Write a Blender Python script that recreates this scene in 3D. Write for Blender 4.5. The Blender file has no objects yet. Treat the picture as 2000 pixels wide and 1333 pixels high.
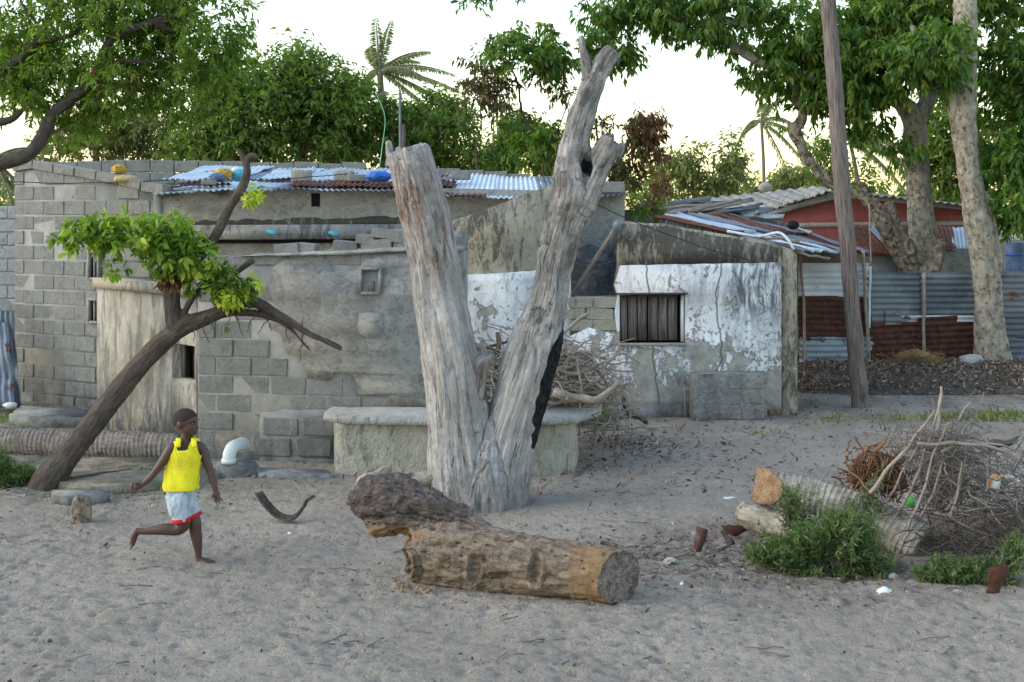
import bpy, bmesh, math, random
import numpy as np
from mathutils import Vector, Matrix, geometry

S = bpy.context.scene
COL = S.collection
R = math.radians

# ------------------------------------------------------------------ camera, sky, sun, exposure
F = 2600.0          # focal length in photograph pixels (photograph is 2000 wide)
HOR = 420.0         # horizon row
CH = 2.65           # eye height
cam_d = bpy.data.cameras.new('camera')
cam = bpy.data.objects.new('camera', cam_d)
COL.objects.link(cam)
cam.location = (0, 0, CH)
cam.rotation_euler = (R(90), 0, 0)
cam_d.sensor_width = 36
cam_d.lens = 36 * F / 2000
cam_d.shift_y = -(666.5 - HOR) / 2000
cam_d.clip_start = 0.1
cam_d.clip_end = 3000
S.camera = cam

SUN_EL, SUN_AZ = R(30), R(-97)       # azimuth measured from +Y (view direction) towards +X
world = bpy.data.worlds.new('World')
S.world = world
world.use_nodes = True
wn = world.node_tree
wn.nodes.clear()
sky = wn.nodes.new('ShaderNodeTexSky')
sky.sky_type = 'NISHITA'
sky.sun_disc = False
sky.sun_elevation = SUN_EL
sky.sun_rotation = SUN_AZ
sky.air_density = 1.4
sky.dust_density = 0.8
sky.ozone_density = 0.0
bgn = wn.nodes.new('ShaderNodeBackground')
bgn.inputs['Strength'].default_value = 0.15
won = wn.nodes.new('ShaderNodeOutputWorld')
wn.links.new(sky.outputs[0], bgn.inputs[0])
wn.links.new(bgn.outputs[0], won.inputs[0])
sl = bpy.data.lights.new('sun', 'SUN')
sl.energy = 0.6
sl.angle = R(60)
sl.color = (1.0, 0.96, 0.92)
so = bpy.data.objects.new('sun', sl)
COL.objects.link(so)
sd = Vector((math.sin(SUN_AZ) * math.cos(SUN_EL), math.cos(SUN_AZ) * math.cos(SUN_EL), math.sin(SUN_EL)))
so.rotation_euler = sd.to_track_quat('Z', 'Y').to_euler()
so.location = (0, 0, 20)
S.view_settings.view_transform = 'Standard'
S.view_settings.look = 'None'
S.view_settings.gamma = 1
S.view_settings.use_curve_mapping = False
S.view_settings.exposure = 1.32
S.render.engine = 'CYCLES'

# ------------------------------------------------------------------ mapping from measured picture points to places
def P(px, py, Y):
    return np.array(((px - 1000) * Y / F, Y, CH - (py - HOR) * Y / F))
def GY(py):
    return F * CH / (py - HOR)
def G(px, py):
    p = P(px, py, GY(py)); p[2] = 0.0
    return p

# ------------------------------------------------------------------ noise in numpy
_rs = np.random.RandomState(7)
_perm = _rs.permutation(4096)
_grad = _rs.normal(size=(4096, 3)); _grad /= np.linalg.norm(_grad, axis=1)[:, None]
def _h(i, j, k):
    return _perm[(_perm[(_perm[i & 4095] + j) & 4095] + k) & 4095]
def noise3(p):
    p = np.asarray(p, float)
    f = np.floor(p).astype(int); t = p - f
    w = t * t * t * (t * (t * 6 - 15) + 10)
    r = 0
    for a in (0, 1):
        for b in (0, 1):
            for c in (0, 1):
                g = _grad[_h(f[:, 0] + a, f[:, 1] + b, f[:, 2] + c)]
                d = t - np.array((a, b, c))
                ww = (w[:, 0] if a else 1 - w[:, 0]) * (w[:, 1] if b else 1 - w[:, 1]) * (w[:, 2] if c else 1 - w[:, 2])
                r = r + ww * (g * d).sum(1)
    return r * 1.6
def fbm(p, oct=4, rough=0.5, lac=2.03):
    p = np.asarray(p, float); s = 0; a = 1; t = 0
    for i in range(oct):
        s = s + a * noise3(p * lac ** i + i * 17.3); t += a; a *= rough
    return s / t
def sstep(a, b, x):
    t = np.clip((x - a) / (b - a), 0, 1); return t * t * (3 - 2 * t)
def nrm(v):
    v = np.asarray(v, float)
    return v / (np.linalg.norm(v, axis=-1, keepdims=True) + 1e-12)

# ------------------------------------------------------------------ mesh building
def wloc(o):
    l = np.zeros(3)
    while o is not None:
        l += np.array(o.location); o = o.parent
    return l
def tag(o, label=None, cat=None, group=None, kind=None):
    if label: o['label'] = label
    if cat: o['category'] = cat
    if group: o['group'] = group
    if kind: o['kind'] = kind
    return o
def thing(name, label, cat, loc=(0, 0, 0), group=None):
    o = bpy.data.objects.new(name, None)
    COL.objects.link(o); o.location = [float(c) for c in loc]
    o.empty_display_size = 0.1
    return tag(o, label, cat, group)
def rawmesh(name, v, q=None, t=None, attrs=None, smooth=False, poly=None):
    me = bpy.data.meshes.new(name)
    v = np.asarray(v, np.float32)
    loops = []; starts = []; n = 0
    if q is not None and len(q):
        q = np.asarray(q, np.int32); loops.append(q.ravel()); starts.append(np.arange(len(q)) * 4 + n); n += q.size
    if t is not None and len(t):
        t = np.asarray(t, np.int32); loops.append(t.ravel()); starts.append(np.arange(len(t)) * 3 + n); n += t.size
    if poly:
        for f in poly:
            loops.append(np.array(f, np.int32)); starts.append(np.array([n])); n += len(f)
    loops = np.concatenate(loops); starts = np.concatenate(starts)
    me.vertices.add(len(v)); me.vertices.foreach_set('co', v.ravel())
    me.loops.add(len(loops)); me.loops.foreach_set('vertex_index', loops)
    me.polygons.add(len(starts)); me.polygons.foreach_set('loop_start', starts.astype(np.int32))
    if attrs:
        for k, a in attrs.items():
            a = np.asarray(a, np.float32)
            if a.ndim == 2:
                at = me.attributes.new(k, 'FLOAT_VECTOR', 'POINT'); at.data.foreach_set('vector', a.ravel())
            else:
                at = me.attributes.new(k, 'FLOAT', 'POINT'); at.data.foreach_set('value', a)
    me.update(calc_edges=True)
    me.validate()
    if smooth:
        me.polygons.foreach_set('use_smooth', np.ones(len(me.polygons), bool))
    return me
class MB:
    def __init__(s):
        s.v = []; s.q = []; s.t = []; s.p = []; s.n = 0; s.a = {}
    def add(s, v, q=None, t=None, poly=None, **attrs):
        v = np.asarray(v, float)
        if q is not None and len(q): s.q.append(np.asarray(q) + s.n)
        if t is not None and len(t): s.t.append(np.asarray(t) + s.n)
        if poly: s.p += [[i + s.n for i in f] for f in poly]
        for k, a in attrs.items():
            s.a.setdefault(k, []).append((s.n, np.asarray(a, float)))
        s.v.append(v); s.n += len(v)
        return s
    def build(s, name, mat, parent=None, label=None, cat=None, group=None, kind=None, smooth=False, origin=None):
        if not s.v: return None
        v = np.concatenate(s.v)
        if parent is not None: o0 = wloc(parent)
        elif origin is not None: o0 = np.array(origin, float)
        elif kind == 'structure': o0 = np.zeros(3)
        else:
            o0 = np.array((v[:, 0].mean(), v[:, 1].mean(), v[:, 2].min()))
        at = {}
        for k, l in s.a.items():
            dim = l[0][1].ndim
            arr = np.zeros((s.n, 3) if dim == 2 else s.n)
            for st, a in l: arr[st:st + len(a)] = a
            at[k] = arr
        me = rawmesh(name, v - o0, np.concatenate(s.q) if s.q else None, np.concatenate(s.t) if s.t else None, at, smooth, s.p)
        if mat is not None:
            for m in (mat if isinstance(mat, list) else [mat]): me.materials.append(m)
        o = bpy.data.objects.new(name, me); COL.objects.link(o)
        if parent is not None: o.parent = parent
        else: o.location = [float(c) for c in o0]
        return tag(o, label, cat, group, kind)

def spline(pts, n):
    """Catmull-Rom through pts (rows of any length), n samples"""
    p = np.asarray(pts, float)
    p = np.vstack((2 * p[0] - p[1], p, 2 * p[-1] - p[-2]))
    m = len(p) - 3
    out = []
    for x in np.linspace(0, m - 1e-6, n):
        i = int(x); t = x - i
        a, b, c, d = p[i:i + 4]
        out.append(0.5 * (2 * b + (c - a) * t + (2 * a - 5 * b + 4 * c - d) * t * t + (3 * b - a - 3 * c + d) * t ** 3))
    return np.array(out)
def frames(path):
    path = np.asarray(path, float)
    T = np.gradient(path, axis=0); T = nrm(T)
    ref = np.array((0.0, -1.0, 0.01))
    if abs(T[0] @ ref) > 0.9: ref = np.array((1.0, 0, 0))
    U = []
    u = nrm(ref - T[0] * (ref @ T[0]))
    for k in range(len(path)):
        u = nrm(u - T[k] * (u @ T[k])); U.append(u)
    U = np.array(U); V = np.cross(T, U)
    return T, U, V
def tube(path, rad, n=8, caps=True, ellip=1.0):
    path = np.asarray(path, float); k = len(path)
    rad = np.broadcast_to(np.asarray(rad, float), (k,))
    T, U, V = frames(path)
    th = np.linspace(0, 2 * np.pi, n, endpoint=False)
    ring = np.cos(th)[None, :, None] * U[:, None] + np.sin(th)[None, :, None] * V[:, None] * ellip
    v = (path[:, None] + ring * rad[:, None, None]).reshape(-1, 3)
    i = np.arange(k - 1)[:, None] * n; j = np.arange(n)[None]; j2 = (j + 1) % n
    q = np.stack((i + j, i + j2, i + n + j2, i + n + j), -1).reshape(-1, 4)
    s = np.concatenate(((0,), np.cumsum(np.linalg.norm(np.diff(path, axis=0), axis=1))))
    g = np.stack((np.cos(th)[None] * rad[:, None], np.sin(th)[None] * rad[:, None], s[:, None] + 0 * th[None]), -1).reshape(-1, 3)
    poly = [list(range(n - 1, -1, -1)), list(range((k - 1) * n, k * n))] if caps else None
    return dict(v=v, q=q, poly=poly, grain=g)
def boxgeo(c, s, rz=0.0, M3=None):
    c = np.asarray(c, float); s = np.asarray(s, float) / 2
    v = np.array([(x, y, z) for x in (-1, 1) for y in (-1, 1) for z in (-1, 1)]) * s
    if M3 is None:
        M3 = np.array(((math.cos(rz), -math.sin(rz), 0), (math.sin(rz), math.cos(rz), 0), (0, 0, 1)))
    v = v @ np.asarray(M3).T + c
    return dict(v=v, q=[(0, 1, 3, 2), (4, 6, 7, 5), (0, 4, 5, 1), (2, 3, 7, 6), (0, 2, 6, 4), (1, 5, 7, 3)])
def orient(d, up=(0, 0, 1)):
    """matrix with columns x=d, y, z"""
    d = nrm(d); up = np.array(up, float)
    y = np.cross(up, d)
    if np.linalg.norm(y) < 1e-4: y = np.array((0, 1.0, 0))
    y = nrm(y); z = np.cross(d, y)
    return np.stack((d, y, z), 1)
_ico = {}
def ico(sub):
    if sub not in _ico:
        bm = bmesh.new(); bmesh.ops.create_icosphere(bm, subdivisions=sub, radius=1)
        _ico[sub] = (np.array([v.co[:] for v in bm.verts]), np.array([[v.index for v in f.verts] for f in bm.faces])); bm.free()
    return _ico[sub]
def blob(c, r, sub=3, amp=0.15, freq=1.5, seed=0, M3=None, flat=None):
    v, t = ico(sub); v = v.copy()
    d = 1 + amp * fbm(v * freq + seed * 9.7, 4)
    w = v * d[:, None] * np.asarray(r, float)
    if M3 is not None: w = w @ np.asarray(M3).T
    w = w + np.asarray(c, float)
    if flat is not None: w[:, 2] = np.maximum(w[:, 2], flat)
    return dict(v=w, t=t)

def remesh(mb, voxel, smooth_it=2):
    v = np.concatenate(mb.v)
    me = rawmesh('tmp', v, np.concatenate(mb.q) if mb.q else None, np.concatenate(mb.t) if mb.t else None, None, False, mb.p)
    o = bpy.data.objects.new('tmp', me); COL.objects.link(o)
    m = o.modifiers.new('r', 'REMESH'); m.mode = 'VOXEL'; m.voxel_size = voxel
    if smooth_it:
        sm = o.modifiers.new('s', 'SMOOTH'); sm.iterations = smooth_it; sm.factor = 0.5
    dg = bpy.context.evaluated_depsgraph_get(); dg.update()
    e = o.evaluated_get(dg); m2 = e.to_mesh()
    n = len(m2.vertices); co = np.zeros(n * 3, np.float32); m2.vertices.foreach_get('co', co)
    no = np.zeros(n * 3, np.float32); m2.vertices.foreach_get('normal', no)
    lt = np.zeros(len(m2.polygons), np.int32); m2.polygons.foreach_get('loop_total', lt)
    li = np.zeros(len(m2.loops), np.int32); m2.loops.foreach_get('vertex_index', li)
    ls = np.zeros(len(m2.polygons), np.int32); m2.polygons.foreach_get('loop_start', ls)
    q = li[(ls[lt == 4][:, None] + np.arange(4))]
    t = li[(ls[lt == 3][:, None] + np.arange(3))]
    e.to_mesh_clear(); bpy.data.objects.remove(o); bpy.data.meshes.remove(me)
    return co.reshape(-1, 3).astype(float), no.reshape(-1, 3).astype(float), q, t
def graincoord(v, chains):
    """coordinates running with the fibres: offset from the nearest limb axis and distance along it"""
    best = np.full(len(v), 1e9); out = np.zeros((len(v), 3)); sid = np.zeros(len(v)); ss = np.zeros(len(v))
    for ci, (path, rad) in enumerate(chains):
        path = np.asarray(path, float)
        T, U, V = frames(path)
        s = np.concatenate(((0,), np.cumsum(np.linalg.norm(np.diff(path, axis=0), axis=1))))
        for k in range(len(path) - 1):
            a, b = path[k], path[k + 1]; d = b - a; L2 = d @ d
            t = np.clip(((v - a) @ d) / L2, 0, 1)
            c = a + t[:, None] * d
            r = rad[k] * (1 - t) + rad[k + 1] * t
            off = v - c
            dist = np.linalg.norm(off, axis=1) / r
            m = dist < best
            if m.any():
                best[m] = dist[m]
                out[m, 0] = (off[m] @ U[k]) + ci * 3.1
                out[m, 1] = (off[m] @ V[k])
                out[m, 2] = s[k] + t[m] * math.sqrt(L2)
                sid[m] = ci; ss[m] = out[m, 2]
    return out, sid
def chain(pts, n=None):
    """pts rows: x y z r -> (path, rad)"""
    a = spline(pts, n or (len(pts) - 1) * 5 + 1)
    return a[:, :3], np.maximum(a[:, 3], 0.001)
def PX(rows, Y, f=1.0):
    """rows (px, py, width_px[, Y]) -> x y z r"""
    out = []
    for r in rows:
        y = r[3] if len(r) > 3 else Y
        p = P(r[0], r[1], y); out.append((p[0], p[1], p[2], r[2] / 2 * y / F * f))
    return out

# ------------------------------------------------------------------ walls
class Wall:
    def __init__(s, pxa, ya, pxb, yb):
        s.A = np.array(((pxa - 1000) * ya / F, ya)); s.B = np.array(((pxb - 1000) * yb / F, yb))
        d = s.B - s.A; s.L = np.linalg.norm(d); s.d = d / s.L; s.n = np.array((s.d[1], -s.d[0]))
        s.rz = math.atan2(s.d[1], s.d[0])
    def uz(s, px, py):
        r = np.array(((px - 1000) / F, 1.0))
        M_ = np.array(((s.d[0], -r[0]), (s.d[1], -r[1])))
        u, t = np.linalg.solve(M_, -s.A)
        return u, CH - (py - HOR) / F * t
    def pt(s, u, z, off=0.0):
        p = s.A + s.d * u + s.n * off
        return np.array((p[0], p[1], z))
    def px(s, px, py, off=0.0):
        u, z = s.uz(px, py); return s.pt(u, z, off)
def rough(outline, amp, seg, seed=0, closed=True):
    rnd = random.Random(seed); out = []
    n = len(outline)
    for i in range(n if closed else n - 1):
        a = np.array(outline[i], float); b = np.array(outline[(i + 1) % n], float)
        k = max(1, int(np.linalg.norm(b - a) / seg))
        out.append(a)
        for j in range(1, k):
            p = a + (b - a) * j / k
            out.append(p + np.array((rnd.uniform(-amp, amp), rnd.uniform(-amp, amp))))
    return out
def plate_geo(wall, outline, holes=(), back=-0.2, front=0.0, base=None):
    """outline/holes in (u,z); extruded slab standing in the wall's plane"""
    loops = [outline] + list(holes)
    tri = geometry.tessellate_polygon([[Vector((p[0], p[1], 0)) for p in l] for l in loops])
    flat = [p for l in loops for p in l]; n = len(flat)
    vf = [wall.pt(p[0], p[1], front) for p in flat]; vb = [wall.pt(p[0], p[1], back) for p in flat]
    t = []
    for a, b, c in tri:
        ar = (flat[b][0] - flat[a][0]) * (flat[c][1] - flat[a][1]) - (flat[c][0] - flat[a][0]) * (flat[b][1] - flat[a][1])
        if ar < 0: b, c = c, b
        t.append((a, b, c)); t.append((a + n, c + n, b + n))
    q = []; k = 0
    for l in loops:
        m = len(l)
        for i in range(m):
            j = (i + 1) % m
            q.append((k + i, k + j, k + j + n, k + i + n))
        k += m
    return dict(v=np.array(vf + vb), t=t, q=q)
def plate(wall, outline, name, mat, parent=None, px=True, holes=(), back=-0.2, front=0.0, **kw):
    cv = (lambda l: [wall.uz(*p) for p in l]) if px else (lambda l: list(l))
    mb = MB(); mb.add(**plate_geo(wall, cv(outline), [cv(h) for h in holes], back, front))
    o = mb.build(name, mat, parent, **kw)
    bm = bmesh.new(); bm.from_mesh(o.data); bmesh.ops.recalc_face_normals(bm, faces=bm.faces); bm.to_mesh(o.data); bm.free()
    return o

def brick_mesh(name, w, h, d, seed, mat, bev=0.008):
    bm = bmesh.new(); bmesh.ops.create_cube(bm, size=1)
    rnd = random.Random(seed)
    for v in bm.verts:
        v.co = Vector((v.co.x * w + rnd.uniform(-.006, .006), v.co.y * d, v.co.z * h + rnd.uniform(-.005, .005)))
    bmesh.ops.bevel(bm, geom=list(bm.edges), offset=bev, segments=1, affect='EDGES')
    me = bpy.data.meshes.new(name); bm.to_mesh(me); bm.free(); me.materials.append(mat)
    return me
def brickwork(wall, parent, name, meshes, u0, u1, z0, z1, inside, bw=0.4, bh=0.2, proud=0.0, seed=0, gap=0.012, jit=0.006, stagger=True, top=None):
    rnd = random.Random(seed); pw = wloc(parent); cnt = 0
    rows = int(math.ceil((z1 - z0) / bh))
    for r in range(rows):
        z = z0 + (r + 0.5) * bh
        u = u0 - (bw / 2 if (r % 2 and stagger) else 0)
        while u < u1 - 0.03:
            a, b = max(u, u0), min(u + bw, u1)
            u += bw
            if b - a < 0.06: continue
            c = (a + b) / 2; zz = z; sc = 1.0
            if top is not None:
                tz = top(c)
                if tz < z - bh / 2 + 0.05: continue
                if tz < z + bh / 2:
                    h_ = tz - (z - bh / 2); sc = h_ / bh; zz = z - bh / 2 + h_ / 2
            if not inside(c, zz): continue
            o = bpy.data.objects.new(name, rnd.choice(meshes)); COL.objects.link(o)
            o.parent = parent
            p = wall.pt(c, zz, proud + rnd.uniform(-jit, jit)) - pw
            o.location = [float(x) for x in p]
            o.rotation_euler = (rnd.uniform(-.01, .01), rnd.uniform(-.008, .008), wall.rz + rnd.uniform(-.01, .01))
            o.scale = ((b - a - gap) / (bw - gap), 1, sc)
            cnt += 1
    return cnt

# ------------------------------------------------------------------ sheets of corrugated iron
def sheet_geo(a, b, c, d, wl=0.075, amp=0.011, nv=6, dent=0.01, seed=0, per=6, fray=0.0):
    """a-b across the corrugations, a-d along the ridges; b-c the other side"""
    a, b, c, d = (np.asarray(x, float) for x in (a, b, c, d))
    W_ = np.linalg.norm(b - a); nu = max(8, int(W_ / wl * per))
    uu = np.linspace(0, 1, nu + 1); vv = np.linspace(0, 1, nv + 1)
    U, V = np.meshgrid(uu, vv)
    p = ((1 - U) * (1 - V))[..., None] * a + (U * (1 - V))[..., None] * b + (U * V)[..., None] * c + ((1 - U) * V)[..., None] * d
    n = nrm(np.cross(b - a, d - a))
    if fray:
        e = fray * noise3(np.stack((uu * W_ * 9, uu * 0 + seed, uu * 0), 1))
        ld = nrm(d - a)
        p[0] += e[:, None] * ld; p[-1] += e[::-1][:, None] * ld
    ph = np.sin(U * W_ / wl * 2 * np.pi)
    den = dent * fbm(np.stack((U.ravel() * W_ * 2.2, V.ravel() * np.linalg.norm(d - a) * 2.2, np.full(U.size, seed * 3.3)), 1), 3).reshape(U.shape) * 3
    p = p + (ph * amp + den)[..., None] * n
    v = p.reshape(-1, 3); k = nu + 1
    i = np.arange(nv)[:, None] * k; j = np.arange(nu)[None]
    q = np.stack((i + j, i + j + 1, i + k + j + 1, i + k + j), -1).reshape(-1, 4)
    L_ = np.linalg.norm(d - a)
    g = np.stack((U.ravel() * W_, V.ravel() * L_, np.full(U.size, seed * 1.7)), 1)
    return dict(v=v, q=q, grain=g)
def sheet(name, mat, parent, a, b, c, d, **kw):
    meta = {k: kw.pop(k) for k in ('label', 'cat', 'group', 'kind') if k in kw}
    mb = MB(); mb.add(**sheet_geo(a, b, c, d, **kw))
    o = mb.build(name, mat, parent, smooth=True, **meta)
    m = o.modifiers.new('thick', 'SOLIDIFY'); m.thickness = 0.003; m.offset = 0
    return o

# ------------------------------------------------------------------ leaves
def leafgeo(p, d, nn, L, Wd, tint, fine=False, curl=0.15):
    p = np.asarray(p); N = len(p); d = nrm(d); s = nrm(np.cross(d, nn)); n = np.cross(s, d)
    L = np.broadcast_to(L, (N,))[:, None]; Wd = np.broadcast_to(Wd, (N,))[:, None]
    if not fine:
        b = p; tip = p + d * L - n * L * curl
        mid = p + d * L * 0.42
        l = mid + s * Wd / 2 + n * Wd * 0.16; r = mid - s * Wd / 2 + n * Wd * 0.16
        v = np.stack((b, r, tip, l), 1).reshape(-1, 3)
        k = np.arange(N)[:, None] * 4
        t = np.concatenate((k + np.array([[0, 1, 2]]), k + np.array([[0, 2, 3]])))
        return dict(v=v, t=t, tint=np.repeat(tint, 4))
    b = p; m1 = p + d * L * .3 ; m2 = p + d * L * .68 - n * L * curl * .4; tip = p + d * L - n * L * curl
    l1 = m1 + s * Wd * .42 + n * Wd * .15; r1 = m1 - s * Wd * .42 + n * Wd * .15
    l2 = m2 + s * Wd * .5 + n * Wd * .15; r2 = m2 - s * Wd * .5 + n * Wd * .15
    v = np.stack((b, m1, m2, tip, l1, l2, r1, r2), 1).reshape(-1, 3)
    k = np.arange(N)[:, None] * 8
    T3 = [(0, 1, 4), (0, 6, 1), (2, 3, 5), (2, 7, 3)]; Q = [(1, 2, 5, 4), (1, 6, 7, 2)]
    t = np.concatenate([k + np.array([x]) for x in T3]); q = np.concatenate([k + np.array([x]) for x in Q])
    return dict(v=v, t=t, q=q, tint=np.repeat(tint, 8))
def crown_points(blobs, n, rs, gap=-0.1, gf=1.2, shell=2.0):
    """cluster centres in a union of ellipsoids, thinned by a noise field so that gaps stay open"""
    vol = np.array([b[3] * b[4] * b[5] for b in blobs]) ** 0.85; pr = vol / vol.sum()
    out = []; outd = []
    tot = 0; it = 0
    while tot < n:
        m = max(n, 60); it += 1
        k = rs.choice(len(blobs), m, p=pr); B = np.array(blobs)[k]
        d = nrm(rs.normal(size=(m, 3))); r = rs.rand(m) ** (1 / (shell + 1))
        p = B[:, :3] + d * r[:, None] * B[:, 3:6]
        ok = fbm(p * gf, 2) > (gap if it < 6 else -9)
        out.append(p[ok]); outd.append(d[ok]); tot += ok.sum()
    return np.concatenate(out)[:n], np.concatenate(outd)[:n]
def crown_geo(blobs, n, per, L, W_, seed, droop=0.5, twig=0.3, gap=-0.1, gf=1.2, up=0.2, tint0=0.0, fine=False, shell=2.0):
    rs = np.random.RandomState(seed)
    c, out = crown_points(blobs, n, rs, gap, gf, shell)
    ax = nrm(out * 0.8 + rs.normal(size=c.shape) * 0.6 + np.array((0, 0, up)))
    tl = twig * rs.uniform(.5, 1.2, n)
    ct = rs.rand(n)
    p = []; d = []; nn = []; ti = []
    for k in range(per):
        f = (k + rs.rand(n)) / per
        side = nrm(np.cross(ax, rs.normal(size=c.shape)))
        dirn = nrm(ax * rs.uniform(.1, .8, n)[:, None] + side * 0.9 + np.array((0, 0, -droop)))
        p.append(c + ax * (tl * f)[:, None]); d.append(dirn)
        nn.append(nrm(np.array((0, 0, 1.0)) + rs.normal(size=c.shape) * .5))
        ti.append(np.clip(ct * .6 + rs.rand(n) * .4 + tint0, 0, 1))
    p = np.concatenate(p); d = np.concatenate(d); nn = np.concatenate(nn); ti = np.concatenate(ti)
    s = rs.uniform(.65, 1.2, len(p))
    return leafgeo(p, d, nn, L * s, W_ * s, ti, fine), c, ax, tl
def twigs(mb, c, ax, tl, r=0.006, every=3):
    """thin twigs that carry the leaf clusters"""
    c = c[::every]; ax = ax[::every]; tl = tl[::every]; N = len(c)
    a = c - ax * tl[:, None] * .6; b = c + ax * tl[:, None]
    s = nrm(np.cross(ax, np.array((0.3, 1, 0.2)))); u = np.cross(ax, s)
    v = np.stack([a + s * r, a - s * r * .5 + u * r * .87, a - s * r * .5 - u * r * .87, b], 1).reshape(-1, 3)
    k = np.arange(N)[:, None] * 4
    t = np.concatenate([k + np.array([x]) for x in ((0, 1, 3), (1, 2, 3), (2, 0, 3))])
    mb.add(v, t=t, grain=np.zeros((len(v), 3)))
def wander(a, b, n, amp, seed, sag=0.0):
    a = np.asarray(a, float); b = np.asarray(b, float)
    t = np.linspace(0, 1, n)[:, None]
    p = a + (b - a) * t
    L = np.linalg.norm(b - a)
    q = np.stack((t[:, 0] * 3, np.full(n, seed * 1.37), np.zeros(n)), 1)
    off = np.stack((noise3(q), noise3(q + 31.7), noise3(q + 77.1)), 1)
    w = np.sin(np.pi * np.clip(t, 0, 1)) ** .6
    p = p + off * amp * L * w
    p[:, 2] -= sag * L * (4 * t * (1 - t))[:, 0]
    return p

# ------------------------------------------------------------------ materials
class Mt:
    def __init__(s, name, rough=0.85, spec=0.25):
        s.mat = bpy.data.materials.new(name); s.mat.use_nodes = True; s.t = s.mat.node_tree
        s.b = s.t.nodes['Principled BSDF']; s.out = s.t.nodes['Material Output']
        s.b.inputs['Roughness'].default_value = rough
        s.b.inputs['Specular IOR Level'].default_value = spec
        s._g = None
    def N(s, k, **kw):
        n = s.t.nodes.new(k)
        for a, b in kw.items(): setattr(n, a, b)
        return n
    def L(s, a, b): s.t.links.new(a, b)
    def put(s, sock, v):
        if isinstance(v, bpy.types.NodeSocket): s.L(v, sock)
        elif isinstance(v, (tuple, list)):
            v = tuple(v)
            if len(v) == 3 and sock.type == 'RGBA': v = v + (1,)
            sock.default_value = v
        else: sock.default_value = v
    def geo(s):
        if s._g is None: s._g = s.N('ShaderNodeNewGeometry')
        return s._g
    def pos(s): return s.geo().outputs['Position']
    def island(s): return s.geo().outputs['Random Per Island']
    def attr(s, name, vec=True):
        n = s.N('ShaderNodeAttribute'); n.attribute_name = name
        return n.outputs['Vector' if vec else 'Fac']
    def orand(s): return s.N('ShaderNodeObjectInfo').outputs['Random']
    def obj(s): return s.N('ShaderNodeTexCoord').outputs['Object']
    def mp(s, vec, scale=(1, 1, 1), loc=(0, 0, 0), rot=(0, 0, 0)):
        n = s.N('ShaderNodeMapping'); s.L(vec, n.inputs[0])
        n.inputs['Scale'].default_value = scale; n.inputs['Location'].default_value = loc; n.inputs['Rotation'].default_value = rot
        return n.outputs[0]
    def noise(s, vec, sc=5, det=4, ro=.55, dist=0.0, col=False):
        n = s.N('ShaderNodeTexNoise'); s.L(vec, n.inputs['Vector'])
        n.inputs['Scale'].default_value = sc; n.inputs['Detail'].default_value = det
        n.inputs['Roughness'].default_value = ro; n.inputs['Distortion'].default_value = dist
        return n.outputs[1 if col else 0]
    def voro(s, vec, sc=5, feat='F1', rnd=1.0, out='Distance'):
        n = s.N('ShaderNodeTexVoronoi', feature=feat); s.L(vec, n.inputs['Vector'])
        n.inputs['Scale'].default_value = sc; n.inputs['Randomness'].default_value = rnd
        return n.outputs[out]
    def mr(s, x, a, b, c=0.0, d=1.0, sm=False):
        n = s.N('ShaderNodeMapRange'); n.clamp = True
        if sm: n.interpolation_type = 'SMOOTHSTEP'
        s.put(n.inputs[0], x)
        for i, v in enumerate((a, b, c, d)): s.put(n.inputs[i + 1], v)
        return n.outputs[0]
    def m(s, op, a, b=0.0, c=None):
        n = s.N('ShaderNodeMath', operation=op); s.put(n.inputs[0], a); s.put(n.inputs[1], b)
        if c is not None: s.put(n.inputs[2], c)
        return n.outputs[0]
    def mix(s, f, a, b, mode='MIX'):
        n = s.N('ShaderNodeMix'); n.data_type = 'RGBA'; n.blend_type = mode
        s.put(n.inputs[0], f); s.put(n.inputs[6], a); s.put(n.inputs[7], b)
        return n.outputs[2]
    def ramp(s, f, stops):
        n = s.N('ShaderNodeValToRGB'); s.put(n.inputs[0], f); cr = n.color_ramp
        while len(cr.elements) < len(stops): cr.elements.new(0.5)
        for e, (p, c) in zip(cr.elements, stops):
            e.position = p; e.color = (c[0], c[1], c[2], 1) if isinstance(c, (tuple, list)) else (c, c, c, 1)
        return n.outputs[0]
    def sep(s, v):
        n = s.N('ShaderNodeSeparateXYZ'); s.L(v, n.inputs[0]); return n.outputs
    def fin(s, col, h=None, st=0.5, dist=0.01, rough=None):
        s.put(s.b.inputs['Base Color'], col)
        if rough is not None: s.put(s.b.inputs['Roughness'], rough)
        if h is not None:
            n = s.N('ShaderNodeBump'); n.inputs['Strength'].default_value = st; n.inputs['Distance'].default_value = dist
            s.L(h, n.inputs['Height']); s.L(n.outputs[0], s.b.inputs['Normal'])
        return s.mat

def flat(name, col, rough=0.7, var=0.15, sc=8, bump=0.3, bd=0.005):
    k = Mt(name, rough)
    n = k.noise(k.pos(), sc, 4)
    c = k.mix(k.mr(n, .3, .7), tuple(x * (1 - var) for x in col), tuple(min(1, x * (1 + var)) for x in col))
    return k.fin(c, k.noise(k.pos(), sc * 4, 3), bump, bd)

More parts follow.
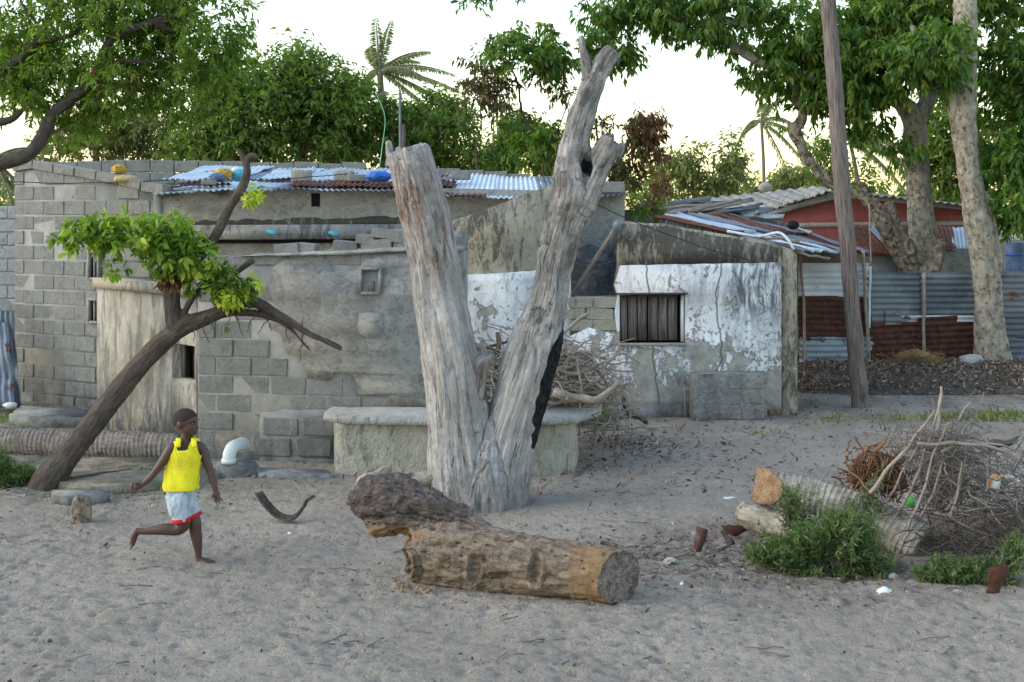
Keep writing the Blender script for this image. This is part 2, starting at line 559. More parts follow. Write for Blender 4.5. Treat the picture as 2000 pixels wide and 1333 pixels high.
def m_block():
    k = Mt('grey_block', .92, .15); p = k.pos()
    c = k.ramp(k.orand(), [(0, (.24, .246, .234)), (.4, (.262, .268, .256)), (.8, (.285, .29, .277)), (1, (.25, .258, .25))])
    c = k.mix(k.mr(k.noise(p, 2.3, 5), .40, .62, 0, .8), c, (.285, .292, .28))
    c = k.mix(k.mr(k.noise(k.mp(p, loc=(3, 0, 1)), 4.5, 6, .75), .52, .62, 0, .6), c, (.16, .17, .165))
    c = k.mix(k.mr(k.noise(k.mp(p, (1, 1, .6), (0, 5, 1)), 18, 5, .8), .56, .64, 0, .5), c, (.42, .42, .40))
    c = k.mix(k.mr(k.noise(p, 7, 6, .7), .5, .75, 0, .55), c, (.19, .19, .175))
    c = k.mix(k.mr(k.noise(p, 45, 4, .8), .5, .68, 0, .5), c, (.13, .13, .12))
    z = k.sep(p)[2]
    damp = k.m('MULTIPLY', k.mr(z, .05, .55, 1, 0), k.mr(k.noise(k.mp(p, (1, 1, .5)), 3.5, 5, .7), .38, .62))
    c = k.mix(k.m('MULTIPLY', damp, .8), c, (.06, .065, .06))
    h = k.m('ADD', k.noise(p, 70, 4, .7), k.m('MULTIPLY', k.noise(p, 12, 3), 1.2))
    return k.fin(c, h, 1.0, .022)
def m_mortar():
    k = Mt('mortar', .95, .1); p = k.pos()
    c = k.mix(k.mr(k.noise(p, 6, 5, .7), .35, .65), (.225, .23, .218), (.305, .31, .296))
    z = k.sep(p)[2]
    damp = k.m('MULTIPLY', k.mr(z, .05, .5, 1, 0), k.mr(k.noise(p, 3.5, 5, .7), .38, .62))
    c = k.mix(k.m('MULTIPLY', damp, .8), c, (.07, .07, .065))
    return k.fin(c, k.noise(p, 40, 4, .7), .8, .015)
def m_render(name='grey_render', a=(.235, .24, .23), b=(.34, .343, .327), dark=(.16, .165, .16), seed=0, damp_h=.5):
    """patchy cement coat with trowel marks and repairs"""
    k = Mt(name, .92, .15); p = k.mp(k.pos(), loc=(seed, 0, seed))
    n1 = k.noise(p, 1.1, 6, .62, .6); n2 = k.noise(p, 5, 6, .7, .3)
    c = k.mix(k.mr(n1, .46, .57), a, b)
    c = k.mix(k.mr(n2, .52, .60, 0, .6), c, dark)
    n3 = k.noise(k.mp(p, (1, 1, 1.2), (7, 3, 2)), 2.6, 7, .72, .9)
    c = k.mix(k.mr(n3, .56, .585, 0, .5), c, (.36, .365, .35)); c = k.mix(k.mr(n3, .43, .41, 0, .5), c, (.15, .157, .155))
    cr = k.voro(k.mp(p, (1, 1, 1)), 2.6, 'DISTANCE_TO_EDGE')
    wob = k.noise(p, 9, 4, .7)
    line = k.mr(k.m('ADD', cr, k.m('MULTIPLY', k.m('SUBTRACT', wob, .5), .16)), 0.0, .035, 1, 0)
    gate = k.mr(k.noise(p, 1.7, 3), .5, .58)
    line = k.m('MULTIPLY', line, gate)
    c = k.mix(k.m('MULTIPLY', line, .3), c, (.46, .455, .43))
    c = k.mix(k.mr(k.noise(k.mp(p, (1, 1, .18)), 7, 5, .7), .56, .74, 0, .45), c, (.47, .46, .42))
    z = k.sep(k.pos())[2]
    dm = k.m('MULTIPLY', k.mr(z, .05, damp_h, 1, 0), k.mr(k.noise(p, 3.1, 5, .7), .4, .62))
    c = k.mix(k.m('MULTIPLY', dm, .75), c, (.08, .085, .08))
    tr = k.noise(k.mp(p, (1, 1, 1.7)), 13, 8, .78, .8)
    c = k.mix(k.mr(tr, .54, .60, 0, .5), c, (.40, .402, .385))
    c = k.mix(k.mr(tr, .46, .39, 0, .55), c, (.12, .124, .12))
    h = k.m('ADD', k.m('ADD', tr, k.m('MULTIPLY', line, .10)), k.m('MULTIPLY', k.noise(p, 55, 3, .7), .3))
    return k.fin(c, h, 1.0, .02)
def m_moldy(name, base, dark, amt=(.46, .62), sc=6, top=None, light=(.40, .36, .28)):
    """old lime render with black algae running down in streaks"""
    k = Mt(name, .94, .1); p = k.pos()
    c = k.mix(k.mr(k.noise(p, 2.2, 6, .65), .38, .62), base, light)
    st = k.noise(k.mp(p, (1, 1, .34)), sc * 1.7, 8, .78, .6)
    big = k.noise(k.mp(p, (1, 1, .5)), 1.3, 3)
    f = k.mr(k.m('ADD', st, k.m('MULTIPLY', k.m('SUBTRACT', big, .5), .55)), amt[0] + .02, amt[0] + .14)
    c = k.mix(k.m('MULTIPLY', f, .85), c, dark)
    c = k.mix(k.mr(k.noise(k.mp(p, (1, 1, .5)), 16, 4, .8), .56, .7, 0, .6), c, dark)
    if top:
        z = k.sep(p)[2]
        g = k.m('MULTIPLY', k.mr(z, top[0], top[1]), k.mr(k.noise(k.mp(p, (1, 1, .3)), 5, 5, .7), .32, .58))
        c = k.mix(k.m('MULTIPLY', g, .7), c, dark)
    h = k.m('ADD', k.noise(p, 14, 5, .7), k.m('MULTIPLY', k.voro(p, 35), -.4))
    return k.fin(c, h, .9, .02)
def m_white():
    """flaking whitewash on lime render"""
    k = Mt('flaking_whitewash', .85, .2); p = k.pos(); x, y, z = k.sep(p)
    w = k.mix(k.mr(k.noise(p, 3, 5, .6), .35, .65), (.64, .66, .68), (.80, .81, .82))
    # grey-blue rain film
    w = k.mix(k.mr(k.noise(k.mp(p, (1, 1, .25)), 6, 6, .7), .47, .68, 0, .75), w, (.27, .295, .33))
    # algae field at the upper right of the wall
    stx = k.m('MULTIPLY', k.mr(x, 2.75, 2.95), k.mr(z, .95, 1.5))
    st = k.noise(k.mp(p, (1, 1, .2)), 9, 7, .75, .5)
    al = k.m('MULTIPLY', stx, k.mr(st, .44, .56))
    st2 = k.m('MULTIPLY', k.mr(st, .60, .68), k.mr(z, 1.2, 1.7))
    w = k.mix(k.m('MULTIPLY', k.m('MAXIMUM', al, st2), .9), w, (.07, .085, .12))
    under = k.mix(k.mr(k.noise(p, 8, 5, .7), .35, .65), (.24, .23, .205), (.40, .385, .345))
    # peeling: more towards the foot of the wall
    pn = k.noise(k.mp(p, (1, 1, .75)), 3.4, 8, .68, .5)
    thr = k.mr(z, .15, 1.6, .40, .615)
    peel = k.mr(k.m('SUBTRACT', pn, thr), 0.0, .02)
    fine_ = k.mr(k.noise(p, 15, 6, .8, .5), k.mr(z, .2, 1.5, .52, .60), k.mr(z, .2, 1.5, .54, .62))
    peel = k.m('MAXIMUM', peel, fine_)
    # long cracks
    def crack(x0, slope, amp, wd, seed):
        xx = k.m('ADD', k.m('SUBTRACT', x, x0), k.m('MULTIPLY', z, slope))
        xx = k.m('ADD', xx, k.m('MULTIPLY', k.m('SUBTRACT', k.noise(k.mp(p, (0, 0, 1), (seed, 0, 0)), 2.2, 4, .6), .5), amp))
        return k.mr(k.m('ABSOLUTE', xx), wd * .4, wd, 1, 0)
    c1 = crack(2.72, 0, .3, .012, 3); c2 = crack(1.92, .07, .22, .012, 9)
    c = k.mix(peel, w, under)
    c = k.mix(k.m('MULTIPLY', k.m('MAXIMUM', c1, c2), .8), c, (.13, .13, .12))
    foot = k.m('MULTIPLY', k.mr(z, .1, .75, 1, 0), k.mr(k.noise(p, 2.6, 5, .7), .35, .6))
    c = k.mix(k.m('MULTIPLY', foot, .65), c, (.17, .18, .175))
    h = k.m('SUBTRACT', k.m('MULTIPLY', k.noise(p, 12, 5, .7), .5), k.m('ADD', peel, k.m('MAXIMUM', c1, c2)))
    return k.fin(c, h, .9, .02)
def m_beige():
    k = Mt('beige_plaster', .92, .1); p = k.pos(); z = k.sep(p)[2]
    c = k.mix(k.mr(k.noise(p, 2.2, 6, .65), .4, .62), (.25, .238, .205), (.39, .37, .32))
    st = k.noise(k.mp(p, (1, 1, .3)), 6, 7, .75, .6)
    g = k.mr(z, .1, 1.8, .0, .05)
    c = k.mix(k.mr(k.m('SUBTRACT', st, g), .45, .56, 0, .85), c, (.13, .13, .12))
    c = k.mix(k.m('MULTIPLY', k.mr(z, .15, .8, 1, 0), k.mr(k.noise(k.mp(p, (1, 1, .5)), 5, 6, .75), .45, .56)), c, (.09, .095, .11))
    c = k.mix(k.mr(k.noise(k.mp(p, (1, 1, .3)), 13, 5, .7), .6, .66, 0, .7), c, (.44, .43, .39))
    return k.fin(c, k.noise(p, 14, 5, .7), .9, .025)
def m_sand():
    k = Mt('sand', .97, .05); p = k.pos(); x, y, z = k.sep(p)
    n = k.noise(p, .7, 5, .6)
    c = k.mix(k.mr(n, .4, .6), (.345, .298, .242), (.415, .36, .295))
    c = k.mix(k.mr(k.noise(p, 9, 6, .7), .5, .66, 0, .5), c, (.235, .215, .19))
    c = k.mix(k.mr(k.noise(k.mp(p, loc=(2, 9, 0)), 22, 5, .75), .56, .64, 0, .45), c, (.19, .17, .15))
    c = k.mix(k.mr(k.noise(p, 300, 2, .8), .45, .7, 0, .45), c, (.20, .175, .15))
    c = k.mix(k.mr(k.noise(k.mp(p, loc=(7, 0, 0)), 260, 2, .8), .58, .7, 0, .5), c, (.55, .52, .47))
    # trodden dark soil with leaf mould far back and along the walls
    f = k.m('MULTIPLY', k.mr(y, 15.0, 18.0), k.mr(k.noise(k.mp(p, (1, .5, 1)), 1.6, 6, .7), .44, .62))
    c = k.mix(k.m('MULTIPLY', f, .7), c, (.12, .11, .10))
    # damp fallen-bark brown around the heap on the right
    dx = k.m('SUBTRACT', x, 2.35); dy = k.m('SUBTRACT', y, 10.2)
    rr = k.m('ADD', k.m('MULTIPLY', k.m('MULTIPLY', dx, dx), .22), k.m('MULTIPLY', k.m('MULTIPLY', dy, dy), .5))
    f2 = k.m('MULTIPLY', k.mr(rr, .1, 1.2, 1, 0), k.mr(k.noise(p, 4, 6, .7), .40, .58))
    c = k.mix(k.m('MULTIPLY', f2, .65), c, (.13, .105, .085))
    # greenish damp edge on the left
    f3 = k.m('MULTIPLY', k.m('MULTIPLY', k.mr(x, -2.3, -3.4), k.mr(y, 12.0, 12.8)), k.mr(k.noise(p, 3, 5, .7), .42, .56))
    c = k.mix(k.m('MULTIPLY', f3, .7), c, (.10, .115, .07))
    h = k.m('ADD', k.noise(p, 26, 5, .6), k.m('MULTIPLY', k.noise(p, 120, 3, .7), .35))
    return k.fin(c, h, 1.0, .04)
def m_deadwood():
    k = Mt('weathered_wood', .88, .15); g = k.attr('grain'); p = k.pos()
    a = k.m('ADD', k.m('MULTIPLY', k.noise(k.mp(g, (1, 1, .07)), 34, 7, .7, .3), .55), k.m('MULTIPLY', k.noise(k.mp(g, (1, 1, .16)), 90, 6, .8, .3), .45))
    b = k.noise(k.mp(g, (1, 1, .16)), 9, 5, .6, .5)
    c = k.ramp(a, [(.32, (.10, .095, .09)), (.44, (.29, .28, .27)), (.54, (.44, .43, .415)), (.70, (.60, .585, .565))])
    c = k.mix(k.mr(b, .35, .6, .55, 0), c, (.22, .205, .19))
    c = k.mix(k.mr(k.noise(p, 3, 4), .5, .65, 0, .35), c, (.47, .46, .46))
    ck = k.noise(k.mp(g, (1, 1, .045)), 16, 3, .5, .3)
    crk = k.mr(k.m('ABSOLUTE', k.m('SUBTRACT', ck, .5)), 0.0, .012, 1, 0)
    crk = k.m('MULTIPLY', crk, k.mr(k.noise(g, 2.5, 3), .42, .55))
    c = k.mix(k.m('MULTIPLY', crk, .85), c, (.045, .04, .035))
    holes = k.mr(k.voro(k.mp(g, (1, 1, .5)), 13), .05, .12, 1, 0)
    holes = k.m('MULTIPLY', holes, k.mr(k.noise(p, 5, 2), .52, .6))
    c = k.mix(k.m('MULTIPLY', holes, .85), c, (.04, .035, .03))
    red = k.m('MULTIPLY', k.attr('red', False), k.mr(k.noise(k.mp(g, (1, 1, .25)), 9, 6, .75), .43, .58))
    c = k.mix(k.m('MULTIPLY', red, .92), c, k.mix(k.mr(k.noise(g, 30, 4, .7), .4, .6), (.07, .04, .028), (.19, .10, .062)))
    mold = k.m('MULTIPLY', k.attr('mold', False), k.mr(k.noise(k.mp(g, (1, 1, .35)), 7, 6, .75), .38, .6))
    c = k.mix(k.m('MULTIPLY', mold, .9), c, (.085, .078, .068))
    kn = k.noise(p, 14, 6, .8)
    c = k.mix(k.mr(kn, .56, .66, 0, .6), c, (.12, .11, .10))
    c = k.mix(k.mr(kn, .42, .34, 0, .4), c, (.55, .53, .51))
    burn = k.m('ADD', k.attr('burn', False), k.m('MULTIPLY', k.m('SUBTRACT', k.noise(p, 9, 5, .7), .5), .8))
    bm_ = k.mr(burn, .45, .6)
    c = k.mix(bm_, c, k.mix(k.mr(k.noise(k.mp(g, (1, 1, .5)), 30, 5, .75), .45, .7), (.006, .006, .007), (.045, .045, .048)))
    h = k.m('SUBTRACT', k.m('MULTIPLY', a, 1.0), k.m('ADD', crk, k.m('MULTIPLY', holes, 1.0)))
    return k.fin(c, h, .85, .02)
def m_bark(name, stops, sc=(1, 1, .25), s1=24, bumpd=.02, lich=None, mossy=None):
    k = Mt(name, .92, .12); g = k.attr('grain')
    a = k.noise(k.mp(g, sc), s1, 7, .68, .4)
    c = k.ramp(a, stops)
    if lich: c = k.mix(k.mr(k.noise(g, lich[1], 6, .75), lich[2], lich[2] + .05, 0, lich[3]), c, lich[0])
    if mossy: c = k.mix(k.mr(k.noise(g, 3.2, 4, .7), .5, .68, 0, .6), c, mossy)
    h = k.m('ADD', a, k.m('MULTIPLY', k.noise(g, s1 * 2.5, 4, .7), .4))
    return k.fin(c, h, .9, bumpd)
def m_rotten():
    k = Mt('rotten_log_wood', .9, .12); g = k.attr('grain'); p = k.pos()
    a = k.noise(k.mp(g, (1, 1, .45)), 20, 8, .72, .6)
    c = k.ramp(a, [(.22, (.05, .032, .022)), (.40, (.12, .088, .066)), (.50, (.235, .18, .133)), (.64, (.345, .275, .205)), (.82, (.46, .39, .31))])
    z = k.sep(p)[2]
    c = k.mix(k.mr(k.noise(p, 4, 5, .7), .48, .62, 0, .5), c, (.27, .235, .20))
    pit = k.mr(k.voro(k.mp(g, (1, 1, .6)), 24), .08, .2, 1, 0)
    pit = k.m('MULTIPLY', pit, k.mr(k.noise(p, 6, 3), .44, .56))
    c = k.mix(k.m('MULTIPLY', pit, .8), c, (.045, .03, .02))
    dk = k.attr('dark', False)
    hair = k.ramp(k.noise(k.mp(g, (1, 1, .5)), 40, 6, .75), [(.3, (.055, .042, .037)), (.5, (.14, .112, .10)), (.72, (.26, .222, .20))])
    c = k.mix(k.mr(k.m('ADD', dk, k.m('MULTIPLY', k.m('SUBTRACT', k.noise(p, 8, 5, .7), .5), .5)), .45, .55), c, hair)
    c = k.mix(k.mr(k.attr('orange', False), .3, .8, 0, .7), c, (.36, .22, .10))
    h = k.m('SUBTRACT', a, pit)
    return k.fin(c, h, 1.0, .05)
def m_rings(name, ca, cb, dark=(.05, .045, .04), wl=.045, gr=None):
    """palm trunk: leaf-scar rings across the axis"""
    k = Mt(name, .92, .12); g = k.attr('grain'); s = k.sep(g)[2]
    w = k.m('ADD', s, k.m('MULTIPLY', k.m('SUBTRACT', k.noise(g, 7, 4, .6), .5), wl * 1.3))
    fr = k.m('FRACT', k.m('DIVIDE', w, wl))
    c = k.mix(k.mr(k.noise(g, 9, 6, .7), .38, .62), ca, cb)
    c = k.mix(k.mr(k.noise(k.mp(g, (1, 1, .2)), 40, 5, .7), .45, .7, 0, .6), c, dark)
    ln = k.m('MAXIMUM', k.mr(fr, 0, .16, 1, 0), k.mr(fr, .93, 1))
    c = k.mix(k.m('MULTIPLY', ln, .8), c, dark)
    return k.fin(c, k.m('ADD', k.m('MULTIPLY', fr, .8), k.m('MULTIPLY', k.noise(g, 60, 4), .5)), .9, .012)
def m_cut(name, ca, cb, dark):
    k = Mt(name, .9, .1); o = k.pos()
    c = k.mix(k.mr(k.noise(o, 25, 6, .7), .38, .62), ca, cb)
    c = k.mix(k.mr(k.noise(o, 9, 5, .7), .5, .62, 0, .8), c, dark)
    c = k.mix(k.mr(k.noise(o, 60, 5, .8), .52, .62, 0, .6), c, dark)
    gx, gy, gz_ = k.sep(k.attr('grain')); rr = k.m('SQRT', k.m('ADD', k.m('MULTIPLY', gx, gx), k.m('MULTIPLY', gy, gy)))
    ring = k.m('SINE', k.m('ADD', k.m('MULTIPLY', rr, 330), k.m('MULTIPLY', k.noise(o, 12, 3), 9)))
    c = k.mix(k.mr(ring, .2, 1, 0, .45), c, dark)
    an = k.m('ARCTAN2', gy, gx); rc = k.m('ABSOLUTE', k.m('SINE', k.m('ADD', k.m('MULTIPLY', an, 4.5), k.m('MULTIPLY', k.noise(o, 9, 3), 4))))
    c = k.mix(k.m('MULTIPLY', k.mr(rc, .0, .10, 1, 0), k.mr(rr, .02, .06)), c, (.03, .022, .018))
    return k.fin(c, k.noise(o, 60, 6, .8), 1.0, .02)
def m_iron(name, base, rustamt, rust=(.135, .052, .03), seed=0.0, alt=None):
    k = Mt(name, .6, .4); g = k.mp(k.attr('grain'), loc=(seed, seed, 0)); p = k.pos()
    c = k.mix(k.mr(k.noise(g, 2.0, 4), .38, .62), tuple(x * .82 for x in base), base)
    if alt: c = k.mix(k.mr(k.noise(g, 1.1, 3), .48, .54), c, alt)
    c = k.mix(k.mr(k.noise(k.mp(g, (1, .2, 1)), 14, 5, .7), .5, .75, 0, .35), c, tuple(x * .45 for x in base))
    n = k.noise(k.mp(g, (1, .45, 1)), 3.0, 8, .72, .4)
    r = k.mr(n, rustamt, rustamt + .07)
    rc = k.mix(k.mr(k.noise(g, 9, 6, .7), .35, .65), tuple(x * .45 for x in rust), tuple(x * 1.5 for x in rust))
    c = k.mix(r, c, rc)
    rg = k.mr(r, 0, 1, .55, .9)
    return k.fin(c, k.noise(g, 30, 4, .7), .25, .006, rough=rg)
def m_leaf(name, stops, trans=.3, rough=.5):
    k = Mt(name, rough, .3); t = k.attr('tint', False)
    c = k.ramp(t, stops)
    k.put(k.b.inputs['Base Color'], c)
    tr = k.N('ShaderNodeBsdfTranslucent'); k.put(tr.inputs[0], k.mix(.5, c, (.35, .5, .04), 'MULTIPLY'))
    k.put(tr.inputs[0], k.mix(.65, c, k.mix(1.0, c, (1.6, 1.9, .5), 'MULTIPLY')))
    mx = k.N('ShaderNodeMixShader'); mx.inputs[0].default_value = trans
    k.L(k.b.outputs[0], mx.inputs[1]); k.L(tr.outputs[0], mx.inputs[2]); k.L(mx.outputs[0], k.out.inputs[0])
    return k.mat
def m_litter():
    k = Mt('fallen_bits', .9, .1); r = k.island()
    c = k.ramp(r, [(0, (.05, .035, .025)), (.3, (.12, .085, .055)), (.55, (.20, .16, .12)), (.8, (.30, .26, .21)), (.93, (.14, .05, .03)), (1, (.45, .42, .38))])
    return k.fin(c, k.noise(k.pos(), 80, 3), .4, .004)

MT_block = m_block(); MT_mortar = m_mortar(); MT_render = m_render()
MT_render_house = m_render('smooth_render', (.27, .265, .245), (.34, .335, .31), (.22, .215, .20), seed=13, damp_h=.2)
MT_moldwall = m_moldy('algae_stained_render', (.27, .245, .195), (.06, .056, .05), (.42, .58), 7)
MT_moldblack = m_moldy('black_stained_render', (.21, .20, .17), (.045, .045, .042), (.34, .52), 8, light=(.33, .31, .26))
MT_bench = m_moldy('rough_bench_render', (.31, .305, .255), (.14, .14, .115), (.50, .70), 9, light=(.41, .40, .34))
MT_benchtop = m_moldy('bench_slab_concrete', (.30, .31, .295), (.13, .135, .125), (.55, .75), 5, light=(.40, .41, .39))
MT_white = m_white(); MT_beige = m_beige(); MT_sand = m_sand()
MT_dead = m_deadwood(); MT_rot = m_rotten()
MT_bluegrey = m_render('blue_grey_render', (.115, .13, .145), (.17, .19, .21), (.09, .10, .11), seed=5, damp_h=.1)
MT_red = m_moldy('red_painted_wall', (.22, .062, .05), (.10, .04, .035), (.6, .85), 3, light=(.27, .085, .07))
MT_bark_dark = m_bark('dark_bark', [(.25, (.035, .028, .024)), (.5, (.085, .068, .058)), (.75, (.17, .145, .125))], s1=30)
MT_bark_left = m_bark('brown_bark', [(.25, (.03, .025, .022)), (.5, (.075, .062, .053)), (.78, (.155, .135, .12))], s1=22)
MT_bark_pale = m_bark('pale_mottled_bark', [(.28, (.10, .085, .06)), (.5, (.30, .27, .215)), (.75, (.46, .43, .36))], (1, 1, .6), 9, .03, lich=((.06, .053, .042), 11, .54, .8), mossy=(.34, .33, .28))
MT_bark_knot = m_bark('knotted_bark', [(.3, (.06, .05, .038)), (.5, (.21, .175, .13)), (.75, (.40, .36, .28))], (1, 1, .8), 12, .03, lich=((.045, .035, .028), 10, .52, .85))
MT_bark_red = m_bark('reddish_branch_bark', [(.3, (.07, .045, .035)), (.5, (.19, .135, .105)), (.75, (.33, .26, .21))], s1=20)
MT_pole = m_bark('pole_wood', [(.3, (.055, .045, .041)), (.46, (.15, .125, .115)), (.56, (.21, .18, .165)), (.8, (.32, .285, .265))], (1, 1, .07), 46, .03)
MT_stick = m_bark('bare_stick_bark', [(.25, (.12, .10, .085)), (.5, (.27, .235, .20)), (.8, (.46, .42, .37))], (1, 1, .3), 30, .004)
MT_twig = m_bark('brown_twig_bark', [(.25, (.075, .064, .056)), (.5, (.175, .152, .135)), (.8, (.32, .29, .26))], (1, 1, .3), 30, .004)
MT_palmlog = m_rings('palm_log_bark', (.20, .165, .135), (.33, .29, .25), (.05, .04, .035), .05)
MT_palmlog2 = m_rings('pale_palm_log_bark', (.20, .19, .155), (.33, .31, .265), (.06, .052, .043), .05)
MT_palmtrunk = m_rings('palm_trunk_bark', (.16, .13, .09), (.24, .20, .15), (.09, .07, .05), .12)
MT_cut_orange = m_cut('fresh_cut_palm_wood', (.34, .215, .125), (.44, .31, .19), (.22, .13, .08))
MT_cut_grey = m_cut('frayed_cut_end', (.20, .155, .135), (.40, .34, .30), (.08, .055, .045))
MT_board = m_bark('shutter_board', [(.3, (.05, .041, .036)), (.48, (.15, .128, .115)), (.56, (.21, .185, .168)), (.75, (.33, .30, .275))], (1, 1, .05), 42, .02)
MT_frame = flat('dark_frame_wood', (.085, .07, .062), .9, .3)
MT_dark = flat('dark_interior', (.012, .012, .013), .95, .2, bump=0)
MT_iron_blue = m_iron('galvanised_iron', (.46, .54, .62), .62, seed=1)
MT_iron_pale = m_iron('pale_galvanised_iron', (.62, .70, .77), .60, seed=4)
MT_iron_grey = m_iron('weathered_galvanised_iron', (.115, .142, .168), .58, seed=8, alt=(.165, .19, .21))
MT_iron_dull = m_iron('dull_blue_iron', (.20, .235, .30), .58, seed=12)
MT_iron_mix = m_iron('half_rusted_iron', (.27, .31, .36), .47, seed=16)
MT_iron_rust = m_iron('rusty_iron', (.15, .085, .065), .34, seed=20)
MT_iron_darkrust = m_iron('dark_rusty_iron', (.075, .035, .028), .36, rust=(.075, .03, .02), seed=24)
MT_iron_flaked = m_iron('flaked_blue_iron', (.30, .37, .43), .50, rust=(.05, .045, .045), seed=28)
LG = lambda a, b, c: [(0, a), (.5, b), (1, c)]
MT_leaf_left = m_leaf('fine_green_leaves', LG((.065, .12, .022), (.14, .225, .036), (.27, .35, .07)), .45)
MT_leaf_mid = m_leaf('dense_green_leaves', LG((.055, .10, .022), (.125, .20, .038), (.26, .31, .07)), .4)
MT_leaf_right = m_leaf('glossy_green_leaves', LG((.04, .095, .02), (.092, .18, .03), (.25, .30, .06)), .38, .4)
MT_leaf_young = m_leaf('young_bright_leaves', LG((.065, .13, .018), (.17, .29, .035), (.42, .47, .07)), .35, .5)
MT_leaf_far = m_leaf('far_tree_leaves', LG((.09, .12, .045), (.18, .21, .075), (.32, .31, .12)), .4)
MT_leaf_copper = m_leaf('copper_dry_leaves', LG((.07, .03, .018), (.15, .07, .035), (.23, .13, .06)), .25)
MT_leaf_mixed = m_leaf('mixed_tip_leaves', LG((.03, .05, .015), (.08, .085, .03), (.22, .11, .045)), .3)
MT_leaf_bush = m_leaf('bush_leaves', LG((.045, .085, .03), (.095, .155, .052), (.20, .25, .085)), .33)
MT_leaf_yellow = m_leaf('yellow_young_leaves', LG((.25, .33, .03), (.42, .50, .05), (.55, .60, .09)), .35)
MT_leaf_palm = m_leaf('palm_leaflets', LG((.20, .21, .12), (.33, .34, .20), (.46, .45, .28)), .4)
MT_litter = m_litter()
MT_stone = flat('pale_stone', (.33, .325, .30), .9, .25, 12, .8, .015)
MT_straw = m_bark('dry_straw', [(.3, (.12, .08, .035)), (.5, (.27, .19, .09)), (.8, (.42, .31, .16))], s1=30)
MT_fibre = m_bark('red_root_fibre', [(.3, (.07, .035, .02)), (.5, (.22, .115, .065)), (.8, (.36, .21, .13))], s1=30)
MT_sack = flat('yellow_sack_cloth', (.48, .33, .075), .8, .25, 14, .7, .02)
MT_sackp = flat('tan_sack_cloth', (.42, .35, .16), .8, .2, 10, .6, .02)
MT_blue = flat('blue_plastic', (.035, .13, .50), .4, .2)
MT_bluecloth = flat('dull_blue_cloth', (.11, .17, .30), .7, .3)
MT_cyan = flat('cyan_plastic', (.08, .35, .52), .5, .25)
MT_whitep = flat('white_plastic', (.62, .66, .64), .35, .06, 4, .1)
MT_wire = flat('black_wire', (.02, .02, .02), .6, .1, bump=0)
MT_greenrope = flat('green_rope', (.18, .45, .25), .6, .2)
MT_skin = None

# ------------------------------------------------------------------ ground
def ground_h(x, y):
    p = np.stack((x, y, x * 0), -1).reshape(-1, 3)
    near = np.clip((24 - p[:, 1]) / 10, 0, 1)
    dun = fbm(p * .45, 2) * .05
    v = fbm(p * np.array((5.0, 6.5, 1)), 3, .5)
    pit = sstep(.12, .42, fbm(p * np.array((5.2, 6.0, 1)) + 60, 2)) * .018 + sstep(.1, .4, fbm(p * np.array((8.5, 13.5, 1)) + 90, 2)) * .030
    dim = -np.abs(v) * .026 - pit + fbm(p * np.array((14.0, 17, 1)) + 5, 3, .6) * .018 + fbm(p * np.array((2.1, 2.6, 1)) + 15, 2) * .03
    amp = .50 + .50 * sstep(-.1, .35, fbm(p * .6 + 40, 2)) + .12 * (p[:, 1] < 11)
    h = dim * amp * near + dun * near + .01
    # kept low where things stand by the walls
    return h.reshape(np.shape(x))
def ground_part():
    # one sheet: fine squares near the viewer, wide ones out to the horizon
    xs = np.concatenate((-np.geomspace(900, 5.2, 26)[:-1], np.arange(-5.2, 5.2, .026), np.geomspace(5.2, 900, 26)))
    ys = np.concatenate(((-40, -10, 0, 4, 6, 6.8), np.arange(7.0, 13.0, .028), np.arange(13.0, 24, .06), np.geomspace(24, 1500, 40)))
    X, Y = np.meshgrid(xs, ys)
    Z = ground_h(X, Y)
    Z = np.where((np.abs(X) > 8) | (Y < 6.5), 0, Z)
    v = np.stack((X, Y, Z), -1).reshape(-1, 3); k = len(xs); n = len(ys)
    i = np.arange(n - 1)[:, None] * k; j = np.arange(k - 1)[None]
    q = np.stack((i + j, i + j + 1, i + k + j + 1, i + k + j), -1).reshape(-1, 4)
    MB().add(v, q=q).build('ground', MT_sand, kind='structure', smooth=True)
ground_part()
def gz(x, y): return float(ground_h(np.array([float(x)]), np.array([float(y)]))[0])
def GG(px, py, dz=0.0):
    g = G(px, py); g[2] = gz(g[0], g[1]) + dz; return g

BM = [brick_mesh('concrete_block', .388, .188, .14, s, MT_block) for s in range(4)]

# ------------------------------------------------------------------ the grey block house at the back left
house = thing('block_house', 'long grey concrete block house with patched iron roof weighed down by sacks and stones', 'house', P(300, 800, 17.6) * (1, 1, 0))
WL = Wall(28, 18.9, 302, 17.6)
top_l = [(28, 338), (60, 330), (160, 347), (235, 362), (302, 378)]
wl = plate(WL, [(30, 330), (60, 322), (302, 376), (302, 420 + 2.72 / 17.6 * F), (28, 420 + 2.72 / 18.9 * F)], 'side_wall', MT_mortar, house, back=-.25, front=-.003)
wl_o = [WL.uz(*p) for p in top_l]
def topL(u): return float(np.interp(u, [p[0] for p in wl_o], [p[1] for p in wl_o])) + .03
slot = [WL.uz(178, 492), WL.uz(197, 545), WL.uz(178, 583), WL.uz(197, 632)]
def inL(u, z):
    return not ((slot[0][0] - .1 < u < slot[1][0] + .1) and (slot[1][1] < z < slot[0][1] or slot[3][1] < z < slot[2][1]))
brickwork(WL, wl, 'block', BM, 0, WL.L, -.06, 3.5, inL, proud=-.066, top=topL, seed=3, bh=.208, jit=.009)
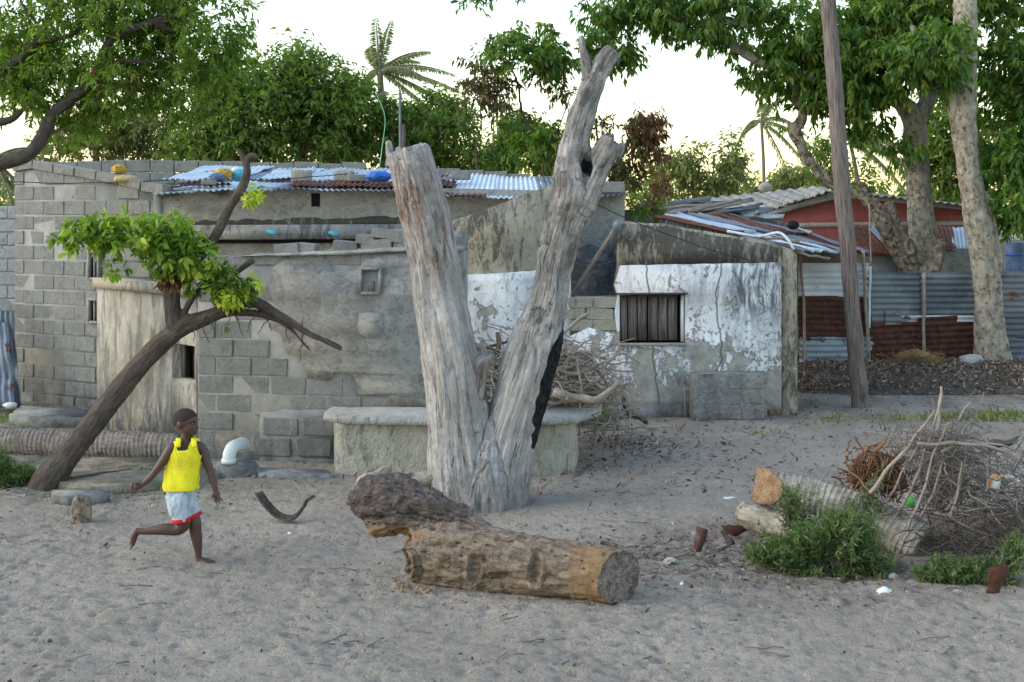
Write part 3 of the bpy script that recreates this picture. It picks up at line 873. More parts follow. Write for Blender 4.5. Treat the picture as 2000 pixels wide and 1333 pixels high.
for (a, b) in ((492, 545), (585, 630)):
    u, z = WL.uz(178, a); u2, z2 = WL.uz(197, b)
    vent = plate(WL, [(u, z), (u2, z), (u2, z2), (u, z2)], 'window', MT_dark, house, px=False, back=-.02, front=.012)
    mb = MB()
    for zz in (z, z2): mb.add(**boxgeo(WL.pt((u + u2) / 2, zz, .02), (u2 - u + .06, .07, .035), WL.rz))
    for uu in (u, u2): mb.add(**boxgeo(WL.pt(uu, (z + z2) / 2, .02), (.035, .075, abs(z - z2)), WL.rz))
    mb.add(**boxgeo(WL.pt(u + .09, (z + z2) / 2, .02), (.02, .03, abs(z - z2)), WL.rz))
    mb.build('frame', MT_render_house, vent)
# sloped coping blocks on the side wall
cop = [brick_mesh('coping_block', .40, .12, .2, s + 20, MT_block) for s in range(3)]
us = np.arange(.2, WL.L, .41)
for i, u in enumerate(us):
    o = bpy.data.objects.new('coping_block', cop[i % 3]); COL.objects.link(o); o.parent = wl
    dz = (topL(u + .2) - topL(u - .2)) / .4
    o.location = [float(x) for x in (WL.pt(u, topL(u) + .035, -.06) - wloc(wl))]
    o.rotation_euler = (0, -math.atan(dz), WL.rz)
# front wall with its eave
WF = Wall(302, 17.6, 1222, 18.5)
fw = plate(WF, [(302, 372), (500, 366), (770, 366), (1060, 372), (1220, 372), (1220, 840), (302, 840)], 'front_wall', MT_render_house, house, back=-.22, front=0)
plate(WF, [(300, 376), (316, 376), (318, 840), (300, 840)], 'corner_joint', MT_mortar, house, back=-.05, front=.012)
mb = MB()
v0 = plate(WF, [(608, 378), (625, 378), (625, 404), (608, 404)], 'vent_hole', MT_dark, house, back=-.05, front=.006)
plate(WF, rough([WF.uz(340, 432), WF.uz(780, 424), WF.uz(800, 442), WF.uz(340, 442)], .02, .1, 3), 'stained_ledge', MT_moldblack, house, px=False, back=-.02, front=.03)
bm_ = plate(WF, [(330, 440), (800, 438), (800, 466), (330, 468)], 'ring_beam', m_moldy('beam_concrete', (.25, .25, .235), (.10, .10, .095), (.50, .66), 5, light=(.36, .355, .335)), house, back=-.02, front=.28)
plate(WF, [(330, 468.5), (800, 466.5), (800, 474), (330, 476)], 'painted_shadow', MT_dark, house, back=-.02, front=.10)  # near-black strip painting in the shade under the ring beam
for (x, y) in ((527, 452), (647, 455)):
    c = WF.px(x, y, .28)
    a = c + np.array((-.05, .05, .01)); b = c + np.array((.10, -.14, -.02))
    mb = MB(); mb.add(**tube([a, b], [.032, .032], 14)); mb.build('drain_pipe', MT_cyan, house)
# a panel of blue-grey render below the gap in the ruin, and the masonry foot
blu = rough([WF.uz(1128, 488), WF.uz(1150, 476), WF.uz(1170, 484), WF.uz(1192, 476), WF.uz(1206, 484), WF.uz(1214, 600), WF.uz(1090, 600), WF.uz(1095, 500)], .02, .12, 5)
plate(WF, blu, 'dark_render_panel', MT_bluegrey, house, px=False, back=-.01, front=.02)
# roof
RY0, RY1 = 17.45, 22.0
def RF(px, t, lift=0.0):
    """point on the roof: px column measured at the eave, t up the slope"""
    y0 = 17.35 + (px - 302) / 920 * .9; e = P(px, np.interp(px, [302, 330, 440, 770, 870, 1060, 1222], [380, 377, 371, 372, 386, 388, 379]), y0)
    b = P(px, np.interp(px, [0, 700, 1222], [333, 334, 352]), y0 + 4.5)
    b[0] = e[0] + .0
    p = e + (b - e) * t; p[2] += lift
    return p
irons = [MT_iron_blue, MT_iron_pale, MT_iron_blue, MT_iron_dull, MT_iron_pale, MT_iron_blue]
xs = np.linspace(302, 770, 7)
rs0 = random.Random(5)
for i in range(6):
    a = xs[i] - 5; b = xs[i + 1] + 5
    m1 = irons[i]
    sheet('roof_sheet', m1, house, RF(a, -.01, .012 * (i % 2)), RF(b, -.01, .012 * (i % 2)), RF(b, .36, .012 * (i % 2)), RF(a, .36, .012 * (i % 2)), wl=.076, amp=.012, seed=i, dent=.01, fray=.02)
    sheet('roof_sheet', irons[(i + 2) % 6], house, RF(a, .33, .035), RF(b, .33, .035), RF(b, 1.02, .03), RF(a, 1.02, .03), wl=.076, amp=.012, seed=i + 9, dent=.02)
def roofpatch(x0, x1, t0, t1, mat, seed, lift=.05, skew=0):
    sheet('roof_sheet', mat, house, RF(x0, t0, lift), RF(x1, t0, lift), RF(x1 + skew, t1, lift + .01), RF(x0 + skew, t1, lift + .01), wl=.076, amp=.013, seed=seed, dent=.018, fray=.03)
roofpatch(560, 672, .02, .17, MT_iron_rust, 31); roofpatch(650, 772, -.005, .2, MT_iron_rust, 32, .055)
roofpatch(325, 440, .05, .10, MT_iron_darkrust, 33, .05); roofpatch(320, 395, .14, .21, MT_iron_darkrust, 34, .07)
roofpatch(250, 420, .35, .98, MT_iron_pale, 35, .06); roofpatch(470, 560, .3, .9, MT_iron_pale, 36, .06, -30)
xs = [770, 865, 960, 1065, 1140, 1222]
for i in range(5):
    sheet('roof_sheet', [MT_iron_mix, MT_iron_pale, MT_iron_pale, MT_iron_grey, MT_iron_grey][i], house, RF(xs[i] - 6, -.02, .01 * (i % 2)), RF(xs[i + 1] + 6, -.02, .01 * (i % 2)), RF(xs[i + 1] + 6, 1.0, .01 * (i % 2)), RF(xs[i] - 6, 1.0, .01 * (i % 2)), wl=.076, amp=.012, seed=40 + i, dent=.012, fray=.02)
roofpatch(755, 862, .02, .17, MT_iron_rust, 45, .05); roofpatch(868, 950, -.035, .05, MT_iron_rust, 46, .03)
roofpatch(770, 880, .25, .5, MT_iron_darkrust, 47, .06)
# parapet of blocks behind the roof
WPp = Wall(18, 22.3, 1230, 22.8)
PB = [brick_mesh('parapet_block', .40, .2, .2, s + 40, MT_block) for s in range(4)]
pmb = plate(WPp, [(60, 335), (1222, 360), (1222, 372), (60, 372)], 'parapet', MT_mortar, house, back=-.18, front=-.03)
pt_px = [(55, 316), (300, 314), (700, 319), (705, 338), (868, 340), (872, 330), (960, 335), (1090, 347), (1120, 358), (1222, 360)]
pt_uz = [WPp.uz(*p) for p in pt_px]
def topP(u): return float(np.interp(u, [p[0] for p in pt_uz], [p[1] for p in pt_uz]))
u0 = WPp.uz(60, 330)[0]; u1 = WPp.uz(1200, 350)[0]
u = u0; rp = random.Random(8)
while u < u1:
    w = .4
    tz = topP(u + w / 2); z_ = tz - .1 + rp.uniform(-.012, .012)
    for lv in range(2):
        o = bpy.data.objects.new('parapet_block', rp.choice(PB)); COL.objects.link(o); o.parent = pmb
        o.location = [float(x) for x in (WPp.pt(u + w / 2, z_ - lv * .205, rp.uniform(-.02, .01)) - wloc(pmb))]
        o.rotation_euler = (0, rp.uniform(-.03, .03), WPp.rz); o.scale = (.97, 1, rp.uniform(.93, 1.02))
    u += w
# right end blocks under the eave
for i, (x, y) in enumerate(((1180, 366), (1205, 366))):
    o = bpy.data.objects.new('eave_block', PB[i]); COL.objects.link(o); o.parent = house
    o.location = [float(c) for c in (P(x, y, 18.3) - wloc(house))]; o.scale = (.45, 1, .7)

# things on the roof
def onroof(px, t): return RF(px, t, .05)
mb = MB(); c = P(238, 351, 17.9); mb.add(**blob(c + np.array((.06, 0, .0)), (.17, .14, .065), 4, .18, 1.6, 2))
o = mb.build('sand_sack', MT_sackp, smooth=True, label='tan sandbag on the iron roof, the leftmost of the roof weights', cat='sack')
mb = MB(); mb.add(**blob(P(233, 331, 18.15), (.095, .09, .068), 4, .45, 3.5, 5)); mb.build('yellow_bundle', MT_sack, smooth=True, label='crumpled yellow sack sticking up behind the tan sandbag on the roof', cat='sack')
t = thing('wrapped_bundle', 'yellow and blue wrapped bundle on the iron roof beside the cyan bag', 'bundle', P(432, 357, 17.8))
mb = MB(); mb.add(**blob(P(436, 340, 18.0), (.13, .11, .075), 4, .35, 3, 7)); mb.build('netting', MT_sack, t, smooth=True)
mb = MB(); mb.add(**blob(P(424, 347, 17.85), (.11, .10, .06), 4, .25, 2, 8)); mb.build('cloth', MT_bluecloth, t, smooth=True)
t = thing('plastic_bag', 'cyan and white plastic bag on the iron roof behind the leaning bare branch', 'bag', P(470, 352, 18.0))
mb = MB(); mb.add(**blob(P(470, 343, 18.1), (.13, .1, .085), 4, .3, 2.5, 11)); mb.build('bag_body', MT_cyan, t, smooth=True)
mb = MB(); mb.add(**blob(P(462, 333, 18.25), (.07, .06, .05), 3, .35, 3, 12)); mb.build('bag_knot', MT_whitep, t, smooth=True)
def rblock(px, py, Y, s, rz, lab, mat=MT_stone, seed=1):
    bm = bmesh.new(); bmesh.ops.create_cube(bm, size=1)
    bmesh.ops.subdivide_edges(bm, edges=list(bm.edges), cuts=4, use_grid_fill=True)
    v = np.array([q.co[:] for q in bm.verts]); 
    f = [[x.index for x in ff.verts] for ff in bm.faces]; bm.free()
    n_ = nrm(v); v = v * .82 + n_ * .09
    v = v * (1 + .09 * fbm(v * 2.5 + seed * 5, 3))[:, None] * np.array(s)
    c_, s_ = math.cos(rz), math.sin(rz); v = v @ np.array(((c_, s_, 0), (-s_, c_, 0), (0, 0, 1))) + P(px, py, Y)
    mb = MB(); mb.add(v, q=f)
    return mb.build('roof_stone', mat, smooth=True, label=lab, cat='stone', group='stones holding the roof down')
rblock(589, 344, 18.4, (.30, .2, .17), .1, 'rounded pale stone block on the iron roof right of the cyan bag')
rblock(672, 344, 18.5, (.26, .2, .16), -.1, 'white-edged stone block on the roof left of the blue sack', seed=3)
rblock(697, 348, 18.3, (.26, .16, .10), .2, 'dark flat stone lying against the blue sack on the roof', MT_mortar, 5)
rblock(408, 356, 17.6, (.19, .14, .07), 0, 'small flat grey block on the roof edge in front of the yellow and blue bundle', MT_block, 6)
rblock(900, 343, 20, (.3, .2, .14), 0, 'grey stone on the roof just right of the left dead limb', MT_block, 8)
mb = MB(); mb.add(**blob(P(740, 345, 17.95), (.175, .12, .075), 4, .26, 2.4, 4)); mb.build('blue_sack', MT_blue, smooth=True, label='bright blue sack on the roof touching the left limb of the dead tree', cat='sack')
mb = MB(); mb.add(**tube(wander(P(0, 355, 18.5), P(330, 352, 17.6), 20, .01, 3, .01), .007, 5))
mb.add(**tube(wander(P(525, 352, 17.7), P(700, 338, 18.5), 20, .01, 4, 0), .006, 5))
mb.build('roof_cable', MT_wire, label='thin black cable lying across the edge of the iron roof', cat='cable')

# ------------------------------------------------------------------ front annex: beige side wall, block and render front
annex = thing('courtyard_building', 'roofless grey annex in front of the block house with beige plastered side and crumbling top', 'building', G(385, 890))
WB = Wall(190, 16.7, 386, 14.6)
wz = WB.uz(350, 672)[1], WB.uz(350, 742)[1]; wu = WB.uz(336, 700)[0], WB.uz(383, 700)[0]
hole = [(wu[0], wz[1]), (wu[1] - .02, wz[1]), (wu[1] - .02, wz[0]), (wu[0], wz[0])]
sw = plate(WB, [(0, -.05), (WB.L - .004, -.05), (WB.L - .004, 1.74), (0, 1.74)], 'side_wall', MT_beige, annex, px=False, holes=[hole], back=-.3, front=0)
plate(WB, [(-.04, 1.745), (WB.L - .01, 1.745), (WB.L - .01, 1.86), (-.04, 1.86)], 'coping', m_moldy('coping_plaster', (.27, .25, .21), (.12, .115, .1), (.48, .66), 6), annex, px=False, back=-.32, front=.05)
win = plate(WB, [(wu[0] - .02, wz[1] - .02), (wu[1], wz[1] - .02), (wu[1], wz[0] + .02), (wu[0] - .02, wz[0] + .02)], 'window', MT_dark, annex, px=False, back=-.28, front=-.22)
for a in (wu[0] + .03, (wu[0] + wu[1]) / 2 + .05, wu[1] - .05):
    mb = MB(); mb.add(**boxgeo(WB.pt(a, (wz[0] + wz[1]) / 2, -.13), (.07, .03, wz[0] - wz[1] - .01), WB.rz)); mb.build('shutter_board', MT_board, win)
WA = Wall(386, 14.55, 905, 14.12)
def wa(px, py): return WA.uz(px, py)
core_top = [(386, 508), (470, 503), (520, 498), (600, 494), (640, 493), (700, 486), (800, 482), (905, 480)]
core = plate(WA, [wa(386, 960)] + [wa(905, 960)] + [wa(*p) for p in core_top[::-1]], 'front_wall', MT_mortar, annex, px=False, back=-.25, front=-.012)
ct = [wa(*p) for p in core_top]
def topA(u): return float(np.interp(u, [p[0] for p in ct], [p[1] for p in ct])) + .02
wdw = [wa(708, 524), wa(742, 574)]
coatpoly = [(535, 520), (560, 506), (640, 508), (650, 530), (700, 528), (712, 506), (780, 500), (905, 500), (905, 800), (770, 800), (755, 775), (700, 770), (690, 735), (655, 728), (640, 745), (600, 738), (590, 700), (560, 690), (548, 650), (525, 640), (540, 600), (525, 560)]
cp_uz = [wa(*p) for p in coatpoly]
def inpoly(poly, x, y):
    r = False; j = len(poly) - 1
    for i in range(len(poly)):
        xi, yi = poly[i][0], poly[i][1]; xj, yj = poly[j][0], poly[j][1]
        if (yi > y) != (yj > y) and x < (xj - xi) * (y - yi) / (yj - yi) + xi: r = not r
        j = i
    return r
brickwork(WA, core, 'block', BM, 0, WA.L, -.1, 2.35, lambda u, z: not inpoly(cp_uz, u, z) and not (wdw[0][0] < u < wdw[1][0] and wdw[1][1] < z < wdw[0][1]), proud=-.075, top=topA, seed=9, bw=.41, bh=.20, jit=.010)
hw = [(708, 526), (742, 526), (742, 572), (708, 572)]
coat = plate(WA, rough(cp_uz, .02, .09, 4), 'render_coat', MT_render, annex, px=False, holes=[[wa(*p) for p in hw]], back=-.06, front=.012)
wn_ = plate(WA, [wa(*p) for p in [(704, 522), (746, 522), (746, 576), (704, 576)]], 'window', MT_bluegrey, annex, px=False, back=-.10, front=-.04)
mb = MB(); c = WA.px(725, 560, -.02); mb.add(**boxgeo(c, (.07, .06, .12), WA.rz)); mb.build('block_fill', MT_block, wn_)
mb = MB()
for (x, y, w_, h_) in ((706, 549, .03, .27), (744, 549, .03, .27), (725, 525, .21, .03), (725, 573, .24, .035)):
    mb.add(**boxgeo(WA.px(x, y, .0), (w_, .09, h_), WA.rz))
mb.build('frame', MT_render, wn_)
plate(WA, rough([wa(703, 612), wa(748, 612), wa(750, 655), wa(722, 662), wa(700, 650)], .012, .07, 6), 'patch', m_render('pale_patch', (.33, .33, .31), (.40, .395, .37), seed=3), annex, px=False, back=-.02, front=.03)
# proud pier and plinth at the lower left of the front wall
pier = plate(WA, rough([wa(512, 805), wa(560, 798), wa(660, 800), wa(662, 930), wa(512, 930)], .015, .12, 7), 'plinth', MT_mortar, annex, px=False, back=-.02, front=.06)
BMb = [brick_mesh('plinth_block', .388, .188, .10, s + 60, MT_block) for s in range(3)]
for r in range(3):
    for c_ in range(2):
        u, z = wa(552 + c_ * 78 - (r % 2) * 14, 832 + r * 40)
        o = bpy.data.objects.new('block', BMb[(r + c_) % 3]); COL.objects.link(o); o.parent = pier
        o.location = [float(x) for x in (WA.pt(u, z, .03) - wloc(pier))]; o.rotation_euler = (0, rp.uniform(-.02, .02), WA.rz)
# crumbling stones and mortar along the top
rt = random.Random(17)
def rubble(px0, px1, yfun, wall, parent, n, sz, mat, seed):
    for i in range(n):
        x = px0 + (px1 - px0) * (i + .5) / n
        y = yfun(x)
        s = sz * rt.uniform(.7, 1.25)
        mb = MB(); c = wall.px(x, y, -.12)
        mb.add(**blob(c, (s * 1.5, .13, s), 3, .3, 2.2, seed + i, M3=orient((wall.d[0], wall.d[1], rt.uniform(-.15, .15)))))
        mb.build('rubble_stone', mat, parent, smooth=True)
pass
tp = rough([wa(905, 500), wa(632, 500), wa(640, 486), wa(662, 478), wa(690, 474), wa(702, 462), wa(735, 452), wa(760, 448), (wa(790, 447)), wa(800, 450), wa(905, 452)], .014, .07, 31)
plate(WA, tp, 'broken_top', MT_render, annex, px=False, back=-.30, front=-.07)
plate(WA, rough([wa(470, 500), wa(600, 492), wa(660, 490), wa(760, 484), wa(905, 482), wa(905, 490), wa(760, 492), wa(660, 498), wa(560, 500)], .006, .08, 32), 'mortar_ledge', m_render('pale_mortar', (.36, .36, .34), (.46, .455, .43), (.25, .25, .24), seed=61), annex, px=False, back=-.2, front=.05)
for i, (x, y, w_) in enumerate(((672, 482, .26), (712, 468, .20), (752, 458, .30), (780, 463, .22), (735, 480, .34), (795, 478, .3), (560, 488, .28), (600, 486, .2))):
    o = bpy.data.objects.new('broken_block', BM[i % 4]); COL.objects.link(o); o.parent = annex
    o.location = [float(c) for c in (WA.px(x, y, -.06) - wloc(annex))]; o.scale = (w_ / .39, 1, rp.uniform(.5, .8)); o.rotation_euler = (rp.uniform(-.1, .1), rp.uniform(-.12, .12), WA.rz + rp.uniform(-.15, .15))

# ------------------------------------------------------------------ masonry bench
bench = thing('masonry_bench', 'long low rendered masonry bench with rounded slab top running behind the dead tree', 'bench', G(890, 925))
def ringpoly(front_px, back_y, z):
    return front_px
bz = .60
fp = [(655, 930, 13.62), (700, 930, 13.55), (835, 930, 13.5), (960, 930, 13.45), (1060, 930, 13.5), (1110, 930, 13.62), (1126, 930, 13.9)]
front = [np.array(((x - 1000) * y / F, y)) for x, _, y in fp]
backp = [np.array((front[-1][0] + .03, 14.6)), np.array((-.55, 14.16)), np.array((front[0][0] - .1, 14.2))]
def prism(poly, z0, z1, amp=0.0, seed=0, seg=.12, nz=1):
    pts = []
    for i in range(len(poly)):
        a, b = poly[i], poly[(i + 1) % len(poly)]; k = max(1, int(np.linalg.norm(b - a) / seg))
        for j in range(k): pts.append(a + (b - a) * j / k)
    pts = np.array(pts); n = len(pts); c = pts.mean(0)
    V = []; 
    for k in range(nz + 1):
        z = z0 + (z1 - z0) * k / nz
        d = fbm(np.column_stack((pts * 3, np.full(n, z * 3 + seed))), 4)
        V.append(np.column_stack((pts + nrm(pts - c) * (d * amp)[:, None], np.full(n, z) + (d * amp * .5 if k == nz else 0))))
    V = np.concatenate(V); q = []
    for k in range(nz):
        for i in range(n): q.append((k * n + i, k * n + (i + 1) % n, (k + 1) * n + (i + 1) % n, (k + 1) * n + i))
    tri = geometry.tessellate_polygon([[Vector((p[0], p[1], 0)) for p in pts]])
    t = [tuple(i + nz * n for i in f) for f in tri] + [f for f in tri]
    return dict(v=V, q=q, t=t)
def fixn(o):
    bm = bmesh.new(); bm.from_mesh(o.data); bmesh.ops.recalc_face_normals(bm, faces=bm.faces); bm.to_mesh(o.data); bm.free(); return o
mb = MB(); mb.add(**prism(front + backp, -.05, bz - .07, .045, 2, .07, 10)); fixn(mb.build('bench_body', MT_bench, bench))
cfr = np.mean(front + backp, axis=0)
fr2 = [p + nrm(p - cfr) * .10 + np.array((0, -.04)) for p in front]
fr2[-1] = np.array(((1172 - 1000) * 14.2 / F, 14.05)); fr2.append(np.array(((1176 - 1000) * 14.6 / F, 14.6)))
fr2[0] = np.array(((632 - 1000) * 13.75 / F, 13.75))
mb = MB(); mb.add(**prism(fr2 + backp[1:], bz - .07, bz + .005, .03, 8, .07, 2)); fixn(mb.build('bench_slab', MT_benchtop, bench))
mb = MB()
for x in (1112, 1120): mb.add(**tube([P(x, 885, 13.62), P(x, 928, 13.55)], .013, 8))
mb.build('bench_foot_pipe', MT_stone, bench)

# ------------------------------------------------------------------ whitewashed ruin
ruin = thing('whitewashed_ruin', 'roofless whitewashed ruin with black-stained gable and shuttered window', 'building', G(1350, 812))
WH = Wall(868, 17.3, 1526, 17.5)
h = lambda px, py: WH.uz(px, py)
zb = -.05
wh_hole_px = [(1206, 672), (1341, 672), (1341, 571), (1206, 577)]
outl = [h(868, 436), h(880, 432), h(980, 398), h(1040, 374), h(1080, 362), h(1100, 352), h(1116, 350), h(1118, 400), h(1112, 480), h(1108, 578), h(1160, 581), h(1206, 579),
        h(1202, 560), h(1209, 520), h(1205, 470), h(1207, 436), h(1222, 432), h(1300, 437), h(1380, 452), h(1440, 462), h(1500, 472), h(1526, 480)]
outl = rough([(WH.L, zb), (0, zb)] + outl, .012, .22, 11)
holeuz = [h(*p) for p in wh_hole_px]
fac = plate(WH, outl, 'facade', MT_moldwall, ruin, px=False, holes=[holeuz], back=-.3, front=-.02)
# black stained upper right band
band = rough([h(1209, 518), h(1520, 512), h(1520, 484), h(1480, 474), h(1380, 458), h(1300, 442), h(1212, 437)], .008, .15, 12)
plate(WH, band, 'upper_band', MT_moldblack, ruin, px=False, back=-.03, front=.006)
# white coats
wc = rough([h(900, 538), h(1116, 525), h(1113, 640), h(1106, 700), h(1106, 790), h(900, 790)], .008, .1, 13)
plate(WH, wc, 'whitewash_coat', MT_white, ruin, px=False, back=-.03, front=.004)
wc = rough([h(1212, 519), h(1519, 513), h(1526, 514), h(1526, 800), h(1350, 800), h(1106.5, 800), h(1106.5, 660), h(1150, 640), h(1206, 655), h(1200, 610), h(1206, 577), h(1200, 556)], .006, .12, 14)
hh = [h(1206.5, 672), h(1340, 672), h(1340, 571.5), h(1206.5, 577)]
hh = [h(1210, 672), h(1338, 672), h(1338, 572.5), h(1210, 577)]
plate(WH, wc, 'whitewash_coat', MT_white, ruin, px=False, holes=[hh], back=-.03, front=.006)
plate(WH, [h(1146, 792), h(1352, 789), h(1352, 830), h(1146, 830)], 'plinth', MT_render, ruin, px=False, back=-.02, front=.05)
# blocks showing between the coats under the gap
fb = [brick_mesh('ruin_block', .40, .15, .12, s + 80, m_moldy('old_block', (.29, .275, .235), (.14, .13, .11), (.5, .65), 8)) for s in range(3)]
for r in range(3):
    for c_ in range(2):
        u, z = h(1135 + c_ * 55 - (r % 2) * 18, 592 + r * 22)
        if u + .17 > h(1206, 600)[0]: u = h(1206, 600)[0] - .17
        o = bpy.data.objects.new('block', fb[(r + c_) % 3]); COL.objects.link(o); o.parent = fac
        o.location = [float(x) for x in (WH.pt(u, z, -.055) - wloc(fac))]; o.rotation_euler = (0, rp.uniform(-.03, .03), WH.rz); o.scale = (.86, 1, .96)
# window: reveals, lintel, frame, boards
u0, z0 = h(1207, 671); u1, z1 = h(1337, 575)
win = plate(WH, [(u0 - .01, z0 - .01), (u1 + .01, z0 - .01), (u1 + .01, z1 + .02), (u0 - .01, z1 + .02)], 'window', MT_dark, ruin, px=False, back=-.28, front=-.22)
mb = MB(); mb.add(**boxgeo(WH.pt((u0 + u1) / 2, z1 + .01, .0), (u1 - u0 + .06, .14, .022), WH.rz)); mb.build('lintel', MT_frame, win)
mb = MB(); mb.add(**boxgeo(WH.pt((u0 + u1) / 2 , z0 - .012, .0), (u1 - u0 + .04, .12, .03), WH.rz)); mb.build('sill', MT_stone, win)
mb = MB(); mb.add(**boxgeo(WH.pt(u1 - .02, (z0 + z1) / 2, -.09), (.035, .14, z1 - z0 - .03), WH.rz)); mb.build('reveal', MT_whitep, win)
ub = h(1326, 600)[0]; cx = (u0 + ub) / 2
for side in (0, 1):
    a0 = u0 + .01 if side == 0 else cx + .01; a1 = cx - .006 if side == 0 else ub
    nb = 3; bw = (a1 - a0) / nb
    for i in range(nb):
        ww = bw - .014
        mb = MB(); mb.add(**boxgeo(WH.pt(a0 + bw * (i + .5), (z0 + z1) / 2, -.10 + rp.uniform(-.006, .006)), (ww, .022, z1 - z0 - .05 - rp.uniform(0, .015)), WH.rz + rp.uniform(-.03, .03)))
        o = mb.build('shutter_board', MT_board, win)
        mb = o.data; g = np.zeros((len(mb.vertices), 3), np.float32); co = np.zeros(len(mb.vertices) * 3, np.float32); mb.vertices.foreach_get('co', co); co = co.reshape(-1, 3) + i + side * 3
        at = mb.attributes.new('grain', 'FLOAT_VECTOR', 'POINT'); at.data.foreach_set('vector', co.ravel())
    mb = MB(); mb.add(**boxgeo(WH.pt(a0 + .012, (z0 + z1) / 2, -.083), (.03, .03, z1 - z0 - .04), WH.rz))
    mb.add(**boxgeo(WH.pt((a0 + a1) / 2, z1 - .03, -.086), (a1 - a0, .03, .03), WH.rz)); mb.build('frame', MT_frame, win)
# end pier
pier = plate(WH, rough([h(1526, 480), h(1548, 488), h(1559, 500), h(1560, 830), h(1526, 830)], .006, .15, 16), 'end_pier', MT_moldwall, ruin, px=False, back=-1.8, front=-.06)
# walled box of blocks at the foot of the wall
cist = thing('block_cistern', 'low grey cement box built against the whitewashed wall below the cracks', 'cistern', G(1425, 815))
WC = Wall(1352, 17.15, 1500, 17.15)
mb = MB(); ca = WC.px(1352, 816); cb_ = WC.px(1500, 816)
poly = [np.array((ca[0], 17.12)), np.array((cb_[0], 17.2)), np.array((cb_[0] + .02, 17.46)), np.array((ca[0], 17.46))]
mb.add(**prism(poly, -.05, .60, .012, 3, .08, 6)); fixn(mb.build('box_body', m_render('cistern_render', (.20, .205, .20), (.275, .275, .26), (.12, .125, .12), seed=21, damp_h=.35), cist))
cm = [brick_mesh('cistern_block', .30, .19, .05, s + 90, m_render('cistern_block_face', (.22, .22, .205), (.27, .27, .255), (.15, .15, .14), seed=31)) for s in range(2)]
for r in range(3):
    for c_ in range(1, 3):
        o = bpy.data.objects.new('block', cm[(r + c_) % 2]); COL.objects.link(o); o.parent = cist
        o.location = [float(x) for x in (np.array((ca[0] + .17 + c_ * .305, 17.158 + .02 * c_, .11 + r * .195)) - wloc(cist))]
# leaning white pole in the gap, dangling cable
mb = MB(); mb.add(**tube(wander(P(1212, 432, 17.35), P(1108, 590, 17.9), 10, .01, 2), [.03] * 10, 10))
mb.build('leaning_pole', MT_stick, label='pale thin pole leaning in the gap of the ruined wall right of the dead tree', cat='pole')
mb = MB(); mb.add(**tube(wander(P(1206, 436, 17.1), P(1192, 500, 17.7), 8, .02, 5), [.05, .055, .05, .045, .04, .04, .03, .03], 8))
mb.build('bent_pipe', MT_iron_grey, label='short grey bent pipe beside the leaning pole at the top of the wall gap', cat='pipe')
mb = MB(); mb.add(**tube(wander(P(1120, 378, 17.0), P(1480, 513, 17.2), 30, .008, 3, .03), .006, 5))
mb.build('wall_cable', MT_wire, label='thin dark cable sagging across the stained top of the whitewashed ruin', cat='cable')
mb = MB(); mb.add(**tube([P(1338, 817, 17.1), P(1337, 748, 17.2)], .014, 6)); mb.add(**blob(P(1337, 745, 17.2), (.03, .03, .03), 2, .2))
mb.build('tap_pipe', MT_twig, label='thin upright tap pipe standing left of the grey cement box', cat='pipe')

# ------------------------------------------------------------------ patched roof behind the ruin
shed = thing('patched_shed', 'low shed behind the ruin roofed with rusty and blue iron scraps', 'shed', G(1600, 760) * (1, 1, 0) + np.array((0, 1.5, 0)))
A0, A1 = P(1285, 432, 18.2), P(1470, 424, 25.5)      # high edge
B0, B1 = P(1556, 487, 18.0), P(1700, 496, 24.2)      # low edge
def SR(s, t, l=0): 
    p = (A0 * (1 - s) + A1 * s) * (1 - t) + (B0 * (1 - s) + B1 * s) * t; p = p.copy(); p[2] += l; return p
mats = [MT_iron_rust, MT_iron_dull, MT_iron_rust, MT_iron_blue, MT_iron_mix, MT_iron_rust, MT_iron_dull, MT_iron_pale, MT_iron_darkrust, MT_iron_dull]
for i in range(10):
    s0, s1 = i / 10 - .01, (i + 1) / 10 + .015
    for (t0, t1, l) in ((-.04, .55, .045), (.5, 1.03, .0)):
        l += .015 * (i % 2)
        sheet('roof_sheet', mats[(i * 3 + (t0 > .2) * 4) % 10], shed, SR(s1, t0, l), SR(s0, t0, l), SR(s0, t1 + rp.uniform(-.05, .03), l), SR(s1, t1 + rp.uniform(-.05, .03), l), wl=.08, amp=.014, seed=60 + i * 2 + int(t0 > .2), dent=.02, fray=.03)
WS = Wall(1556, 18.4, 1700, 24.6)
def flatwall(parent, name, mat, pts3, th=.15):
    pass
C0, C1 = P(1640, 440, 25.0), P(1905, 445, 26.5); D0, D1 = P(1700, 497, 24.3), P(1905, 490, 25.2)
for i in range(5):
    s0, s1 = i / 5 - .01, (i + 1) / 5 + .02
    f = lambda s, t, l=0: (C0 * (1 - s) + C1 * s) * (1 - t) + (D0 * (1 - s) + D1 * s) * t + np.array((0, 0, l))
    sheet('roof_sheet', [MT_iron_rust, MT_iron_mix, MT_iron_darkrust, MT_iron_rust, MT_iron_blue][i], shed, f(s0, 1, .02 * (i % 2)), f(s1, 1, .02 * (i % 2)), f(s1, 0, .02 * (i % 2)), f(s0, 0, .02 * (i % 2)), wl=.08, amp=.014, seed=90 + i, dent=.02, fray=.03)
WSF = Wall(1556, 24.1, 2040, 25.6)
plate(WSF, [(1556, 488), (1900, 486), (1900, 730), (1556, 740)], 'front_wall', MT_render_house, shed, back=-.15, front=0)
for a, b, c, d, m_ in ((1545, 490, 1620, 505, MT_iron_blue), (1450, 458, 1560, 472, MT_iron_pale)):
    p0, p1 = P(a, b, 18.0), P(c, d, 18.6)
    mb = MB(); mb.add(**tube(wander(p0, p1, 8, .05, a), .02, 6)); mb.build('roof_batten', MT_stick, shed)
mb = MB()
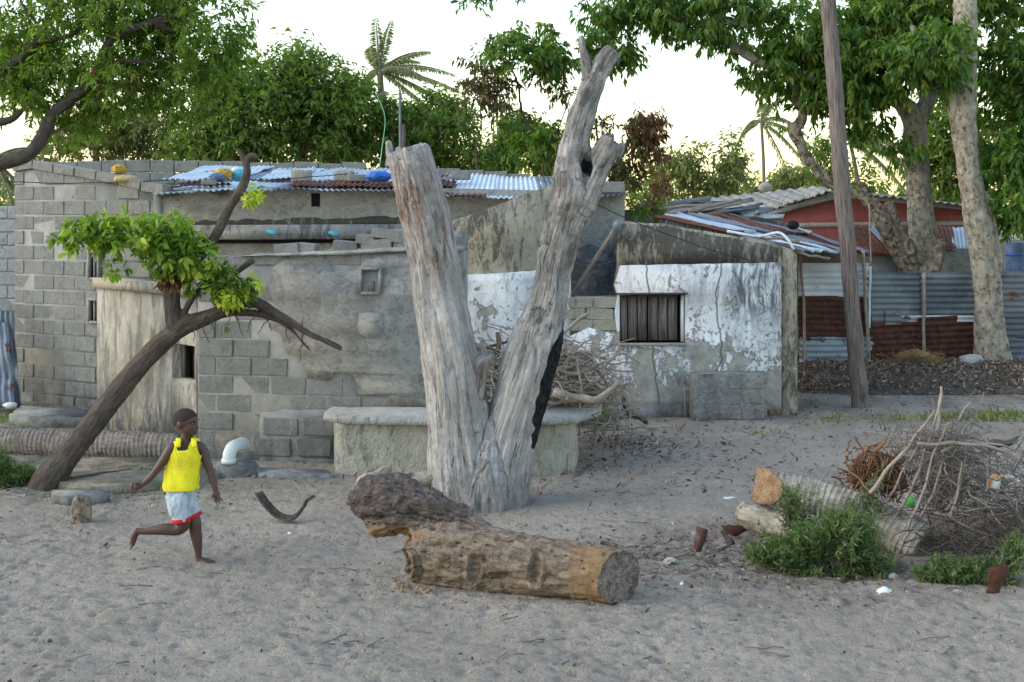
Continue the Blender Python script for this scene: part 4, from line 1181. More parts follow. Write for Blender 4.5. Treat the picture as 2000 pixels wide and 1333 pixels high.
pth = spline([P(1420, 452, 18.0), P(1480, 462, 17.9), P(1520, 455, 17.85), P(1540, 470, 17.8), P(1550, 488, 17.8)], 20)
mb.add(**tube(pth, .02, 8)); mb.build('roof_gutter', MT_iron_pale, label='bent white pipe lying on the scrap roof beside the top of the fence post', cat='pipe')
mb = MB(); mb.add(**blob(P(1549, 440, 20), (.09, .08, .07), 3, .3, 2, 3)); mb.build('roof_lump', MT_dark, label='dark lump weighing down the scrap iron roof left of the telegraph pole', cat='stone')

# red building
red = thing('red_building', 'long dark red building with grey sheeted gable roof behind the trees on the right', 'building', G(1700, 600) * (1, 1, 0))
WR = Wall(1440, 28.0, 1960, 28.6)
rw = plate(WR, [(1470, 436), (1490, 426), (1560, 406), (1632, 388), (1680, 388), (1780, 399), (1886, 410), (1940, 420), (1940, 640), (1470, 640)], 'gable_wall', MT_red, red, back=-.3, front=0)
grf = m_moldy('asbestos_sheet', (.25, .24, .215), (.13, .125, .115), (.5, .66), 4, light=(.33, .32, .29))
plate(WR, [(1470, 424), (1560, 396), (1628, 374), (1690, 376), (1790, 388), (1890, 400), (1944, 409), (1944, 419), (1884, 411), (1780, 400), (1680, 389), (1632, 389), (1560, 407), (1490, 427), (1470, 434)], 'barge_board', grf, red, back=-.25, front=.06)
plate(WR, [(1470, 437), (1900, 432), (1900, 440), (1470, 446)], 'wall_band', grf, red, back=-.01, front=.02)
for i in range(4):
    q0 = i / 4; q1 = (i + 1) / 4
    a = P(1446 + 178 * q0, 429 - 57 * q0, 28.0); b = P(1446 + 178 * q1, 429 - 57 * q1, 28.0)
    d_ = P(1340 + 262 * q0, 392 - 29 * q0, 33.0); c_ = P(1340 + 262 * q1, 392 - 29 * q1, 33.0)
    sheet('roof_sheet', grf, red, a, b, c_, d_, wl=.17, amp=.025, seed=110 + i, dent=.01)
    a = P(1632 + 78 * i, 374 + 8.2 * i, 28.05); b = P(1632 + 78 * (i + 1), 374 + 8.2 * (i + 1), 28.1)
    sheet('roof_sheet', grf, red, a, b, b + np.array((.1, 5, .05)), a + np.array((.1, 5, .05)), wl=.17, amp=.025, seed=120 + i, dent=.01)
mb = MB(); mb.add(**blob(P(1495, 366, 30), (.15, .14, .11), 3, .3)); mb.build('roof_boulder', MT_stone, smooth=True, label='rounded pale stone resting on the grey gable roof ridge', cat='stone')
# scrap heap of sheets between ruin and red building
scrap = thing('scrap_roof', 'jumbled lean-to roof of grey and rusty scrap sheets between the ruin and the grey gable', 'lean-to', G(1360, 650) * (1, 1, 0))
rs1 = random.Random(77)
for i, (x0, y0, x1, y1, wpx, m_) in enumerate(((1240, 432, 1480, 398, 10, MT_iron_grey), (1255, 420, 1440, 392, 9, MT_iron_rust), (1270, 428, 1470, 414, 8, MT_iron_pale), (1300, 436, 1520, 420, 9, MT_iron_pale),
        (1235, 408, 1420, 392, 9, MT_iron_darkrust), (1290, 410, 1460, 388, 6, MT_iron_mix), (1320, 418, 1500, 408, 8, MT_iron_grey), (1240, 398, 1380, 386, 10, MT_iron_grey))):
    Y0 = 22.5 + i * .25
    a = P(x0, y0 + wpx, Y0); b = P(x0 + 12, y0, Y0 + 1.2); c_ = P(x1 + 12, y1, Y0 + 2.4); d_ = P(x1, y1 + wpx * .7, Y0 + 1.2)
    sheet('roof_sheet', m_, scrap, a, b, c_, d_, wl=.08, amp=.012, seed=130 + i, dent=.03, fray=.03)
for i in range(6):
    a = P(1250 + rs1.uniform(0, 120), 418 + rs1.uniform(-12, 8), 22.3 + i * .1); b = P(1380 + rs1.uniform(0, 110), 396 + rs1.uniform(-8, 10), 23.2)
    mb = MB(); mb.add(**tube(wander(a, b, 8, .03, i), rs1.uniform(.02, .035), 7)); mb.build('roof_batten', MT_stick, scrap)
WSc = Wall(1225, 22.3, 1560, 23.5)
plate(WSc, [(1225, 410), (1300, 424), (1480, 424), (1550, 440), (1550, 620), (1225, 620)], 'back_wall', MT_moldblack, scrap, back=-.2, front=0)

# ------------------------------------------------------------------ iron fence on the right
fence = thing('iron_fence', 'patchwork fence of horizontal rusty and grey corrugated sheets behind the telegraph pole', 'fence', G(1800, 720))
FW = Wall(1558, 23.2, 2060, 23.6)
def fsheet(x0, x1, y0, y1, mat, off, seed, wl=.105, sk=0):
    """ridges run sideways"""
    a = FW.px(x0, y1, off); b = FW.px(x0, y0, off); c = FW.px(x1, y0 + sk, off); d = FW.px(x1, y1 + sk, off)
    sheet('iron_sheet', mat, fence, a, b, c, d, wl=wl, amp=.016, seed=seed, dent=.018, fray=.012, nv=14)
fsheet(1558, 1696, 514, 586, MT_iron_pale, .02, 1, .11); fsheet(1558, 1700, 576, 662, MT_iron_darkrust, .035, 2, sk=4)
fsheet(1560, 1728, 658, 728, MT_iron_flaked, .05, 3)
fsheet(1694, 1800, 533, 634, MT_iron_grey, .03, 4); fsheet(1796, 1912, 532, 620, MT_iron_grey, .045, 5); fsheet(1905, 2050, 530, 628, MT_iron_grey, .02, 6)
fsheet(1694, 1800, 630, 705, MT_iron_darkrust, .05, 7, sk=-6); fsheet(1790, 1908, 620, 702, MT_iron_darkrust, .07, 8, sk=-6)
fsheet(1900, 2050, 612, 708, MT_iron_grey, .055, 9); fsheet(1920, 2050, 655, 716, MT_iron_darkrust, .02, 10)
fsheet(1726, 1757, 606, 634, MT_iron_grey, .075, 11); fsheet(1757, 1905, 616, 628, MT_iron_pale, .06, 12)
for i, (x, y0, x1, y1, r, m_) in enumerate(((1557, 460, 1571, 722, .026, MT_stick), (1680, 488, 1692, 700, .032, MT_stick), (1694, 520, 1692, 640, .024, MT_iron_pale), (1799, 532, 1798, 702, .03, MT_stick), (1692, 398, 1696, 520, .014, MT_stick))):
    a = FW.px(x, y0, .14); b = FW.px(x1, y1, .14)
    mb = MB(); mb.add(**tube(wander(a, b, 14, .012, i + 3), r, 8)); mb.build('fence_post', m_, fence)

# far left: next wall, leaning sheets
nb = thing('neighbour_wall', 'pale block wall of the next plot at the left edge of the picture', 'wall', G(0, 760) * (1, 1, 0))
WN = Wall(-260, 20.6, 40, 20.6)
nw = plate(WN, [(-260, 405), (42, 409), (42, 800), (-260, 800)], 'wall', m_render('pale_wall_render', (.37, .38, .38), (.46, .47, .47), (.28, .29, .29), seed=44), nb, back=-.2, front=-.01)
palb = [brick_mesh('pale_block', .388, .188, .14, s + 99, m_render('pale_block_face', (.40, .41, .41), (.50, .51, .51), (.30, .31, .31), seed=41 + s)) for s in range(2)]
brickwork(WN, nw, 'block', palb, WN.L - 1.2, WN.L, 1.15, 2.75, lambda u, z: True, proud=-.07, seed=4, bh=.205)
lean = thing('leaning_sheets', 'stack of blue-grey iron sheets leaning against the corner of the block house', 'iron sheets', G(20, 800))
for i, (x0, x1, m_) in enumerate(((-70, 14, MT_iron_dull), (-20, 38, MT_iron_grey), (-50, 26, MT_iron_dull))):
    y = 17.9 - .10 * i
    sheet('iron_sheet', m_, lean, P(x0, 795, y), P(x1 + 4, 795, y), P(x1 - 18 + i * 4, 588 + i * 22, y + .5), P(x0 - 14, 580 + i * 18, y + .5), wl=.08, amp=.014, seed=150 + i, dent=.05, nv=14, fray=.06)
mb = MB(); mb.add(**blob(P(20, 792, 17.5), (.09, .07, .04), 3, .5, 3, 4)); mb.build('plastic_rag', MT_whitep, smooth=True, label='white plastic scrap on the ground under the leaning iron sheets', cat='rag')

def proj(v):
    v = np.asarray(v); return 1000 + v[:, 0] / v[:, 1] * F, HOR + (CH - v[:, 2]) / v[:, 1] * F
def addchains(mb, chains, n=16):
    for p, r in chains: 
        d = tube(p, r, n); d.pop('grain'); mb.add(**d)
def organic(chains, voxel, extra=None, smooth_it=2, n=16):
    mb = MB(); addchains(mb, chains, n)
    for e in (extra or []): mb.add(**e)
    v, no, q, t = remesh(mb, voxel, smooth_it)
    g, sid = graincoord(v, chains)
    return v, no, q, t, g, sid

# ------------------------------------------------------------------ the dead forked tree
DY = 12.2
dead = thing('dead_tree', 'big grey dead tree trunk forked in two bare limbs with a charred black side', 'dead tree', G(936, 983))
bx = G(936, 985)
LL = chain(PX([(922, 1006, 160), (908, 930, 146), (897, 840, 128), (886, 740, 118), (872, 660, 108), (855, 570, 98), (842, 480, 95), (822, 390, 96), (806, 330, 90), (796, 292, 80)], DY), 40)
RL = chain(PX([(975, 1006, 116), (982, 920, 112), (1000, 840, 104), (1022, 765, 104), (1043, 690, 104), (1062, 620, 84), (1076, 560, 66), (1086, 500, 68), (1105, 440, 76), (1124, 385, 88), (1122, 330, 72), (1126, 275, 54), (1142, 215, 50), (1163, 160, 44), (1188, 112, 34), (1198, 98, 28)], DY), 60)
ST = chain(PX([(1130, 400, 66), (1155, 350, 52), (1178, 305, 46), (1197, 275, 44)], DY - .05), 12)
PR = chain(PX([(1157, 185, 34), (1149, 140, 24), (1140, 100, 16), (1136, 70, 9)], DY), 10)
KN = chain(PX([(915, 790, 60), (930, 735, 46), (944, 705, 34), (955, 690, 24)], DY - .08), 8)
WD = chain(PX([(945, 940, 110), (950, 890, 80), (955, 850, 44), (956, 825, 20)], DY - .02), 8)
RT = [chain(PX([(957, 822, 22), (955, 850, 44), (952, 885, 76), (946, 940, 108), (940, 1006, 124)], DY - .12), 12)]
extra = []
rs = np.random.RandomState(4)
for (x, y, dx, dy_, w) in ((762, 300, -4, -22, 20), (775, 300, 4, -12, 24), (800, 300, 4, -10, 26), (828, 318, 10, -2, 22), (1205, 285, 12, -6, 20), (1190, 275, 3, -12, 22), (1207, 103, 6, -3, 12), (1190, 100, 0, -8, 16)):
    extra.append({k: v for k, v in tube([P(x, y + 25, DY), P(x + dx, y + dy_, DY)], [w / 2 * DY / F, w / 5 * DY / F], 8).items() if k != 'grain'})
ch = [LL, RL, ST, PR, KN, WD] + RT
v, no, q, t, g, sid = organic(ch, .0105, extra, 2, 20)
X, Y_ = proj(v)
fl = fbm(g * np.array((5.5, 5.5, .55)), 3)
rd = 1 - np.abs(noise3(g * np.array((15, 15, .8)))) * 2
fi = noise3(g * np.array((34, 34, 2.4)))
lump = fbm(v * 5, 3)
red = np.exp(-(((X - 800) / 42) ** 2 + ((Y_ - 400) / 95) ** 2)) + np.exp(-(((X - 860) / 22) ** 2 + ((Y_ - 480) / 60) ** 2)) + .8 * np.exp(-(((X - 940) / 22) ** 2 + ((Y_ - 740) / 60) ** 2))
mold = np.exp(-(((X - 1110) / 60) ** 2 + ((Y_ - 440) / 70) ** 2)) + .9 * (Y_ < 400) * (X > 1050) + .5 * (X > 1010) * (Y_ < 760) + .14 + .6 * np.exp(-(((Y_ - 970) / 40) ** 2))
cxl = np.interp(Y_, [590, 640, 690, 780, 880], [1106, 1088, 1066, 1040, 1024]); hw_ = np.interp(Y_, [590, 640, 690, 860, 890], [0, 4, 9, 7, 0])
burn = sstep(0, 16, (X - cxl) + hw_ * .6 - 3 + 5 * noise3(v * 9)) * (Y_ > 585) * (Y_ < 900) * (sid < 2) * (X < 1130)
burn = burn * sstep(888, 868, Y_)
hol = np.exp(-(((X - 1149 - 5 * noise3(v * 11)) / 8) ** 2 + ((Y_ - 325) / 26) ** 2) * 1.2)
front = (no[:, 1] < .2)
hol = hol * front
hol2 = sum(np.exp(-(((X - a) / c) ** 2 + ((Y_ - b) / d) ** 2)) for a, b, c, d in ((855, 470, 7, 32), (1070, 618, 9, 9), (1053, 628, 5, 5), (1048, 690, 5, 14), (1098, 540, 5, 14), (948, 690, 12, 12), (808, 515, 5, 22), (1062, 480, 8, 5))) * front
ck = np.exp(-(noise3(g * np.array((10, 10, .55)) + 3) / .05) ** 2) * sstep(-.1, .3, noise3(g * np.array((4, 4, 1.2)) + 9))
fi2 = noise3(g * np.array((60, 60, 5)))
disp = fl * .045 + rd * .010 + fi * .008 + fi2 * .004 + lump * .022 - .016 * sstep(.3, .6, burn) - ck * .022
disp -= hol * .10 + hol2 * .045
v2 = v + no * disp[:, None]
mb = MB(); mb.add(v2, q=q, t=t, grain=g, red=np.clip(red * 1.25, 0, 1), mold=np.clip(mold, 0, 1), burn=np.clip(np.maximum(burn, hol * 1.15), 0, 1))  # char mask also blackens the unburnt hollow: its inner shade put into the colour
mb.build('trunk', MT_dead, dead, smooth=True)

# ------------------------------------------------------------------ the rotten log lying in front
A = chain(PX([(1290, 1140, 96, 8.95), (1212, 1127, 100, 9.1), (1100, 1113, 110, 9.26), (1000, 1098, 120, 9.42), (900, 1084, 130, 9.58), (840, 1079, 124, 9.66), (808, 1080, 112, 9.7)], 9.5), 34)
B = chain(PX([(950, 1046, 40, 9.6), (915, 1018, 44, 9.68), (875, 1004, 58, 9.72), (810, 983, 84, 9.8), (750, 975, 96, 9.85), (720, 985, 84, 9.85), (703, 1003, 46, 9.85)], 9.8), 20)
B2 = chain(PX([(860, 1035, 70, 9.72), (790, 1010, 70, 9.78), (740, 1022, 56, 9.82), (722, 1034, 48, 9.82)], 9.8), 12)
B3 = chain(PX([(812, 1095, 70, 9.55), (794, 1098, 48, 9.55)], 9.55), 5)
v, no, q, t, g, sid = organic([A, B, B2, B3], .0115, None, 2, 24)
X, Y_ = proj(v)
amp = np.where(X < 930, .034, .024)
disp = fbm(g * np.array((9, 9, 4)), 4, .6) * amp * 1.3 + noise3(g * np.array((34, 34, 12))) * .006 - np.clip(fbm(v * 15, 3), .05, 1) * .03
lump = fbm(v * 6 + 3, 2) * .03 * (X < 900)
scars = 0; dk = 0
for (a, b, c_, d_) in ((928, 1108, 12, 30), (1046, 1112, 12, 30), (792, 1102, 12, 26)):
    e = np.sqrt(((X - a) / c_) ** 2 + ((Y_ - b) / d_) ** 2) + .35 * noise3(v * 11 + a) + .15 * noise3(v * 30)
    f = (no[:, 1] < -.1)
    scars = scars - .035 * sstep(1.1, .7, e) * f + .016 * np.exp(-((e - 1.25) / .22) ** 2) * f
    dk = np.maximum(dk, sstep(1.2, .8, e) * f * .47)
pit = sum(np.exp(-(((X - a) / c_) ** 2 + ((Y_ - b) / d_) ** 2)) for a, b, c_, d_ in ((855, 1062, 14, 5), (975, 1130, 16, 9), (845, 1030, 8, 5), (790, 1045, 12, 10))) * (no[:, 1] < 0)
v2 = v + no * (disp + lump + scars - pit * .05 + np.where((X < 925) & (Y_ < 1030), fbm(v * 16, 4, .7) * .034 + fbm(v * 5, 2) * .05, 0))[:, None]
line = np.interp(X, [690, 720, 780, 850, 915], [1020, 1014, 1020, 1016, 1010])
dark = sstep(-7, 7, line - Y_) * (X < 925) * sstep(930, 905, X); dark = np.maximum(dark, dk); dark = np.maximum(dark, np.clip(pit * 1.2, 0, 1) * .9)
orange = np.clip(np.exp(-(((X - 1160) / 60) ** 2)) * .8 + np.exp(-(((X - 770) / 70) ** 2 + ((Y_ - 1045) / 20) ** 2)), 0, 1)
# oblique saw cut at the right end
cc = P(1209, 1127, 9.1); cn = nrm(np.array((.62, -.78, .03)))
dd = (v2 - cc) @ cn
over = dd > 0
wob = fbm(v2 * 14, 3) * .008
ax_d = nrm(A[0][0] - A[0][3]); k_ = (dd - wob) / (ax_d @ cn)
v2 = np.where((dd > wob)[:, None], v2 - ax_d * k_[:, None], v2)
v2[:, 2] = np.maximum(v2[:, 2], -.05)
log = MB(); log.add(v2, q=q, t=t, grain=g, dark=np.clip(dark, 0, 1), orange=orange)
lo = log.build('rotten_log', [MT_rot, MT_cut_grey], smooth=True, label='thick rotten brown log with crumbling bulbous root end lying before the dead tree', cat='log')
co = v2; mi = np.zeros(len(lo.data.polygons), np.int32)
cutv = (dd > 0)
for pi, ply in enumerate(lo.data.polygons):
    if all(cutv[i] for i in ply.vertices): mi[pi] = 1
lo.data.polygons.foreach_set('material_index', mi)
# rotten crumbs and roots around it
mb = MB()
for i in range(40):
    g_ = GG(rs.uniform(760, 900), rs.uniform(1135, 1160)); mb.add(**blob(g_ + (0, 0, .005), rs.uniform(.006, .022, 3), 1, .4, 2, i))
mb.build('rotten_crumbs', flat('crumb_wood', (.24, .14, .075), .95, .4), label='orange crumbs of rotten wood scattered under the left end of the rotten log', cat='wood crumbs', kind='stuff')

def logpiece(rows, Y, mat, name, label, cat, voxel=.014, dispf=None, cut=None, cutmat=None, gamp=.012, lump=.012, extra=None, parent=None, group=None, fl=None):
    ch = [chain(PX(r, Y), None) for r in (rows if isinstance(rows[0], list) else [rows])]
    v, no, q, t, g, sid = organic(ch, voxel, extra, 2, 16)
    d = fbm(g * np.array((10, 10, 2)), 3) * gamp + fbm(v * 7, 3) * lump
    if dispf is not None: d = d + dispf(v, g)
    v2 = v + no * d[:, None]
    cv = None
    if cut:
        c, n_ = cut; n_ = nrm(n_); dd = (v2 - c) @ n_; cv = dd > 0; axd = nrm(ch[0][0][0] - ch[0][0][5]); v2 = v2 - np.where(cv, (dd - fbm(v2 * 20, 2) * .004) / (axd @ n_), 0)[:, None] * axd
    mb = MB(); mb.add(v2, q=q, t=t, grain=g)
    o = mb.build(name, [mat] + ([cutmat] if cutmat else []), parent, smooth=True, label=label, cat=cat, group=group)
    if cv is not None and cutmat:
        mi = np.zeros(len(o.data.polygons), np.int32)
        for pi, ply in enumerate(o.data.polygons):
            if all(cv[i] for i in ply.vertices): mi[pi] = 1
        o.data.polygons.foreach_set('material_index', mi)
    return o
ringd = lambda v, g: (np.abs(((g[:, 2] + noise3(g * 6) * .02) / .05) % 1 - .5) * .024)
logpiece([(1470, 945, 66, 11.15), (1512, 955, 66, 11.08), (1600, 973, 68, 10.95), (1700, 1012, 76, 10.75), (1800, 1068, 86, 10.5)], 11, MT_palmlog2, 'palm_log', 'pale ringed palm log with fresh orange sawn end sticking out of the green bush', 'log', dispf=ringd, cut=(P(1511, 955, 11.0), (-.80, -.50, .22)), cutmat=MT_cut_orange)
logpiece([(1446, 1003, 46, 11.3), (1480, 1010, 56, 11.2), (1540, 1030, 58, 11.0), (1620, 1060, 58, 10.6)], 11, MT_bark_pale, 'grey_log', 'short grey weathered log under the sawn end of the pale palm log', 'log', gamp=.03)
logpiece([(-80, 850, 50, 14.9), (0, 862, 52, 14.8), (150, 868, 54, 14.7), (300, 872, 52, 14.6), (345, 874, 48, 14.6)], 14.7, MT_palmlog, 'palm_trunk_log', 'long dark ringed palm trunk lying behind the base of the leaning tree', 'log', dispf=lambda v, g: ringd(v, g) * 1.5)
logpiece([[(700, 968, 34, 12.1), (722, 948, 52, 12.1), (760, 940, 46, 12.15), (820, 938, 34, 12.15), (850, 928, 24, 12.1)], [(850, 930, 22, 12.1), (875, 920, 16, 12.05), (890, 913, 9, 12.0)], [(735, 935, 30, 12.0), (752, 920, 26, 12.0), (765, 916, 16, 12.0)]], 12, MT_bark_pale, 'broken_log', 'grey barked broken branch log behind the bulbous end of the rotten log', 'log', gamp=.02, lump=.03)
# small stump on the left
logpiece([(158, 1030, 40, 11.5), (159, 1000, 40, 11.5), (160, 978, 36, 11.5), (162, 967, 26, 11.5)], 11.5, MT_bark_knot, 'small_stump', 'knee-high weathered wooden stump standing alone in the sand left of the boy', 'stump', voxel=.01, gamp=.03, lump=.03)
# curved strip of bark
mb = MB()
pth = spline([P(504, 962, 11.55), P(520, 985, 11.5), P(545, 1008, 11.45), P(572, 1012, 11.4), P(592, 990, 11.5), P(600, 976, 11.55), P(614, 968, 11.6)], 30)
wd = np.interp(np.arange(30), [0, 3, 14, 20, 25, 29], [.045, .05, .042, .03, .018, .006])
T, U, V = frames(pth)
vv = []; 
for i in range(30):
    side = nrm(np.array((.25, .9, .35))); nn_ = nrm(np.cross(T[i], side)); side = nrm(np.cross(nn_, T[i]))
    for j in range(5):
        s_ = (j - 2) / 2; vv.append(pth[i] + side * wd[i] * s_ + nn_ * (.02 * (s_ * s_ - 1)))
vv = np.array(vv); vv[:, 2] = np.maximum(vv[:, 2], .005)
qq = [(i * 5 + j, i * 5 + j + 1, i * 5 + j + 6, i * 5 + j + 5) for i in range(29) for j in range(4)]
mb.add(vv, q=qq, grain=vv); o = mb.build('curved_bark', MT_bark_left, smooth=True, label='curved strip of dark bark with upturned ends on the sand right of the boy', cat='bark')
sm = o.modifiers.new('thick', 'SOLIDIFY'); sm.thickness = .018

# ------------------------------------------------------------------ telegraph pole
c_ = chain(PX([(1682, 803, 35), (1674, 720, 33), (1664, 600, 32), (1655, 480, 32), (1642, 330, 31), (1629, 150, 30), (1617, 0, 29), (1604, -180, 27)], 18.3), 50)
v, no, q, t, g, sid = organic([c_], .022, None, 1, 20)
d = fbm(g * np.array((8, 8, .4)), 3) * .014 + noise3(v * 3) * .012
X, Y_ = proj(v); d -= .06 * np.exp(-(((X - 1687) / 6) ** 2 + ((Y_ - 783) / 10) ** 2)) * (no[:, 1] < 0)
mb = MB(); mb.add(v + no * d[:, None], q=q, t=t, grain=g)
mb.build('utility_pole', MT_pole, smooth=True, label='tall leaning brown wooden utility pole in front of the iron fence', cat='pole')

# ------------------------------------------------------------------ trees
def limbs(rowsets, Y, voxel, mat, parent, name='trunk', amp=.012, lump=.01, k=16, sm=2):
    ch = [chain(PX(r, Y), None) for r in rowsets]
    v, no, q, t, g, sid = organic(ch, voxel, None, sm, k)
    d = fbm(g * np.array((12, 12, 3)), 3) * amp + fbm(v * 6, 3) * lump
    mb = MB(); mb.add(v + no * d[:, None], q=q, t=t, grain=g)
    return mb.build(name, mat, parent, smooth=True)
def BL(rows, Y, dz=None):
    """rows (px, py, rx_px, ry_px[, depth radius m[, Y]])"""
    out = []
    for r in rows:
        y = r[5] if len(r) > 5 else Y
        p = P(r[0], r[1], y); rx = r[2] * y / F; rz = r[3] * y / F
        out.append((p[0], p[1], p[2], rx, (r[4] if len(r) > 4 and r[4] else (rx + rz) / 2), rz))
    return out
def crown(parent, rows, Y, n, per, L, W_, seed, mat, twmat=None, name='crown', twr=.005, ev=3, **kw):
    d, c, ax, tl = crown_geo(BL(rows, Y), n, per, L, W_, seed, **kw)
    mb = MB(); mb.add(**d); o = mb.build(name, mat, parent, kind='stuff')
    if twmat is not None:
        mb = MB(); twigs(mb, c, ax, tl, twr, ev); mb.build('twigs', twmat, parent, kind='stuff')
    return o, c

# leaning young tree by the palm trunk log
lt = thing('leaning_tree', 'thin dark tree leaning right over the boy with a flat tuft of bright leaves', 'tree', G(90, 950))
LT = 13.2
limbs([[(70, 972, 60, 13.0), (100, 930, 60, 13.0), (140, 880, 48, 13.05), (205, 798, 43, 13.1), (275, 712, 40, 13.2), (345, 645, 38, 13.2), (400, 622, 31, 13.2), (455, 598, 25, 13.2), (490, 588, 22, 13.2), (540, 612, 17, 13.15), (600, 650, 12, 13.1), (640, 668, 10, 13.1), (667, 682, 9, 13.1)],
       [(342, 650, 36), (336, 600, 32), (336, 560, 36), (352, 530, 34), (385, 505, 22), (420, 462, 20), (447, 408, 19), (470, 372, 18), (482, 340, 15), (482, 318, 14), (492, 305, 13), (505, 312, 8)],
       [(340, 565, 30), (325, 530, 22), (316, 505, 15), (300, 480, 9), (260, 470, 7), (200, 465, 5), (130, 470, 3)],
       [(395, 628, 20), (440, 612, 16), (490, 612, 14), (535, 622, 13), (565, 640, 9), (590, 668, 6), (608, 686, 4)],
       [(345, 645, 14), (365, 600, 12), (385, 570, 9), (405, 545, 6)],
       [(440, 545, 8), (465, 530, 11), (495, 508, 13)],
       [(480, 325, 10), (470, 300, 8), (462, 292, 5)],
       [(60, 968, 30), (20, 985, 12)], [(110, 960, 34), (140, 975, 14)]], LT, .0125, MT_bark_dark, lt)
rs2 = np.random.RandomState(12)
young = BL([(125, 470, 26, 10, .12), (165, 462, 40, 24, .25), (210, 450, 40, 26, .3), (255, 458, 50, 30, .35), (300, 462, 45, 32, .35), (345, 458, 36, 30, .3), (370, 500, 40, 30, .3), (405, 515, 45, 30, .3), (440, 505, 30, 22, .2), (330, 500, 36, 26, .3), (228, 528, 16, 18, .1), (405, 555, 45, 18, .2), (310, 528, 24, 12, .15)], 13.1)
d, c, ax, tl = crown_geo(young, 320, 9, .108, .040, 21, droop=.45, twig=.12, gap=-.22, gf=2, fine=True, up=.3)
# the largest leaves are parts of their own
tot = 320 * 9; vv = d['v'].reshape(tot, 8, 3); ti = d['tint'].reshape(tot, 8)[:, 0]
size = np.linalg.norm(vv[:, 3] - vv[:, 0], axis=1) / vv[:, 0, 1] + (vv[:, 0, 1] < 13.05) * .002
order = np.argsort(-size)
big = order[:290]; rest = order[290:]
def leaf_parts(parent, vv, ti, idx, mat):
    T3 = np.array([(0, 1, 4), (0, 6, 1), (2, 3, 5), (2, 7, 3)]); Q = np.array([(1, 2, 5, 4), (1, 6, 7, 2)])
    for i in idx:
        c0 = vv[i, 0]; me = rawmesh('leaf', vv[i] - c0, Q, T3, {'tint': np.full(8, ti[i])}); me.materials.append(mat)
        o = bpy.data.objects.new('leaf', me); COL.objects.link(o); o.parent = parent; o.location = [float(x) for x in c0 - wloc(parent)]
leaf_parts(lt, vv, ti, big, MT_leaf_young)
mb = MB(); k8 = np.arange(len(rest))[:, None] * 8
mb.add(vv[rest].reshape(-1, 3), t=np.concatenate([k8 + np.array([x]) for x in [(0, 1, 4), (0, 6, 1), (2, 3, 5), (2, 7, 3)]]), q=np.concatenate([k8 + np.array([x]) for x in [(1, 2, 5, 4), (1, 6, 7, 2)]]), tint=np.repeat(ti[rest], 8))
mb.build('leaves', MT_leaf_young, lt, kind='stuff')
mb = MB(); twigs(mb, c, ax, tl, .004, 2); mb.build('twigs', MT_bark_dark, lt, kind='stuff')
crown(lt, [(365, 640, 22, 8, .08), (420, 635, 30, 9, .08), (440, 560, 50, 30, .25), (400, 555, 45, 20, .2), (500, 384, 14, 7, .06)], 13.1, 90, 8, .10, .04, 22, MT_leaf_mid, MT_bark_dark, name='leaves', twig=.1, fine=True)
crown(lt, [(450, 575, 22, 17, .12), (490, 545, 22, 16, .1), (495, 386, 14, 7, .06), (450, 512, 20, 14, .1)], 13.0, 55, 8, .085, .035, 23, MT_leaf_yellow, None, name='yellow_leaves', twig=.08, fine=True)
crown(lt, [(206, 512, 12, 14, .08), (255, 530, 26, 10, .1), (330, 545, 30, 8, .1)], 13.1, 34, 7, .10, .03, 24, MT_leaf_copper, None, name='dry_leaves', twig=.08, fine=True, droop=.9)

mb = MB(); r_ = random.Random(6)
for i in range(26):
    x = r_.uniform(370, 600); y = np.interp(x, [370, 490, 600], [635, 590, 650]); a = P(x, y, 13.15)
    b = P(x + r_.uniform(-28, 28), y + r_.uniform(-50, 65), 13.15 + r_.uniform(-.2, .2)); mb.add(**tube(wander(a, b, 8, .12, i + 40), np.linspace(.008, .003, 8), 5))
mb.build('bare_twigs', MT_bark_dark, lt, kind='stuff')

# big tree hanging in from the left
nt = thing('spreading_tree', 'large fine-leaved tree reaching in over the corner of the block house', 'tree', G(-210, 900))
limbs([[(-230, 905, 90, 14.5), (-205, 700, 76, 14.6), (-160, 500, 66, 14.7), (-110, 390, 56, 14.8), (-30, 332, 32, 15), (50, 305, 27, 15), (80, 270, 25, 15), (102, 225, 22, 15), (145, 190, 21, 15), (185, 155, 18, 15), (198, 120, 17, 15), (210, 85, 16, 15), (240, 64, 17, 15), (300, 44, 16, 15), (345, 30, 13, 15), (360, -10, 10, 15), (370, -60, 10, 15)],
       [(-150, 480, 50), (-90, 250, 26), (-20, 155, 18), (40, 115, 15), (75, 82, 13), (120, 76, 11), (150, 60, 10), (160, 30, 8), (168, -10, 9), (180, -50, 7)],
       [(75, 85, 12), (72, 50, 7), (50, 20, 7), (36, -10, 6)],
       [(45, 306, 14), (20, 320, 10)], [(90, 262, 14), (110, 258, 8), (130, 250, 5)],
       [(-20, 240, 20), (20, 235, 14), (45, 215, 9)], [(300, 45, 14), (340, 60, 10), (380, 60, 7), (430, 40, 4)],
       [(190, 140, 14), (235, 120, 10), (300, 120, 7), (360, 100, 4)]], 15, .02, MT_bark_left, nt)
fb_ = [(120, 40, 90, 50, .8), (230, 30, 90, 60, .9), (330, 30, 90, 60, .9), (410, 20, 70, 60, .7), (440, 75, 40, 40, .4), (300, 110, 120, 55, .9), (390, 110, 90, 50, .7), (180, 100, 80, 50, .8), (230, 170, 90, 50, .8), (330, 170, 90, 40, .6),
       (100, 130, 60, 50, .6), (60, 180, 60, 50, .6), (20, 140, 40, 40, .5), (150, 210, 60, 40, .5), (130, 260, 50, 30, .4), (40, 60, 30, 50, .4), (10, 190, 40, 40, .4), (440, 150, 50, 30, .4), (-60, 100, 80, 120, .9), (200, -60, 250, 60, 1.2), (350, 210, 50, 25, .4)]
